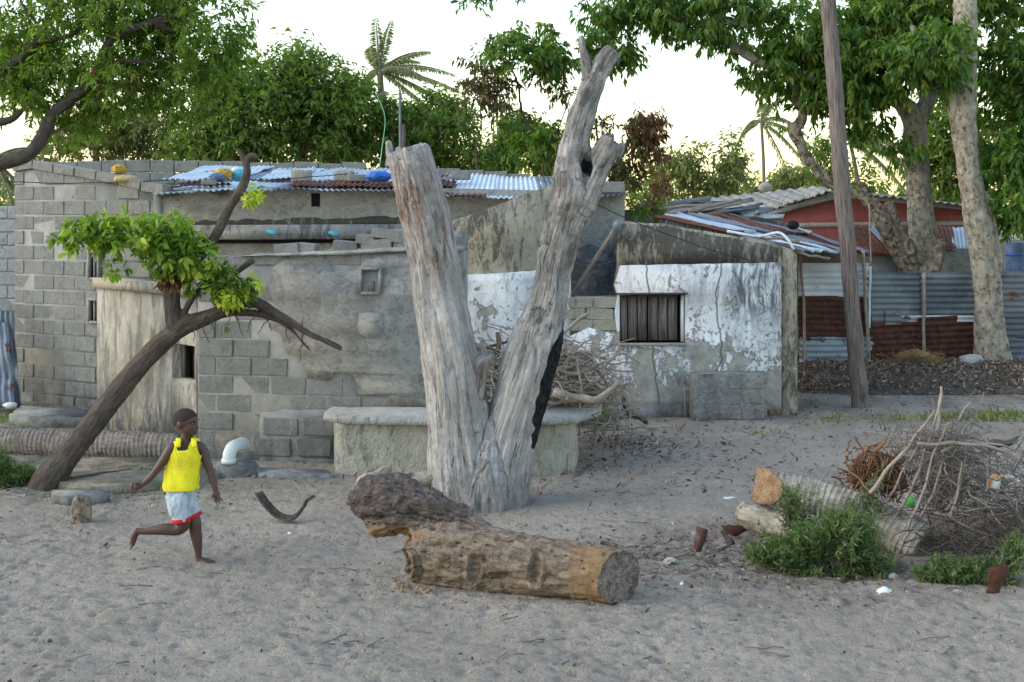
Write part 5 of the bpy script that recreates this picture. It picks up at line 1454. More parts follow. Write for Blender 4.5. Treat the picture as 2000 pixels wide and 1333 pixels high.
crown(nt, fb_, 15.35, 2100, 10, .115, .034, 31, MT_leaf_left, MT_bark_left, twr=.004, ev=2, droop=.6, twig=.24, gap=-.02, gf=1.9, shell=.9)

crown(nt, [(200, 155, 16, 10, .1), (215, 150, 18, 12, .1), (250, 160, 14, 8, .1)], 14.8, 14, 8, .09, .03, 32, MT_leaf_copper, None, name='dry_leaves', twig=.1)

# row of trees behind the block house
def tree(name, label, base, trunks, rows, Y, n, per, L, W_, seed, mat=None, bark=None, group='trees behind the block house', vox=.05, **kw):
    t = thing(name, label, 'tree', (P(base[0], 400, Y)[0], Y, 0), group)
    if trunks: limbs(trunks, Y, vox, bark or MT_bark_knot, t, amp=.03, lump=.02, k=10, sm=1)
    crown(t, rows, Y, n, per, L, W_, seed, mat or MT_leaf_mid, bark or MT_bark_knot, twr=.008, ev=3, **kw)
    return t
def T(x, Y, top, w=26, lean=0):
    b = HOR + CH * F / Y
    return [(x, b + 6, w * 1.3), (x + lean * .3, b - 60, w), (x + lean * .6, (b + top) / 2, w * .85), (x + lean, top, w * .5)]
tree('leafy_tree', 'olive loosely leaved tree seen through the spreading tree above the sloping wall', (190,), [T(190, 30, 230, 16), T(260, 30, 235, 12, 20), T(215, 30, 200, 10, -30)],
     [(130, 285, 50, 30, .7), (210, 250, 60, 50, .8), (290, 260, 60, 50, .8), (180, 290, 60, 20, .7), (260, 210, 50, 30, .7), (340, 285, 30, 25, .5)], 30, 620, 9, .17, .06, 41, MT_leaf_far, gap=.0, twig=.5)
tree('leafy_tree', 'dark dense tree rising left of the top of the leaning bare branch', (430,), [T(420, 29, 200, 22), T(470, 29, 210, 18, 30), T(400, 29, 230, 12, -30)],
     [(400, 250, 50, 50, .8), (450, 200, 60, 60, 1), (430, 290, 80, 40, 1), (480, 260, 60, 60, 1), (510, 180, 60, 50, .9), (370, 290, 40, 30, .6), (420, 160, 50, 40, .8)], 29, 1150, 9, .17, .065, 42, gap=-.12, twig=.5)
tree('leafy_tree', 'rounded dense green tree with twiggy top between the leaning branch and the palm', (600,), [T(590, 30, 190, 24), T(650, 30, 200, 18, 20), T(560, 30, 200, 16, -30)],
     [(560, 160, 70, 50, 1), (620, 180, 80, 60, 1.1), (560, 230, 90, 70, 1.2), (650, 240, 80, 70, 1.2), (700, 230, 50, 70, .9), (600, 290, 120, 40, 1.2), (590, 130, 40, 30, .5), (540, 120, 20, 20, .3), (575, 95, 22, 14, .3)], 30, 1750, 9, .17, .065, 43, gap=-.07, twig=.5)
tree('leafy_tree', 'lower dark green tree between the palm and the left dead limb', (800,), [T(800, 31, 260, 22), T(850, 31, 270, 16, 20)],
     [(760, 250, 40, 50, .8), (800, 250, 50, 34, .9), (850, 220, 40, 30, .7), (840, 270, 80, 50, 1), (890, 280, 50, 50, .8), (780, 300, 70, 40, .9), (890, 220, 25, 22, .4), (920, 310, 35, 22, .6)], 31, 1100, 9, .18, .065, 44, gap=-.08, twig=.5)
tree('leafy_tree', 'low green tree glimpsed behind the roof left of the right dead limb', (1000,), [T(1010, 33, 290, 14)],
     [(960, 320, 40, 18, .5), (1010, 290, 36, 40, .6), (1020, 240, 30, 26, .5), (1060, 310, 40, 30, .6), (1090, 280, 25, 30, .5)], 33, 420, 8, .2, .075, 45, gap=-.05, twig=.4)
tree('leafy_tree', 'pale olive tree low over the scrap roof right of the dead tree', (1360,), [T(1375, 42, 300, 10, 20), T(1320, 42, 320, 8, -15), T(1400, 42, 320, 7, 10)],
     [(1310, 340, 40, 35, .7), (1360, 320, 50, 30, .9), (1400, 300, 36, 30, .7), (1420, 340, 36, 32, .7), (1350, 360, 70, 20, 1), (1430, 285, 16, 12, .3)], 42, 520, 8, .24, .075, 46, MT_leaf_far, group='far trees between the dead tree and the pole', gap=-.02, twig=.6)
tree('leafy_tree', 'small pale bush-like tree peeping over the grey gable roof', (1540,), [T(1540, 46, 355, 8)],
     [(1500, 358, 40, 16, .7), (1545, 352, 40, 18, .8), (1590, 360, 40, 16, .7)], 46, 240, 8, .24, .08, 47, MT_leaf_far, group='far trees between the dead tree and the pole', gap=-.1, twig=.5)
tree('leafy_tree', 'dark green tree between the two pale trunks above the red wall', (1850,), [T(1840, 31, 230, 12), T(1870, 31, 250, 9, 10)],
     [(1850, 260, 50, 60, .8), (1860, 340, 50, 40, .8), (1830, 300, 40, 50, .7), (1900, 300, 50, 70, 1), (1850, 200, 40, 40, .8)], 31, 700, 8, .2, .08, 48, group='trees on the right behind the fence', gap=-.05, twig=.5)
tree('leafy_tree', 'light green small tree behind the utility pole over the grey roof', (1625,), [T(1615, 36, 320, 8)],
     [(1620, 330, 26, 45, .5), (1600, 290, 14, 20, .3), (1690, 330, 18, 50, .4)], 36, 170, 8, .2, .07, 49, MT_leaf_mid, group='trees on the right behind the fence', gap=-.05, twig=.5)
# thin tree with mixed brown tips
st = thing('sparse_tree', 'sparse tree with coppery leaf tips just left of the right dead limb', 'tree', (P(930, 400, 24)[0], 24, 0))
limbs([[(932, 700, 9), (934, 500, 8), (932, 340, 6), (930, 290, 5), (940, 240, 4), (935, 170, 3)], [(1075, 700, 18), (1070, 420, 16), (1062, 330, 12), (1045, 270, 9), (1020, 220, 7), (1010, 160, 6), (985, 110, 4)], [(1045, 272, 6), (1095, 255, 4)], [(1020, 215, 5), (960, 230, 3), (935, 225, 3)], [(1030, 180, 5), (1015, 165, 4), (975, 150, 3)], [(1060, 320, 6), (1095, 240, 5), (1120, 170, 3)]], 24, .03, MT_bark_dark, st, amp=.01, lump=.0, k=8, sm=1)
crown(st, [(920, 120, 14, 10, .3), (955, 150, 34, 24, .5), (930, 190, 34, 30, .5), (960, 200, 36, 20, .5), (1040, 165, 24, 20, .4), (1095, 180, 20, 14, .4), (935, 225, 24, 16, .4), (1010, 235, 24, 14, .4), (1070, 200, 20, 18, .3), (1000, 130, 30, 16, .4), (1100, 300, 26, 30, .4)], 24, 200, 8, .16, .05, 51, MT_leaf_mixed, MT_bark_dark, gap=-.05, twig=.32, twr=.006, ev=1, droop=.9)
crown(st, [(1000, 110, 50, 34, .6), (1050, 120, 40, 30, .6), (1010, 80, 30, 22, .4), (1020, 260, 36, 34, .6), (1060, 290, 36, 36, .6), (1010, 300, 20, 26, .4)], 24, 330, 8, .16, .055, 52, MT_leaf_right, None, gap=-.05, twig=.3, droop=.8)
ct = thing('copper_tree', 'tree with drooping copper dead leaves right of the dead trunk stub', 'tree', (P(1212, 400, 24)[0], 24, 0))
limbs([[(1215, 700, 18), (1214, 500, 17), (1212, 380, 15), (1205, 330, 12), (1225, 280, 8), (1240, 240, 5)], [(1208, 345, 9), (1180, 290, 7), (1175, 230, 4)], [(1208, 330, 8), (1260, 290, 5)]], 24, .03, MT_bark_red, ct, amp=.01, k=8, sm=1)
crown(ct, [(1250, 260, 26, 32, .4), (1275, 260, 14, 30, .3), (1262, 300, 22, 30, .3), (1270, 235, 16, 16, .3)], 24, 120, 9, .16, .045, 53, MT_leaf_copper, MT_bark_red, gap=-.1, twig=.26, droop=1.1, ev=1, twr=.006)
crown(ct, [(1210, 240, 40, 20, .5), (1240, 290, 30, 26, .4), (1220, 320, 30, 20, .4), (1180, 255, 24, 16, .3), (1225, 345, 30, 12, .3)], 24, 150, 8, .15, .045, 54, MT_leaf_mixed, MT_bark_red, gap=-.05, twig=.26, droop=.8)
# plant growing on the ruin
sp = thing('ruin_sapling', 'small green and copper sapling growing behind the top of the whitewashed ruin', 'sapling', P(1290, 440, 19.5))
limbs([[(1296, 445, 5), (1294, 400, 4), (1285, 350, 3)], [(1294, 420, 4), (1262, 400, 3), (1240, 395, 2)], [(1266, 440, 4), (1265, 400, 3), (1266, 350, 2)]], 19.5, .02, MT_bark_red, sp, amp=.0, lump=0, k=6, sm=0)
crown(sp, [(1262, 400, 34, 14, .2), (1240, 412, 20, 10, .15), (1290, 405, 16, 10, .15), (1275, 420, 30, 7, .15)], 19.5, 90, 8, .085, .022, 55, MT_leaf_left, MT_bark_red, twig=.16, gap=-.1, twr=.003, ev=1)
crown(sp, [(1290, 375, 14, 16, .15), (1268, 380, 10, 10, .1), (1292, 350, 10, 12, .1)], 19.5, 26, 8, .10, .03, 56, MT_leaf_copper, None, name='copper_leaves', twig=.12, droop=.9)

# pale-trunked trees on the right
ta = thing('mottled_tree', 'pale mottled tree behind the fence with thick knotted fork and leaning left limb', 'tree', (P(1800, 400, 24.6)[0], 24.6, 0), 'pale trunked leafy trees')
limbs([[(1800, 705, 74), (1800, 620, 66), (1800, 540, 62), (1803, 480, 54), (1797, 400, 48), (1790, 330, 46), (1788, 270, 48), (1780, 225, 42), (1755, 198, 32), (1725, 180, 24), (1690, 150, 16), (1660, 110, 10)], [(1788, 240, 40), (1810, 200, 30), (1830, 150, 20), (1820, 80, 14)], [(1740, 185, 16), (1700, 100, 12), (1650, 60, 8)]], 24.6, .03, MT_bark_pale, ta, amp=.04, lump=.03, k=18)
limbs([[(1795, 560, 44, 24.3), (1770, 510, 44, 24.2), (1748, 470, 38, 24.1), (1722, 430, 34, 24), (1705, 400, 28, 24), (1672, 380, 19, 24), (1640, 370, 20, 24), (1606, 345, 20, 24), (1578, 310, 20, 24), (1560, 278, 22, 24), (1552, 255, 24, 24), (1565, 235, 20, 24), (1568, 215, 16, 24), (1555, 195, 16, 24), (1548, 160, 12, 24), (1530, 120, 8, 24)],
       [(1555, 262, 20), (1543, 246, 14), (1541, 236, 8)], [(1775, 500, 40), (1745, 440, 30), (1736, 410, 24), (1746, 398, 15)], [(1700, 400, 18), (1690, 370, 12), (1672, 350, 6)], [(1810, 540, 44), (1832, 500, 28), (1838, 470, 14)]], 24.1, .028, MT_bark_knot, ta, name='knotted_limb', amp=.06, lump=.05, k=14)
crown(ta, [(1560, 130, 80, 60, 1.0), (1620, 110, 80, 60, 1.1), (1500, 140, 45, 40, .7), (1540, 60, 100, 50, 1.1), (1640, 170, 60, 30, .8), (1690, 140, 70, 60, 1.0), (1740, 130, 70, 60, 1.1), (1660, 50, 90, 40, 1.0), (1580, 195, 45, 22, .5), (1600, 210, 26, 16, .3), (1700, 230, 50, 34, .7), (1690, 280, 30, 24, .5), (1760, 290, 24, 30, .5), (1720, 200, 60, 30, .8), (1565, 220, 20, 16, .3)], 24, 1150, 10, .20, .068, 61, MT_leaf_right, MT_bark_knot, droop=1.0, twig=.34, gap=-.1, gf=1.1, shell=1.6, ev=4)
tb = thing('mottled_tree', 'tallest pale mottled trunk standing before the fence near the right edge', 'tree', G(1935, 716), 'pale trunked leafy trees')
limbs([[(1944, 724, 90), (1938, 690, 68), (1932, 620, 56), (1930, 560, 54), (1922, 500, 54), (1912, 440, 54), (1900, 380, 46), (1888, 300, 44), (1882, 230, 50), (1884, 170, 44), (1886, 100, 44), (1886, 30, 46), (1884, -60, 40), (1880, -160, 34)],
       [(1880, 250, 40), (1862, 200, 30), (1838, 160, 24), (1812, 125, 20), (1800, 95, 16), (1780, 50, 10)], [(1912, 380, 34), (1925, 440, 40), (1940, 520, 40)]], 23.0, .028, MT_bark_pale, tb, amp=.035, lump=.025, k=18)
crown(tb, [(1800, 30, 90, 50, 1), (1840, 100, 60, 50, .8, 22.6), (1760, 70, 60, 50, .9), (1840, 20, 50, 60, .8), (1790, 110, 50, 40, .7, 22.6), (1850, 150, 20, 24, .4, 22.7), (1960, 20, 60, 40, .9), (1720, 20, 60, 40, .8)], 24.3, 1200, 10, .19, .065, 62, MT_leaf_right, MT_bark_knot, droop=1.0, twig=.34, gap=-.12, shell=1.6, ev=4)
td = thing('leafy_tree', 'dense green tree hanging into the picture at the right edge', 'tree', (P(2090, 400, 24.5)[0], 24.5, 0), 'trees on the right behind the fence')
limbs([[(2095, 708, 50), (2090, 500, 44), (2080, 300, 36), (2050, 150, 24), (2000, 80, 14)], [(2085, 350, 26), (2030, 330, 16), (1975, 350, 8)]], 24.5, .04, MT_bark_knot, td, amp=.03, k=12)
crown(td, [(1975, 340, 55, 50, .8, 22.9), (1985, 400, 50, 40, .7, 22.9), (1990, 290, 60, 50, .9, 23.2), (1975, 130, 50, 60, .8), (1985, 210, 50, 50, .8), (2040, 200, 60, 150, 1.2), (2050, 380, 60, 80, 1), (1940, 230, 24, 30, .4), (1925, 300, 14, 30, .3)], 24, 1100, 10, .19, .068, 63, MT_leaf_right, MT_bark_knot, droop=1.0, twig=.34, gap=-.16, shell=1.6, ev=4)
# long bough crossing the sky above the dead tree belongs to the mottled tree
limbs([[(1530, 140, 12), (1480, 118, 20), (1440, 95, 18), (1410, 62, 18), (1360, 45, 14), (1300, 30, 11), (1240, 25, 10), (1212, 10, 9), (1205, -20, 9)], [(1420, 78, 12), (1380, 40, 13), (1460, 50, 12), (1500, 40, 9)], [(1240, 25, 8), (1180, 28, 6), (1120, 45, 4)], [(1300, 80, 6), (1400, 70, 8)], [(1610, 165, 20), (1570, 150, 14), (1530, 138, 12)]], 23.9, .028, MT_bark_pale, ta, name='bough', amp=.02, lump=.01, k=10)
crown(ta, [(1350, -5, 90, 24, .8), (1390, 70, 60, 19, .6), (1280, 30, 80, 27, .8), (1180, 30, 50, 19, .5), (1110, 32, 30, 24, .4), (1090, 77, 36, 19, .5), (1060, 107, 30, 14, .4), (1180, 70, 50, 16, .4), (1330, 45, 60, 24, .6), (1440, 10, 60, 24, .8), (1240, -20, 60, 19, .5), (1120, 0, 30, 11, .4), (1430, 80, 40, 16, .5), (1215, 100, 14, 9, .2), (1110, 122, 22, 8, .3)], 23.9, 620, 9, .185, .056, 64, MT_leaf_right, MT_bark_knot, name='bough_leaves', droop=1.1, twig=.32, gap=-.12, shell=1.0, ev=2)
crown(ta, [(1110, 55, 46, 36, .5), (1155, 85, 50, 26, .5), (1080, 105, 40, 26, .4), (1215, 112, 22, 18, .3), (1045, 120, 26, 18, .3)], 23.9, 210, 9, .18, .056, 66, MT_leaf_right, MT_bark_knot, name='bough_leaves', droop=1.0, twig=.32, gap=-.05, shell=1.0, ev=2)
crown(ta, [(930, 2, 30, 5, .2), (1000, -8, 40, 8, .2)], 23.9, 14, 8, .17, .05, 65, MT_leaf_right, MT_bark_knot, name='bough_leaves', droop=1.0, twig=.25)
# palms
def palm(label, base_px, top_px, Y, wpx, fronds, L, seed, group='coconut palms in the distance', leaf=None):
    t = thing('coconut_palm', label, 'palm', (P(base_px, 400, Y)[0], Y, 0), group)
    top = P(top_px[0], top_px[1], Y); base = np.array((P(base_px, 400, Y)[0], Y, 0.0))
    pth = spline([base, base * .7 + top * .3 + (.1, 0, 0), base * .3 + top * .7 + (.1, 0, 0), top], 30)
    mb = MB(); mb.add(**tube(pth, np.linspace(wpx / 2 * Y / F * 1.2, wpx / 2 * Y / F * .8, 30), 10)); mb.build('trunk', MT_palmtrunk, t, smooth=True)
    r_ = np.random.RandomState(seed)
    for az, el, ln, sag, wind in fronds:
        d0 = np.array((math.cos(R(az)) * math.cos(R(el)), math.sin(R(az)) * math.cos(R(el)), math.sin(R(el))))
        n = 26; s = np.linspace(0, 1, n)[:, None]
        pth = top + d0 * s * ln * L + np.array((wind, 0, -sag)) * (s ** 2) * L
        mb = MB(); mb.add(**tube(pth, np.linspace(.045, .008, n), 5))
        T_, U_, V_ = frames(pth)
        N_ = 56; ks = np.linspace(2, n - 1.01, N_); 
        p = []; dd = []; 
        for sgn in (-1, 1):
            for k in ks:
                i = int(k); f = k - i; pos = pth[i] * (1 - f) + pth[min(i + 1, n - 1)] * f
                side = nrm(np.cross(T_[i], (0, 0, 1.0)))
                dirn = nrm(T_[i] * .55 + side * sgn * .75 + np.array((wind * .5, 0, -.55)) + r_.normal(size=3) * .10)
                p.append(pos); dd.append(dirn)
        p = np.array(p); dd = np.array(dd); kk = np.tile(ks / n, 2)
        ll = (.62 * np.sin(np.pi * np.clip(kk * .95 + .05, 0, 1)) ** .5 + .08) * L * .21
        lg = leafgeo(p, dd, np.tile((0.2, -.3, 1.0), (len(p), 1)), ll, .032, r_.rand(len(p)), curl=.3)
        mb.add(**lg); 
        o = mb.build('frond', [leaf or MT_leaf_palm], t)
    return t
palm('wind-blown coconut palm against the sky between the rounded tree and the dead tree', 745, (742, 142), 40, 15,
     [(80, 75, 1.0, .15, .1), (150, 62, .75, .25, .15), (20, 50, .9, .35, .2), (5, 28, 1.0, .5, .25), (-10, 8, 1.0, .45, .25), (15, -8, .95, .4, .2), (175, 30, .55, .7, .2), (200, 10, .5, .7, .2), (60, 50, .8, .4, .3), (-40, 30, .8, .6, .3), (-15, -25, .8, .3, .15), (120, 80, .9, .05, .0)], 2.0, 1)
palm('small faraway coconut palm with hanging fronds just left of the crooked limb', 1488, (1487, 240), 62, 7,
     [(80, 70, .9, .5, .1), (20, 40, .9, .8, .2), (0, 10, .9, .8, .2), (-10, -20, .8, .6, .1), (30, -40, .8, .4, .0), (150, 40, .6, .8, 0), (60, 60, .9, .3, .3), (170, 10, .5, .6, 0)], 2.7, 2)
palm('coconut palm with drooping feathery fronds behind the utility pole', 1700, (1660, 275), 38, 9,
     [(60, 50, .9, .6, .3), (0, 30, .9, .8, .2), (-10, 0, .9, .7, .2), (10, -20, .8, .6, .2), (100, 60, .7, .5, .0), (-40, 20, .9, .9, .1), (20, 10, 1, .9, .1)], 2.2, 3)
palm('coconut palm half hidden by the spreading tree at the left edge', -60, (-20, 130), 33, 12,
     [(0, 30, 1, .5, .2), (10, 5, 1, .5, .2), (-10, -20, .9, .4, .1), (20, 55, .9, .5, .3), (170, 30, .9, .7, .1), (150, 0, .8, .6, .1), (90, 60, .8, .5, .1), (40, -30, .8, .5, .2)], 2.4, 4)
palm('low coconut palm whose fronds show beside the corner of the block house', -40, (-14, 315), 30, 12,
     [(0, 25, .9, .4, .2), (5, 0, .9, .5, .2), (-5, -30, .9, .5, .1), (20, 45, .9, .5, .2), (10, -50, .9, .3, .1), (160, 20, .8, .6, .1), (-50, -20, .8, .6, .1)], 1.5, 5)
palm('yellowish coconut palm showing through the gaps of the spreading tree', 175, (180, 175), 34, 12,
     [(0, 30, .9, .5, .2), (5, 0, .9, .7, .2), (-5, -30, .9, .5, .1), (20, 60, .9, .5, .2), (160, 20, .9, .7, .1), (180, 50, .9, .7, .1), (-50, -20, .8, .8, .1), (120, -10, .9, .6, 0)], 1.9, 6)
# masts
an = thing('aerial_mast', 'thin metal aerial mast rising behind the left dead limb above the roof', 'mast', P(782, 420, 21) * (1, 1, 0))
mb = MB(); mb.add(**tube([P(783, 640, 21), P(782, 300, 21), P(781, 178, 21)], [.025, .022, .018], 8)); mb.build('mast', MT_iron_grey, an)
mb = MB(); mb.add(**tube([P(730, 190, 21), P(742, 184, 21), P(760, 186, 21), P(800, 182, 21)], [.007] * 4, 5)); mb.add(**tube([P(765, 178, 21), P(797, 176, 21)], [.006] * 2, 5)); mb.build('crossbar', MT_iron_grey, an)
mb = MB(); mb.add(**tube(spline([P(736, 186, 21), P(752, 230, 21), P(746, 290, 21), P(739, 340, 20)], 16), .007, 5)); mb.build('cord', MT_greenrope, an, label='pale green cord')
mb = MB(); mb.add(**tube([P(789, 560, 20.5), P(789, 243, 20.5)], [.035, .03], 8)); mb.build('dark_post', MT_bark_dark, label='short dark post directly right of the aerial mast', cat='post')
lm = thing('lattice_mast', 'far lattice mast seen through the sparse tree', 'mast', P(968, 420, 60) * (1, 1, 0))
mb = MB()
for x in (965, 971): mb.add(**tube([P(x - (3 if x < 968 else -3), 470, 60), P(x, 165, 60)], [.03, .03], 4))
for i in range(16): mb.add(**tube([P(963, 330 - i * 10, 60), P(973, 325 - i * 10, 60)], [.022, .022], 4))
mb.build('lattice', MT_iron_grey, lm)

# ------------------------------------------------------------------ the running boy
MT_skin = flat('dark_skin', (.075, .040, .030), .5, .12, 20, .15, .002)
MT_skin.node_tree.nodes['Principled BSDF'].inputs['Specular IOR Level'].default_value = .35
MT_hair = flat('short_black_hair', (.036, .023, .019), .9, .3, 120, .8, .004)
MT_eye = flat('eye_white', (.20, .18, .17), .4, .05)
MT_lip = flat('lip', (.13, .055, .05), .5, .1)
def m_shirt():
    k = Mt('yellow_jersey', .75, .2); o = k.obj(); x, y, z = k.sep(o)
    base = k.mix(k.mr(k.noise(o, 14, 4), .35, .65), (.68, .60, .018), (.78, .70, .03))
    # faded line print across the chest
    ex = k.m('DIVIDE', k.m('SUBTRACT', x, .012), .10); ez = k.m('DIVIDE', k.m('SUBTRACT', z, .215), .075)
    r = k.m('ADD', k.m('MULTIPLY', ex, ex), k.m('MULTIPLY', ez, ez))
    inside = k.m('MULTIPLY', k.mr(r, .75, 1.05, 1, 0), k.mr(y, .0, -.02))
    w = k.m('ABSOLUTE', k.m('SINE', k.m('ADD', k.m('MULTIPLY', z, 115), k.m('MULTIPLY', k.m('ABSOLUTE', k.m('SUBTRACT', x, .012)), -110))))
    ln = k.mr(k.m('ADD', w, k.m('MULTIPLY', k.m('SUBTRACT', k.noise(o, 45, 3), .5), 1.2)), .40, .72, 1, 0)
    body = k.mr(k.m('ADD', k.m('MULTIPLY', k.m('MULTIPLY', ex, ex), 7), k.m('MULTIPLY', ez, ez)), .3, .5, .55, 0)
    return k.fin(k.mix(k.m('MULTIPLY', k.m('MULTIPLY', inside, .45), k.m('MAXIMUM', k.m('MULTIPLY', ln, .6), body)), base, (.13, .14, .05)), k.noise(o, 22, 4), .5, .012)
MT_shirt = m_shirt()
MT_short = flat('pale_blue_shorts_cloth', (.38, .44, .50), .85, .22, 16, .6, .008)
MT_trim = flat('red_trim_cloth', (.50, .02, .03), .8, .15)
BY = 10.1
def bp(px, py, dy=0.0): return P(px, py, BY + dy)
boy = thing('person', 'running boy in yellow sleeveless shirt and pale blue shorts with red hems', 'person', G(392, 1106))
def CB(rows):       # px, py, width_px, dy
    return chain([tuple(bp(r[0], r[1], r[3])) + (r[2] / 2 * BY / F,) for r in rows], (len(rows) - 1) * 6 + 1)
chains = [
    CB([(352, 972, 36, 0), (353, 950, 38, 0), (356, 925, 38, 0), (359, 900, 42, 0), (362, 882, 38, 0), (364, 868, 28, 0)]),                # trunk
    CB([(364, 872, 24, 0), (364, 858, 22, 0), (367, 845, 23, -.005)]),                                                                    # neck
    CB([(352, 876, 26, -.03), (338, 875, 24, -.05), (330, 884, 21, -.06), (318, 902, 18, -.07), (306, 918, 15, -.08), (295, 932, 14, -.09), (282, 944, 11, -.10), (276, 949, 10, -.11)]),   # his right arm, swung back
    CB([(376, 876, 26, .03), (388, 874, 24, .05), (397, 884, 21, .05), (404, 903, 18, .03), (410, 920, 15.5, .02), (416, 938, 14, .0), (420, 954, 11, -.02), (421, 960, 10, -.02)]),
    CB([(358, 968, 38, .04), (366, 990, 34, .04), (374, 1006, 29, .03), (380, 1021, 26, .02), (382, 1038, 24, .02), (385, 1056, 21, .02), (387, 1076, 15, .02), (388, 1088, 13, .02), (389, 1095, 15, .02)]),   # standing leg
    CB([(347, 970, 38, -.05), (350, 992, 34, -.07), (354, 1010, 29, -.07), (358, 1025, 26, -.06), (346, 1034, 24, -.05), (322, 1034, 23, -.05), (300, 1036, 18, -.05), (284, 1038, 14, -.05), (272, 1038, 13, -.05), (266, 1038, 14, -.05)]), # trailing leg
    CB([(384, 1096, 12, .02), (396, 1096, 14, .015), (410, 1099, 13, .01), (420, 1101, 10, .0)]),                                           # foot on the ground
    CB([(268, 1036, 13, -.05), (263, 1045, 14, -.05), (260, 1056, 13, -.05), (257, 1066, 10, -.05)]),                                       # raised foot
    CB([(277, 948, 11, -.11), (270, 950, 14, -.11), (264, 952, 12, -.11)]),                                                                 # right palm
    CB([(421, 958, 10, -.02), (423, 966, 14, -.025), (425, 973, 11, -.03)]),                                                                # left palm
]
def fing(rows): return CB([r for r in rows])
for i, (a, b, c_) in enumerate((((422, 971), (419, 977), (420, 982)), ((424, 973), (423, 980), (425, 986)), ((427, 973), (428, 980), (430, 985)), ((429, 971), (433, 977), (436, 980)))):
    chains.append(fing([(a[0], a[1], 4.4, -.03 - .006 * i), (b[0], b[1], 3.8, -.035 - .008 * i), (c_[0], c_[1], 2.8, -.04 - .006 * i)]))
chains.append(fing([(419, 964, 4.6, -.04), (415, 969, 4, -.05), (415, 975, 3, -.055)]))
for i, (a, b, c_) in enumerate((((265, 947), (259, 946), (257, 951)), ((263, 950), (256, 951), (255, 957)), ((264, 953), (258, 957), (259, 962)), ((267, 955), (263, 961), (266, 963)))):
    chains.append(fing([(a[0], a[1], 4.4, -.11), (b[0], b[1], 3.8, -.12 - .004 * i), (c_[0], c_[1], 2.8, -.125)]))
chains.append(fing([(273, 946, 4.4, -.13), (267, 944, 4, -.14), (262, 947, 3, -.145)]))
for i in range(5):      # toes
    f = i / 4
    chains.append(fing([(416, 1101, 4.8 - i * .4, -.022 + .013 * i), (423 - i, 1102, 4.4 - i * .5, -.026 + .014 * i), (429 - i * 1.6, 1102.8, 3.4 - i * .3, -.028 + .015 * i)]))
    chains.append(fing([(258, 1064, 4.4 - i * .3, -.085 + .018 * i), (256, 1069, 4 - i * .3, -.088 + .019 * i), (254.5 + i * .5, 1074 - i * 1.1, 3, -.09 + .019 * i)]))
# head: cranium, jaw, brow, nose, mouth, ears; looks to the right and slightly towards us
hc = bp(364.5, 826); yaw = R(-20)                       # face direction in the horizontal plane measured from +x towards the viewer
fd = np.array((math.cos(yaw), math.sin(yaw), 0)); sdv = np.array((-math.sin(yaw), math.cos(yaw), 0)); upv = np.array((0, 0, 1.0))
def hp(f, s, u): return hc + fd * f + sdv * s + upv * u
HM = np.stack((fd, sdv, upv), 1)
def ell(c, r, sub=3):
    v, t = ico(sub); return dict(v=(v * np.asarray(r)) @ HM.T + c, t=t)
heads = [ell(hp(-.012, 0, .018), (.097, .076, .088), 4), ell(hp(.018, 0, -.032), (.070, .064, .066)), ell(hp(.050, 0, -.068), (.034, .040, .030)),
         ell(hp(.072, 0, .020), (.014, .052, .012)), ell(hp(.085, 0, -.018), (.013, .010, .024)), ell(hp(.094, 0, -.030), (.013, .017, .011)),
         ell(hp(.076, 0, -.052), (.019, .026, .016)), ell(hp(.055, .034, -.018), (.022, .018, .018)), ell(hp(.055, -.034, -.018), (.022, .018, .018)),
         ell(hp(-.012, .078, -.008), (.018, .010, .028)), ell(hp(-.012, -.078, -.008), (.018, .010, .028))]
ex = [ell(bp(360, 890), (.074, .082, .10)), ell(bp(352, 962), (.075, .085, .07)), ell(bp(384, 1097, .02), (.024, .022, .02))]
mb = MB(); addchains(mb, chains, 14)
for e in heads + ex: mb.add(**e)
v, no, q, t = remesh(mb, .0052, 4)
v = v.copy(); v[:, 2] = np.maximum(v[:, 2], gz(-2.35, 10.1) - .01)
# eye sockets and the line of the mouth pressed in
loc = (v - hc) @ HM
for s_ in (-1, 1):
    e = np.exp(-(((loc[:, 0] - .080) / .02) ** 2 + ((loc[:, 1] - s_ * .030) / .014) ** 2 + ((loc[:, 2] - .002) / .009) ** 2)); v -= no * (e * .010)[:, None]
e = np.exp(-(((loc[:, 0] - .09) / .025) ** 2 + ((loc[:, 1]) / .022) ** 2 + ((loc[:, 2] + .053) / .0035) ** 2)); v -= no * (e * .008)[:, None]
mb = MB(); mb.add(v, q=q, t=t); body = mb.build('body', MT_skin, boy, smooth=True)
# hair: a close cap on the skull
hv, ht = ico(5); hvv = hv * np.array((.1005, .0795, .0925))
c0 = hvv + np.array((-.012, 0, .018))
keep = (c0[:, 2] > .012 + np.clip(c0[:, 0] - .02, 0, 1) * .62 + np.clip(-c0[:, 0] - .03, 0, 1) * -.75)
ft = ht[keep[ht].all(1)]
mb = MB(); mb.add(hc + c0 @ HM.T, t=ft); mb.build('hair', MT_hair, boy, smooth=True)
for s_ in (-1, 1):
    mb = MB(); mb.add(**ell(hp(.0735, s_ * .030, .002), (.008, .011, .0055), 2)); e_ = mb.build('eye', MT_eye, boy, smooth=True)
    mb = MB(); mb.add(**ell(hp(.0790, s_ * .031 + .001, .002), (.004, .0052, .0052), 2)); mb.build('pupil', MT_hair, e_, smooth=True)
    mb = MB(); mb.add(**ell(hp(.084, s_ * .031, .020), (.006, .018, .0025), 2)); mb.build('eyebrow', MT_hair, boy, smooth=True)
mb = MB(); mb.add(**ell(hp(.091, 0, -.0485), (.007, .019, .0045), 2)); mb.add(**ell(hp(.088, 0, -.0590), (.007, .016, .0050), 2)); mb.build('lips', MT_lip, boy, smooth=True)
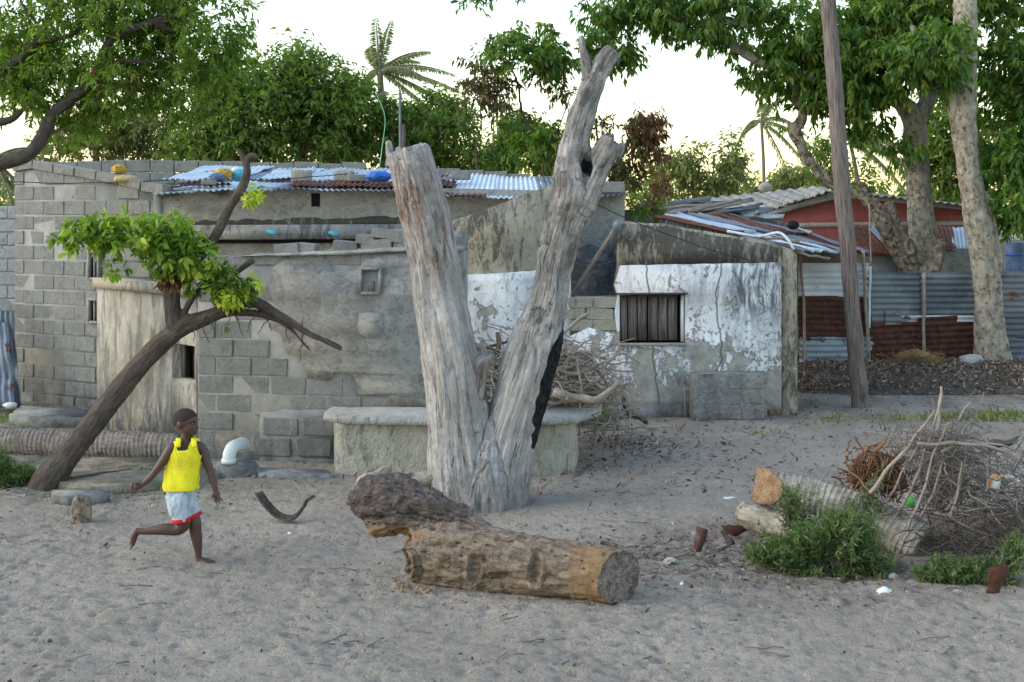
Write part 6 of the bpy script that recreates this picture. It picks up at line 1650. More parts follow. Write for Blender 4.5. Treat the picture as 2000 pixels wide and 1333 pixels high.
# sleeveless shirt
rows = [(955, 352.5, 34, .116), (945, 353, 33.5, .114), (930, 355, 32.5, .106), (915, 356.5, 32, .100), (900, 358.5, 33, .099), (890, 359.5, 33.5, .099), (882, 360.5, 32, .100), (875, 361.5, 30.5, .098), (868, 362.5, 28, .095), (860, 363.5, 24.5, .088)]
rows = spline([(r[0], r[1], r[2], r[3]) for r in rows], 40)
NA = 72; TY = R(-32)         # chest turned: angle of the chest direction from +x is yaw-ish; here 0 = towards viewer
vv = []; N_ = len(rows)
for a in range(NA):
    th = 2 * math.pi * a / NA          # 0 = right of picture, 3/2pi = towards viewer
    ca, sa = math.cos(th), math.sin(th)
    frontness = -sa
    side_ = abs(ca)
    # height where this column stops: low at the armholes, a scoop at the neck, straps between
    arm = sstep(.80, .97, side_)
    neck = sstep(.52, .20, side_)
    top_i = 39.0 - arm * 17 - neck * (9.5 if frontness > 0 else 5.0)
    for i in range(N_):
        k = i / (N_ - 1) * top_i; i0 = int(k); f = k - i0; r = rows[i0] * (1 - f) + rows[min(i0 + 1, N_ - 1)] * f
        c_ = bp(r[1], r[0]); w = r[2] * BY / F
        wr = 1 + .05 * math.sin(th * 5 + i * .12) * max(0, 1 - i / 22) + .030 * math.sin(th * 3 + 1 + i * .42) * math.sin(th * 2 + i * .17) + .018 * math.sin(th * 11 + i * .5)
        sx = math.copysign(abs(ca) ** .85, ca); sy = math.copysign(abs(sa) ** .85, sa)
        vv.append(c_ + np.array((sx * w * wr, sy * r[3] * wr, 0)))
vv = np.array(vv)
qq = [(a * N_ + i, ((a + 1) % NA) * N_ + i, ((a + 1) % NA) * N_ + i + 1, a * N_ + i + 1) for a in range(NA) for i in range(N_ - 1)]
sh0 = bp(356, 954)
mb = MB(); mb.add(vv, q=qq); shirt = mb.build('shirt', MT_shirt, boy, smooth=True)
# origin of the shirt at its hem so that the print sits on the chest
off = sh0 - wloc(boy); shirt.location = [float(x) for x in off]
co = np.zeros(len(shirt.data.vertices) * 3, np.float32); shirt.data.vertices.foreach_get('co', co); co = co.reshape(-1, 3) - off.astype(np.float32); shirt.data.vertices.foreach_set('co', co.ravel()); shirt.data.update()
m_ = shirt.modifiers.new('thick', 'SOLIDIFY'); m_.thickness = .004; m_.offset = 1
for s_ in (-1, 1):      # straps over the shoulders
    x0 = 363.5 + s_ * 15
    pth = spline([bp(x0 + s_ * 1.5, 874, -.098), bp(x0 + s_ * .5, 865, -.090), bp(x0, 858.5, -.052), bp(x0 - s_ * .5, 856.5, -.02), bp(x0 - s_ * .5, 858.5, .0), bp(x0, 861, .035), bp(x0, 868, .07)], 18)
    mb = MB(); d = tube(pth, .0195, 12, ellip=1.0); d.pop('grain')
    ctr = np.repeat(pth, 12, axis=0); dd = d['v'] - ctr
    T_, U_, V_ = frames(pth)
    Nn = nrm(np.cross(T_, (1, 0, 0))); Nn = np.repeat(Nn, 12, axis=0)
    d['v'] = d['v'] - Nn * (dd * Nn).sum(1)[:, None] * .78
    mb.add(**d); mb.build('strap', MT_shirt, shirt, smooth=True)
mb = MB()
pth = spline([bp(350, 867, -.062), bp(355, 874, -.085), bp(362, 878.5, -.094), bp(369, 876, -.090), bp(376, 868, -.066)], 18); mb.add(**{k: v for k, v in tube(pth, .0035, 6).items() if k != 'grain'})
mb.build('neck_trim', flat('navy_trim', (.02, .03, .06), .8), shirt)
# shorts: follows the hips and both thighs
def CBf(rows, f): return CB([(r[0], r[1], r[2] * f, r[3]) for r in rows])
sc_ = [CB([(353, 948, 50, 0), (352, 962, 52, 0), (352, 974, 46, 0)]),
       CB([(358, 965, 46, .04), (366, 986, 42, .04), (374, 1004, 36, .03), (378, 1016, 34, .03)]),
       CB([(346, 966, 46, -.05), (349, 990, 42, -.07), (353, 1008, 36, -.07), (355, 1022, 34, -.07)])]
mb = MB(); addchains(mb, sc_, 18); mb.add(**ell(bp(352, 962), (.104, .092, .05)))
v, no, q, t = remesh(mb, .006, 4)
wr = fbm(v * np.array((24, 24, 10)), 3) * .016
bm = bmesh.new()
me0 = rawmesh('s', v + no * wr[:, None], q, t); bm.from_mesh(me0)
def bis(c, n):
    bmesh.ops.bisect_plane(bm, geom=bm.verts[:] + bm.edges[:] + bm.faces[:], plane_co=Vector(c), plane_no=Vector(n), clear_outer=True)
bis(bp(352, 950), (0, 0, 1))
# hems cut square to each thigh
def cuthem(c, d, lim):
    g_ = [f for f in bm.faces if (Vector(c) - f.calc_center_median()).length < lim]
    ge = set(); gv = set()
    for f in g_: ge.update(f.edges); gv.update(f.verts)
    bmesh.ops.bisect_plane(bm, geom=list(gv) + list(ge) + g_, plane_co=Vector(c), plane_no=Vector(d), clear_outer=True)
h1 = bp(376.5, 1009, .03); h2 = bp(354.5, 1017, -.07)
cuthem(h1, nrm(bp(378, 1016) - bp(368, 990)), .075); cuthem(h2, nrm(bp(355, 1020) - bp(351, 990)), .075)
me1 = bpy.data.meshes.new('shorts'); bm.to_mesh(me1); bm.free()
for vtx in me1.vertices: vtx.co -= Vector(wloc(boy))
me1.polygons.foreach_set('use_smooth', np.ones(len(me1.polygons), bool)); me1.materials.append(MT_short)
shorts = bpy.data.objects.new('shorts', me1); COL.objects.link(shorts); shorts.parent = boy
for c_, a, b, w, e_ in ((h1, bp(368, 990), bp(378, 1016), .0690, 1), (h2, bp(351, 990), bp(355, 1020), .0680, 1)):
    d_ = nrm(b - a); mb = MB()
    dd = tube([c_ - d_ * .020, c_ - d_ * .008, c_ + d_ * .008, c_ + d_ * .012], [w, w * 1.03, w * 1.03, w * .96], 28, caps=False); dd.pop('grain')
    mb.add(**dd); o = mb.build('hem', MT_trim, shorts, smooth=True); m_ = o.modifiers.new('thick', 'SOLIDIFY'); m_.thickness = .004

# ------------------------------------------------------------------ white drain elbow on its lump of cement
mb = MB(); c = GG(468, 930); mb.add(**blob(P(462, 926, 13.55), (.26, .2, .15), 4, .3, 1.6, 3)); 
mb.add(**blob(P(420, 940, 13.5), (.14, .12, .06), 3, .3, 1.8, 5)); mb.build('cement_lump', MT_render, smooth=True, label='rough grey cement lump at the foot of the wall under the white elbow pipe', cat='cement lump')
mb = MB()
pth = spline([P(447, 905, 13.45), P(448, 888, 13.45), P(455, 874, 13.5), P(470, 869, 13.7), P(476, 870, 13.95)], 22)
mb.add(**tube(pth, [.066] * 22, 20, caps=False)); mb.add(**tube([P(447, 905, 13.45), P(447, 896, 13.45)], [.075, .075], 20, caps=False))
mb.add(**tube([pth[-5], pth[-2]], [.075, .075], 20, caps=False))
o = mb.build('elbow_pipe', MT_whitep, smooth=True, label='white plastic elbow drain pipe coming out of the grey wall behind the boy', cat='pipe'); m_ = o.modifiers.new('thick', 'SOLIDIFY'); m_.thickness = .006
def slab(poly, z, mat, name, label, cat, amp=.015, th=.03, **kw):
    pts = [np.array(G(*p)[:2]) for p in poly]
    mb = MB(); mb.add(**prism(pts, z - th - .05, z, amp, 3, .06, 2)); return fixn(mb.build(name, mat, label=label, cat=cat, **kw))
slab([(500, 921), (560, 925), (640, 926), (650, 936), (560, 938), (505, 935)], .045, m_render('pale_apron', (.33, .345, .35), (.42, .43, .43), (.25, .26, .26), seed=9), 'cement_apron', 'pale strip of cement at the foot of the wall beside the elbow pipe', 'apron')
slab([(100, 972), (150, 968), (215, 975), (200, 984), (130, 988), (104, 984)], .07, MT_mortar, 'flat_slab', 'flat broken slab in the sand behind the small stump', 'slab')
slab([(70, 930), (180, 905), (330, 905), (440, 930), (410, 948), (300, 958), (180, 965), (90, 950)], .065, MT_sand, 'earth_step', 'low worn step of packed earth in front of the ringed palm trunk', 'earth step', amp=.05, th=.08)
slab([(40, 808), (110, 812), (180, 818), (170, 834), (80, 836), (20, 830)], .12, MT_mortar, 'threshold_slab', 'mossy old slab against the base of the block house', 'slab', amp=.05, th=.1)
mb = MB(); mb.add(**tube(wander(GG(140, 948, .05), GG(255, 930, .05), 20, .03, 2), np.linspace(.03, .018, 20), 8)); mb.build('surface_root', MT_bark_dark, smooth=True, label='dark root running along the ground right of the leaning tree', cat='root')

# ------------------------------------------------------------------ sticks
def stick(mb, a, b, r0, r1, seed, amp=.05, n=9, side=2, sl=.25):
    p = wander(a, b, n, amp, seed); rr = np.linspace(r0, r1, n)
    rr = rr * (1 + .15 * noise3(p * 20)); mb.add(**tube(p, rr, 6))
    r_ = random.Random(seed); L_ = np.linalg.norm(np.asarray(b) - a); ax = nrm(np.asarray(b) - a)
    for k in range(side):
        i = r_.randint(2, n - 2); d = nrm(ax * .7 + np.array([r_.gauss(0, .7) for _ in range(3)]))
        e = p[i] + d * L_ * sl * r_.uniform(.5, 1.2); e[2] = max(e[2], .01)
        q_ = wander(p[i], e, 6, amp, seed + k * 7 + 1); mb.add(**tube(q_, np.linspace(rr[i] * .6, rr[i] * .2, 6), 4))
def tangle(name, mat, boxes, n, lr, rr, seed, flatk=.35, label=None, cat=None, side=2):
    r_ = random.Random(seed); mb = MB()
    for i in range(n):
        b = r_.choice(boxes); px = r_.gauss(b[0], b[2] * .5); py = r_.gauss(b[1], b[3] * .5); Y = r_.uniform(b[4], b[5])
        c = P(px, py, Y); c[2] = max(c[2], .02)
        d = nrm(np.array((r_.gauss(0, 1), r_.gauss(0, 1), r_.gauss(0, flatk)))); L_ = r_.uniform(*lr)
        a = c - d * L_ / 2; e = c + d * L_ / 2; a[2] = max(a[2], .01); e[2] = max(e[2], .01)
        r0 = r_.uniform(*rr); stick(mb, a, e, r0, r0 * .45, seed * 100 + i, .09, 7, side)
    return mb.build(name, mat, label=label, cat=cat, kind='stuff')
# brush pile on and behind the bench
tangle('brush_pile', MT_stick, [(1120, 735, 90, 55, 13.9, 15.0), (1160, 770, 60, 40, 13.9, 14.8), (1090, 700, 60, 30, 14, 14.8), (985, 720, 36, 60, 14, 14.8), (985, 760, 36, 40, 14, 14.8), (1170, 815, 60, 25, 14.7, 15.6), (1100, 765, 70, 25, 13.8, 14.5)], 420, (.25, .95), (.005, .015), 5, .45, label='tangled brush of bare twigs heaped on the bench end and the ground behind it', cat='brush')
def limbobj(pts, w, Y, name, label, group, mat=MT_stick, seed=1):
    pth = spline([P(p[0], p[1], p[2] if len(p) > 2 else Y) for p in pts], 24); mb = MB()
    rr = np.linspace(w[0], w[1], 24) / 2 * Y / F; rr = rr * (1 + .12 * noise3(pth * 9 + seed)); mb.add(**tube(pth + np.stack([noise3(pth * 6 + seed + k * 9) for k in range(3)], 1) * (rr[:, None] * .5 + .014), rr, 9))
    return mb.build(name, mat, smooth=True, label=label, cat='branch', group=group)
gb = 'big branches in the brush pile on the bench'
limbobj([(1085, 762), (1130, 778), (1165, 780), (1185, 765), (1210, 748)], (20, 10), 13.75, 'branch', 'thick curved pale branch lying across the right end of the bench slab', gb)
limbobj([(1095, 680), (1150, 690), (1190, 700), (1215, 690), (1250, 710)], (7, 3), 14.3, 'branch', 'forked thin branch sticking out farthest right from the brush pile', gb, seed=2)
limbobj([(1180, 697), (1195, 712), (1220, 706), (1248, 712)], (5, 2), 14.3, 'branch', 'short branch making a loop under the farthest right forked branch', gb, seed=3)
limbobj([(1060, 672), (1110, 640), (1150, 612)], (9, 7), 14.2, 'branch', 'straight sawn branch pointing up right from the top of the brush pile', gb, seed=4)
limbobj([(960, 745), (968, 700), (972, 660), (974, 650)], (12, 9), 14.4, 'branch', 'upright stub branch seen in the fork of the dead tree', gb, MT_bark_red, seed=5)
limbobj([(950, 680), (985, 670), (1010, 662)], (6, 3), 14.4, 'branch', 'thin dark branch reaching right across the fork of the dead tree', gb, MT_bark_dark, seed=6)
limbobj([(955, 678), (970, 690), (985, 705), (1000, 700)], (5, 2), 14.3, 'branch', 'crooked dark twig below the thin branch in the fork', gb, MT_bark_dark, seed=7)
limbobj([(1080, 720), (1120, 730), (1160, 715), (1200, 700)], (11, 6), 14.1, 'branch', 'long pale branch lying across the middle of the brush pile', gb, seed=8)
limbobj([(1125, 700), (1135, 750), (1133, 800), (1130, 850, 14.0)], (5, 4), 13.85, 'branch', 'thin pale stick hanging down over the front corner of the bench', gb, seed=9)
limbobj([(1090, 740), (1120, 690), (1150, 700), (1180, 740)], (8, 5), 14.2, 'branch', 'arched pale branch in the upper part of the brush pile', gb, seed=10)
limbobj([(1130, 825, 15.6), (1180, 822, 15.6), (1240, 816, 15.7), (1262, 824, 15.6)], (14, 9), 15.6, 'branch', 'dark branch lying on the ground behind the bench end', 'branches on the ground by the whitewashed wall', MT_bark_dark, seed=11)
limbobj([(1140, 842, 15.9), (1220, 838, 16), (1310, 834, 16.2)], (5, 4), 16, 'branch', 'long thin straight pale stick lying on the sand before the whitewashed wall', 'branches on the ground by the whitewashed wall', seed=12)
limbobj([(1215, 775, 15), (1222, 800, 15.1), (1228, 815, 15.2)], (9, 3), 15, 'branch', 'short dark twig hanging at the right foot of the brush pile', gb, MT_bark_dark, seed=13)
t_ = thing('green_sprig', 'small tuft of green leaves under the right edge of the brush pile', 'sprig', P(1170, 800, 14.6))
crown(t_, [(1165, 795, 18, 10, .1), (1185, 805, 12, 8, .1)], 14.5, 26, 6, .06, .02, 71, MT_leaf_left, MT_twig, name='leaves', twig=.1, twr=.003)

# ------------------------------------------------------------------ heap on the right
tangle('twig_heap', MT_twig, [(1880, 910, 110, 50, 10.6, 12.0), (1930, 960, 90, 50, 10.4, 11.6), (1840, 900, 70, 40, 10.3, 12), (1830, 860, 60, 30, 10.3, 11), (1960, 1010, 70, 50, 10, 11.2), (1850, 960, 60, 50, 10.6, 11.6)], 520, (.2, .75), (.0035, .009), 6, .5, label='brown heap of fine dry twigs beside the palm log at the right edge', cat='twigs')
tangle('thorn_brush', MT_bark_dark, [(1900, 1060, 110, 50, 9.6, 10.6), (1960, 1030, 60, 60, 9.6, 10.6), (1820, 1040, 50, 40, 9.9, 10.8)], 110, (.25, .7), (.0035, .0065), 7, .5, label='dark thorny bare twigs spreading over the sand in front of the heap at the right edge', cat='twigs', side=6)
gs = 'bare sticks standing in the heap on the right'
sticks = [([(1700, 965), (1750, 900), (1800, 840), (1825, 800)], 12, 6, 'longest bare stick leaning right in the middle of the heap'),
          ([(1830, 850), (1834, 800), (1838, 778), (1837, 757)], 10, 8, 'thick stub-ended stick rising highest above the heap'),
          ([(1740, 1030), (1780, 950), (1810, 880), (1838, 770)], 11, 5, 'bare stick rising from behind the bush to the highest stub'),
          ([(1830, 880), (1850, 832), (1870, 822), (1897, 786)], 9, 4, 'bent stick with a thin tip pointing up right above the heap'),
          ([(1770, 1040), (1800, 970), (1818, 900), (1850, 830)], 9, 5, 'upright bare stick just right of the green bush'),
          ([(1800, 1010), (1830, 940), (1845, 880), (1852, 828)], 8, 4, 'slender stick with side shoots beside the bent stick'),
          ([(1850, 1000), (1872, 950), (1884, 900), (1895, 860)], 9, 5, 'pale stick leaning right in front of the dark twigs'),
          ([(1735, 970), (1760, 930), (1790, 870), (1800, 830)], 8, 4, 'thin stick crossing the red root fibre'),
          ([(1855, 1010), (1868, 960), (1880, 900)], 8, 4, 'short stick standing close behind the pale leaning stick'),
          ([(1925, 960), (1930, 920), (1930, 890)], 7, 5, 'short upright twig left of the orange and white packet'),
          ([(1800, 1062), (1860, 1060), (1930, 1072), (2010, 1090)], 11, 8, 'long low branch arching across the front of the thorny twigs'),
          ([(1752, 1080), (1780, 1062), (1800, 1058), (1815, 1062)], 10, 7, 'low curved branch end beside the green bush'),
          ([(1790, 870), (1880, 868), (1960, 880), (1990, 900)], 12, 8, 'grey branch lying along the top of the heap'),
          ([(1840, 880), (1900, 862), (1950, 870), (1985, 885)], 11, 6, 'second grey branch lying on the heap behind the first')]
for i, (p_, w0, w1, lab) in enumerate(sticks):
    Y_ = 10.3 + (i % 4) * .12
    limbobj(p_, (w0 * .72, w1 * .6), Y_, 'stick', lab, gs, MT_stick, seed=20 + i)
# side shoots
mb = MB(); r_ = random.Random(4)
for i in range(60):
    px, py = r_.uniform(1720, 1890), r_.uniform(830, 1010); a = P(px, py, 10.4); b = P(px + r_.uniform(-25, 30), py - r_.uniform(15, 50), 10.4 + r_.uniform(-.15, .15))
    mb.add(**tube(wander(a, b, 6, .06, i), np.linspace(.005, .002, 6), 4))
mb.build('twig_shoots', MT_twig, label='thin shoots between the standing bare sticks of the heap', cat='twigs', kind='stuff')
mb = MB(); v = spline([P(1920, 890, 11.3), P(1940, 868, 11.3), P(1970, 866, 11.3), P(1990, 852, 11.4)], 14)
mb.add(**tube(v, np.interp(np.arange(14), [0, 5, 9, 13], [.06, .10, .05, .01]), 10, ellip=.35)); mb.build('dark_husk', MT_bark_dark, smooth=True, label='dark curled palm husk with pointed tip on top of the heap', cat='husk')
# red root fibre
RFY = 10.95
rf = thing('root_ball', 'reddish fibrous palm root tuft between the palm log and the sticks', 'root', P(1715, 965, RFY))
mb = MB(); r_ = random.Random(9)
for i in range(330):
    c = P(r_.gauss(1714, 28), r_.gauss(925, 19), r_.uniform(RFY - .15, RFY + .15)); d = nrm(np.array((r_.gauss(0, 1), r_.gauss(0, .6), r_.gauss(.3, .9)))); L_ = r_.uniform(.08, .28)
    p_ = wander(c - d * L_ * .5, c + d * L_ * .5, 7, .25, i + 300); mb.add(**tube(p_, np.linspace(.009, .003, 7), 4))
mb.build('fibres', MT_fibre, rf, kind='stuff')
for i, (x, y, rx, rz) in enumerate(((1690, 935, .10, .09), (1725, 930, .09, .06), (1745, 945, .11, .06))):
    mb = MB(); d = blob(P(x, y, RFY), (rx, .1, rz), 4, .5, 3, i + 3); d['grain'] = d['v']; mb.add(**d); mb.build('root_lump', MT_fibre, rf, smooth=True)
for (x0, y0, x1, y1, x2, y2) in ((1705, 915, 1712, 880, 1730, 862), (1685, 920, 1680, 905, 1668, 900), (1695, 930, 1700, 950, 1690, 975)):
    mb = MB(); pth = spline([P(x0, y0, RFY), P(x1, y1, RFY - .1), P(x2, y2, RFY - .1)], 14); mb.add(**tube(pth, np.linspace(.045, .022, 14), 9, ellip=.4)); mb.build('root_strand', MT_fibre, rf, smooth=True)
# bushes
def bush(name, label, base, rows, Y, nst, seed, L, W_, nleaf, mat, group=None, zmax=.4):
    t = thing(name, label, 'bush', base, group); r_ = np.random.RandomState(seed); B = np.array(BL(rows, Y))
    k = r_.randint(0, len(B), nst); d = nrm(r_.normal(size=(nst, 3))) * (r_.rand(nst, 1) ** .4)
    tip = B[k, :3] + d * B[k, 3:6]; tip[:, 2] = np.maximum(tip[:, 2], .03)
    root = base + (B[k, :3] - base) * np.array((.55, .5, 0)) + r_.normal(size=(nst, 3)) * np.array((.06, .04, 0)); root[:, 2] = .0
    p = []; dd = []; mb = MB(); tt = []
    for i in range(nst):
        pth = wander(root[i], tip[i], 10, .10, seed * 31 + i, -.08); 
        if i % 2 == 0: mb.add(**tube(pth, np.linspace(.004, .0015, 10), 3, caps=False))
        f = r_.uniform(2.5, 9, nleaf); i0 = f.astype(int); i1 = np.minimum(i0 + 1, 9); w = (f - i0)[:, None]
        pp = pth[i0] * (1 - w) + pth[i1] * w; T_ = nrm(pth[i1] - pth[np.maximum(i0 - 1, 0)])
        s_ = nrm(np.cross(T_, r_.normal(size=T_.shape)))
        p.append(pp); dd.append(nrm(T_ * .7 + s_ * .9)); tt.append(np.clip(r_.rand(nleaf) * .5 + (f / 9) * .35 + .1 * r_.rand(), 0, 1))
    mb.build('stems', MT_twig, t, kind='stuff')
    p = np.concatenate(p); dd = np.concatenate(dd); tt = np.concatenate(tt); p[:, 2] = np.maximum(p[:, 2], .012)
    mb = MB(); s = r_.uniform(.6, 1.25, len(p)); mb.add(**leafgeo(p, dd, nrm(r_.normal(size=p.shape) * .6 + (0, 0, 1)), L * s, W_ * s, tt))
    mb.build('foliage', mat, t, kind='stuff'); return t
bush('green_bush', 'dense fresh green bush in front of the palm log and beside the sticks', G(1610, 1125), [(1600, 1085, 120, 50, .35), (1530, 1075, 60, 36, .25), (1660, 1040, 70, 60, .35), (1620, 1110, 110, 34, .35), (1700, 1095, 50, 45, .3), (1580, 1045, 50, 30, .2), (1490, 1080, 40, 18, .15), (1650, 1020, 50, 30, .2)], 9.95, 760, 81, .054, .0145, 28, MT_leaf_bush)
bush('green_bush', 'sparse sprigs of green weed growing up around the sawn palm log', G(1560, 1050), [(1560, 990, 50, 36, .2), (1700, 1000, 60, 50, .2), (1545, 960, 22, 20, .1), (1720, 950, 30, 40, .2)], 10.6, 130, 82, .042, .013, 20, MT_leaf_bush)
bush('green_bush', 'low green weeds at the right edge behind the rusty upright plate', G(1880, 1150), [(1850, 1110, 50, 26, .25), (1900, 1120, 50, 34, .25), (1960, 1110, 40, 34, .25), (1990, 1060, 26, 22, .2), (1810, 1120, 30, 14, .15)], 9.6, 330, 83, .045, .012, 24, MT_leaf_bush)
bush('green_bush', 'green weed clump at the left edge beside the leaning tree base', G(15, 955), [(10, 925, 50, 26, .3), (50, 930, 26, 18, .2), (-10, 900, 30, 24, .3)], 13.1, 230, 84, .075, .012, 20, MT_leaf_bush)
bush('green_bush', 'small weeds between the leaning tree base and the ringed palm trunk', G(130, 940), [(128, 915, 12, 10, .1), (205, 950, 10, 7, .08), (330, 930, 22, 8, .1)], 13.6, 40, 85, .05, .014, 12, MT_leaf_mid)
# weed patches far right and left
def weeds(name, label, rows, seed, L, n, mat, W_=.012):
    r_ = np.random.RandomState(seed); P_ = []
    for (px, py, rx, ry, k) in rows:
        x = r_.normal(px, rx * .5, k); y = r_.normal(py, ry * .5, k)
        P_.append(np.array([G(a, max(b, 700)) for a, b in zip(x, y)]))
    p = np.concatenate(P_); p[:, 2] = .01
    d = nrm(r_.normal(size=p.shape) * .6 + (0, 0, .7)); mb = MB()
    s = r_.uniform(.5, 1.3, len(p)); mb.add(**leafgeo(p, d, nrm(r_.normal(size=p.shape)), L * s, W_ * s, r_.rand(len(p))))
    return mb.build(name, mat, label=label, cat='weeds', kind='stuff')
weeds('ground_weeds', 'low green weeds dotted over the trodden ground on the right', [(1880, 818, 120, 8, 500), (1750, 822, 60, 8, 120), (1960, 815, 60, 10, 300), (1620, 822, 60, 10, 90), (1500, 850, 40, 10, 25)], 5, .07, 0, MT_leaf_far, .025)
weeds('left_weeds', 'short green weeds along the foot of the block house at the left', [(40, 822, 60, 10, 500), (140, 830, 50, 8, 160), (230, 840, 60, 6, 60), (350, 950, 60, 12, 50)], 6, .06, 0, MT_leaf_mid, .014)

# ------------------------------------------------------------------ rusty scraps
def scrapplate(pts, Y, mat, name, label, cat, th=.006, group=None, bend=.012, seed=0):
    pl = rough([(p[0], p[1]) for p in pts], 2.6, 7, seed); a = [P(p[0], p[1], Y + bend * math.sin(p[0] * .12 + p[1] * .05)) for p in pl]; n = len(a)
    tri = geometry.tessellate_polygon([[Vector((p[0], p[1], 0)) for p in pl]])
    v = np.array(a + [x + np.array((.003, th, 0)) for x in a]); t = [tuple(f) for f in tri] + [tuple(i + n for i in f[::-1]) for f in tri]
    q = [(i, (i + 1) % n, (i + 1) % n + n, i + n) for i in range(n)]
    mb = MB(); mb.add(v, t=t, q=q, grain=v); return fixn(mb.build(name, mat, label=label, cat=cat, group=group))
scrapplate([(1360, 1028), (1383, 1036), (1376, 1060), (1364, 1084), (1346, 1084), (1358, 1050)], 10.4, MT_iron_darkrust, 'rusty_plate', 'upright rusty iron scrap standing left of the grey log', 'scrap iron')
scrapplate([(1408, 1026), (1440, 1026), (1463, 1036), (1440, 1048), (1424, 1044), (1412, 1040)], 10.9, MT_iron_darkrust, 'rusty_plate', 'flat rusty iron scrap leaning on the end of the grey log', 'scrap iron', seed=2)
scrapplate([(1406, 1038), (1416, 1036), (1436, 1062), (1424, 1074)], 10.6, MT_bark_left, 'bark_piece', 'thin dark wedge of bark beneath the flat rusty scrap', 'bark', seed=3)
scrapplate([(1932, 1108), (1966, 1103), (1969, 1120), (1955, 1150), (1950, 1164), (1926, 1163)], 9.2, MT_iron_darkrust, 'rusty_plate', 'brown upright rusty plate at the right edge in front of the weeds', 'scrap iron', seed=4)
limbobj([(1330, 1090), (1360, 1080), (1400, 1075), (1432, 1062)], (7, 5), 10.5, 'stick', 'dark stick lying between the two rusty scraps', 'sticks on the sand right of the rotten log', MT_bark_dark, seed=50)
limbobj([(1175, 1058, 10.6), (1205, 1068, 10.6), (1240, 1078, 10.5), (1268, 1084, 10.4)], (11, 8), 10.6, 'stick', 'reddish broken stick lying just behind the sawn end of the rotten log', 'sticks on the sand right of the rotten log', MT_bark_red, seed=51)
limbobj([(1270, 1100), (1300, 1092), (1330, 1084), (1350, 1078)], (6, 4), 10.2, 'stick', 'thin stick lying left of the upright rusty scrap', 'sticks on the sand right of the rotten log', MT_twig, seed=52)
# packets and plastic
def rag(px, py, Y, r, mat, name, label, cat, seed): 
    mb = MB(); c = P(px, py, Y); c[2] = max(c[2], r[2] * .6); mb.add(**blob(c, r, 3, .55, 2.6, seed)); return mb.build(name, mat, smooth=True, label=label, cat=cat)
pk = thing('snack_packet', 'crumpled orange and white packet hanging in the twig heap', 'packet', P(1943, 958, 10.5))
mb = MB(); mb.add(**blob(P(1943, 942, 10.45), (.045, .02, .06), 3, .3, 2.5, 4)); mb.build('packet', MT_whitep, pk, smooth=True)
mb = MB(); mb.add(**tube([P(1932, 950, 10.42), P(1936, 934, 10.42), P(1946, 928, 10.42), P(1953, 938, 10.42)], [.009] * 4, 6)); mb.build('packet_edge', flat('orange_print', (.75, .25, .03), .5), pk)
rag(1776, 980, 10.6, (.045, .04, .04), flat('green_plastic', (.12, .55, .12), .5), 'green_bag', 'crumpled bright green plastic bag among the sticks', 'plastic bag', 8)
rag(1968, 932, 10.9, (.05, .04, .02), MT_whitep, 'white_scrap', 'white plastic scrap in the twigs above the orange packet', 'plastic scrap', 9)
rag(1990, 940, 10.9, (.04, .04, .02), MT_whitep, 'white_scrap', 'pale plastic scrap at the right edge beside the twig heap', 'plastic scrap', 10)
rag(1728, 1162, 9.3, (.05, .03, .03), MT_whitep, 'white_scrap', 'crumpled white plastic scrap on the sand below the green bush', 'plastic scrap', 11)
rag(1745, 1127, 9.7, (.035, .03, .025), MT_stone, 'pale_stone', 'small pale stone at the foot of the green bush', 'stone', 12)
rag(1310, 1100, 10.1, (.055, .04, .03), MT_stone, 'pale_stone', 'pale flattened stone right of the rotten log', 'stone', 13)
rag(1332, 1146, 9.5, (.018, .015, .018), MT_whitep, 'white_scrap', 'tiny white plastic piece on the sand right of the rotten log', 'plastic scrap', 14)
rag(1870, 1160, 9.3, (.05, .03, .02), MT_stone, 'flat_stone', 'flat brown stone in the sand left of the brown upright plate', 'stone', 15)
rag(1425, 973, 12.4, (.06, .04, .01), MT_whitep, 'white_scrap', 'small white scrap lying on the sand left of the palm log', 'plastic scrap', 16)
rag(566, 1042, 11.0, (.018, .015, .012), MT_whitep, 'white_scrap', 'small white scrap on the sand right of the boy', 'plastic scrap', 17)

# ------------------------------------------------------------------ leaf litter bank, straw heap and stones by the fence
mb = MB(); xs = np.linspace(P(1555, 700, 20)[0], 12.5, 120); ys = np.linspace(19.6, 23.1, 40); X, Y_ = np.meshgrid(xs, ys)
pr_ = np.sin(np.pi * (Y_ - 19.6) / 3.5) ** .7; edge = sstep(0, 1.0, X - xs[0])
Z = .02 + (.17 * pr_ + fbm(np.stack((X.ravel() * 1.4, Y_.ravel() * 1.4, X.ravel() * 0), 1), 4).reshape(X.shape) * .16 * pr_) * edge - .03 * (pr_ < .05)
v = np.stack((X, Y_, Z), -1).reshape(-1, 3); k = 120; i = np.arange(39)[:, None] * k; j = np.arange(k - 1)[None]
mb.add(v, q=np.stack((i + j, i + j + 1, i + k + j + 1, i + k + j), -1).reshape(-1, 4))
bank = mb.build('earth_bank', flat('dark_leafy_earth', (.085, .068, .055), .95, .35, 6, .9, .03), smooth=True, kind='structure')
rs3 = np.random.RandomState(33)
def scatter(n, xy, zf, Ls, Ws, flatness=.25):
    p = np.column_stack((xy, zf(xy[:, 0], xy[:, 1]) + .006)); d = rs3.normal(size=p.shape); d[:, 2] *= flatness; d = nrm(d)
    nn_ = nrm(rs3.normal(size=p.shape) * .5 + (0, 0, 1)); s = rs3.uniform(.4, 1.3, n)
    return leafgeo(p, d, nn_, Ls * s, Ws * s * rs3.uniform(.6, 1.3, n), rs3.rand(n), curl=-.15)
n = 11000; xy = np.column_stack((rs3.uniform(xs[0] + .1, 11, n), rs3.uniform(19.5, 23.0, n)))
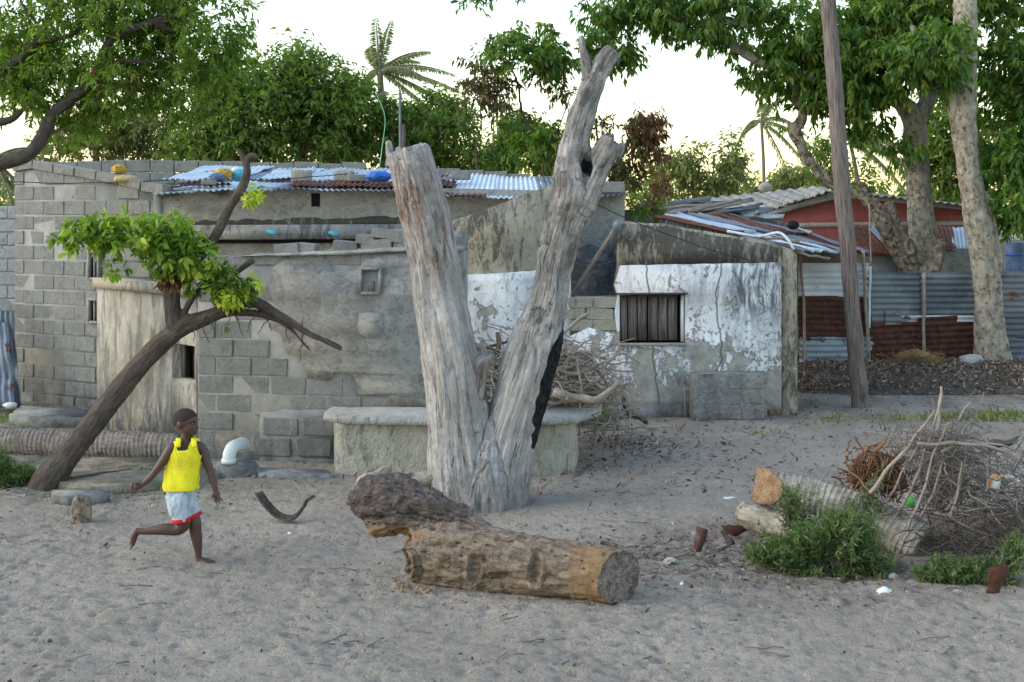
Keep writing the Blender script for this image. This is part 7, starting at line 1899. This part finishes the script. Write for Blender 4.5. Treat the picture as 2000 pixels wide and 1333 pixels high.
def bankz(x, y):
    fi = np.clip((x - xs[0]) / (xs[-1] - xs[0]) * 119, 0, 118.99); fj = np.clip((y - 19.6) / 3.5 * 39, 0, 38.99); return Z[fj.astype(int), fi.astype(int)] + .02
mb = MB(); d = scatter(n, xy, bankz, .075, .03, .6); mb.add(**d); mb.build('leaf_litter', MT_litter, label='brown layer of dead leaves banked along the foot of the iron fence', cat='leaf litter', kind='stuff')
tangle('fence_twigs', MT_twig, [(1860, 735, 60, 16, 21, 22.5), (1960, 735, 60, 14, 21, 22.5), (1650, 748, 80, 8, 20, 21.5), (1900, 742, 80, 12, 20.5, 21.5)], 120, (.3, 1.1), (.008, .016), 8, .2, label='dry sticks lying on the leaf bank below the fence', cat='twigs')
hs = thing('straw_heap', 'golden heap of straw netting piled against the iron fence', 'heap', P(1795, 725, 22.2))
mb = MB(); d = blob(P(1792, 712, 22.2), (.36, .3, .24), 5, .2, 2, 3); d['grain'] = d['v'] * 1.0; mb.add(**d); d = blob(P(1750, 728, 22.0), (.6, .3, .10), 4, .25, 2, 4); d['grain'] = d['v'] * 1.0; mb.add(**d)
d = blob(P(1640, 738, 21.8), (.75, .25, .05), 4, .3, 2, 6); d['grain'] = d['v'] * 1.0; mb.add(**d); mb.build('heap_core', MT_straw, hs, smooth=True)
mb = MB(); r_ = random.Random(3)
for i in range(900):
    c = P(r_.gauss(1785, 28), r_.gauss(712, 10), 21.95 + r_.uniform(-.1, .15)) if i % 3 else P(r_.gauss(1700, 60), r_.gauss(732, 5), 21.7)
    d = nrm(np.array((r_.gauss(0, 1), r_.gauss(0, .4), r_.gauss(0, .6)))); mb.add(**tube(wander(c - d * .09, c + d * .09, 4, .2, i), .006, 3))
mb.build('straws', MT_straw, hs, kind='stuff')
for i, (x, y, s, lab) in enumerate(((1880, 747, .10, 'white stone left on the leaf bank below the pale trunk'), (1903, 752, .11, 'second white stone beside the first on the leaf bank'), (1897, 704, .16, 'pale flat stone against the fence left of the pale trunk'), (1912, 720, .2, 'grey boulder at the base of the tallest pale trunk'))):
    mb = MB(); mb.add(**blob(P(x, y, 22.0 if i > 1 else 20.4), (s * 1.3, s, s * .6), 3, .3, 2, i + 30)); mb.build('stone', MT_stone if i < 3 else MT_render, smooth=True, label=lab, cat='stone')
# blue drum and pale sheets seen over the fence at the right edge
bd = thing('blue_drum', 'blue plastic drum standing behind the iron fence at the right edge', 'drum', P(1983, 560, 25.0) * (1, 1, 0))
mb = MB(); a = P(1983, 530, 25); mb.add(**tube([a * (1, 1, 0) + (0, 0, .9), a + (0, 0, .05), P(1983, 478, 25), P(1983, 474, 25)], [.16, .17, .17, .14], 20)); mb.build('drum_body', MT_bluecloth, bd, smooth=True)
mb = MB(); mb.add(**tube([P(1983, 500, 25), P(1983, 497, 25)], [.18, .18], 24)); mb.build('drum_ring', MT_blue, bd, smooth=True)
WZ = Wall(1885, 26.0, 2300, 26.0)
plate(WZ, [(1885, 470), (2250, 466), (2250, 700), (1885, 700)], 'back_wall', MT_render_house, thing('yard_wall', 'grey yard wall glimpsed above the fence behind the tallest pale trunk', 'wall', P(1950, 400, 26) * (1, 1, 0)), back=-.2, front=0)
# far ground cover: hedge line closing the horizon
fh = BL([(x, 400 + 6 * math.sin(x), 110, 40, 1.5) for x in range(-200, 2300, 130)], 48)
d, c_, ax, tl = crown_geo(fh, 2600, 9, .3, .11, 91, gap=-.2, twig=.8); mb = MB(); mb.add(**d)
fhv = mb.build('far_treeline', MT_leaf_mid, label='low far line of green bushes closing the view behind the houses', cat='bushes', kind='stuff')

# ------------------------------------------------------------------ small things lying on the sand
def gscatter(n, region, Ls, Ws, fl_=.25):
    x0, x1, y0, y1 = region; Y = 1 / rs3.uniform(1 / y1, 1 / y0, n); X = rs3.uniform(x0, x1, n) * Y / 10
    xy = np.column_stack((X, Y)); return scatter(n, xy, ground_h, Ls, Ws, fl_)
mb = MB()
mb.add(**gscatter(1500, (-4.2, 4.2, 7.3, 17), .035, .012)); mb.add(**gscatter(900, (-4.2, 4.2, 10.5, 19.5), .075, .025, .4)); mb.add(**gscatter(2600, (-.2, 4.2, 12.5, 19.5), .07, .022, .3))
n = 2600; xy = np.column_stack((rs3.normal(1.9, .9, n), rs3.normal(10.2, .5, n))); mb.add(**scatter(n, xy, ground_h, .05, .018, .3))
n = 700; xy = np.column_stack((rs3.normal(-.3, .7, n), rs3.normal(9.6, .3, n))); mb.add(**scatter(n, xy, ground_h, .03, .012, .3))
n = 500; xy = np.column_stack((rs3.normal(-3.6, .6, n), rs3.normal(12.9, .4, n))); mb.add(**scatter(n, xy, ground_h, .06, .02, .3))
n = 900; xy = np.column_stack((rs3.normal(1.2, .5, n), rs3.normal(15.4, .6, n))); mb.add(**scatter(n, xy, ground_h, .09, .025, .4))
mb.build('ground_litter', MT_litter, label='small dry leaves, husks and chips scattered over the sand', cat='litter', kind='stuff')
mb = MB(); v0, t0 = ico(1)
n = 700; Y = 1 / rs3.uniform(1 / 19, 1 / 7.4, n); X = rs3.uniform(-4.1, 4.1, n) * Y / 10; s = np.minimum(rs3.gamma(1.3, .0022, n), .012)[:, None] + .002
pz = ground_h(X, Y); V_ = (v0[None] * (s * rs3.uniform(.6, 1.3, (n, 3)))[:, None] + np.column_stack((X, Y, pz + s[:, 0] * .3))[:, None]).reshape(-1, 3)
mb.add(V_, t=(t0[None] + np.arange(n)[:, None, None] * len(v0)).reshape(-1, 3)); mb.build('pebbles', MT_litter, label='tiny pebbles and clods strewn over the sand', cat='pebbles', kind='stuff')
mb = MB(); r_ = random.Random(12)
for i in range(190):
    Y = 1 / r_.uniform(1 / 18, 1 / 7.8); x = r_.uniform(-4, 4) * Y / 10; a = np.array((x, Y, gz(x, Y) + .008)); th_ = r_.uniform(0, 6.28); L_ = r_.uniform(.05, .28)
    b = a + np.array((math.cos(th_), math.sin(th_), 0)) * L_; b[2] = gz(b[0], b[1]) + .008; mb.add(**tube(wander(a, b, 5, .08, i), r_.uniform(.002, .005), 4))
mb.build('fallen_twigs', MT_twig, label='fine fallen twigs scattered over the open sand', cat='twigs', kind='stuff')
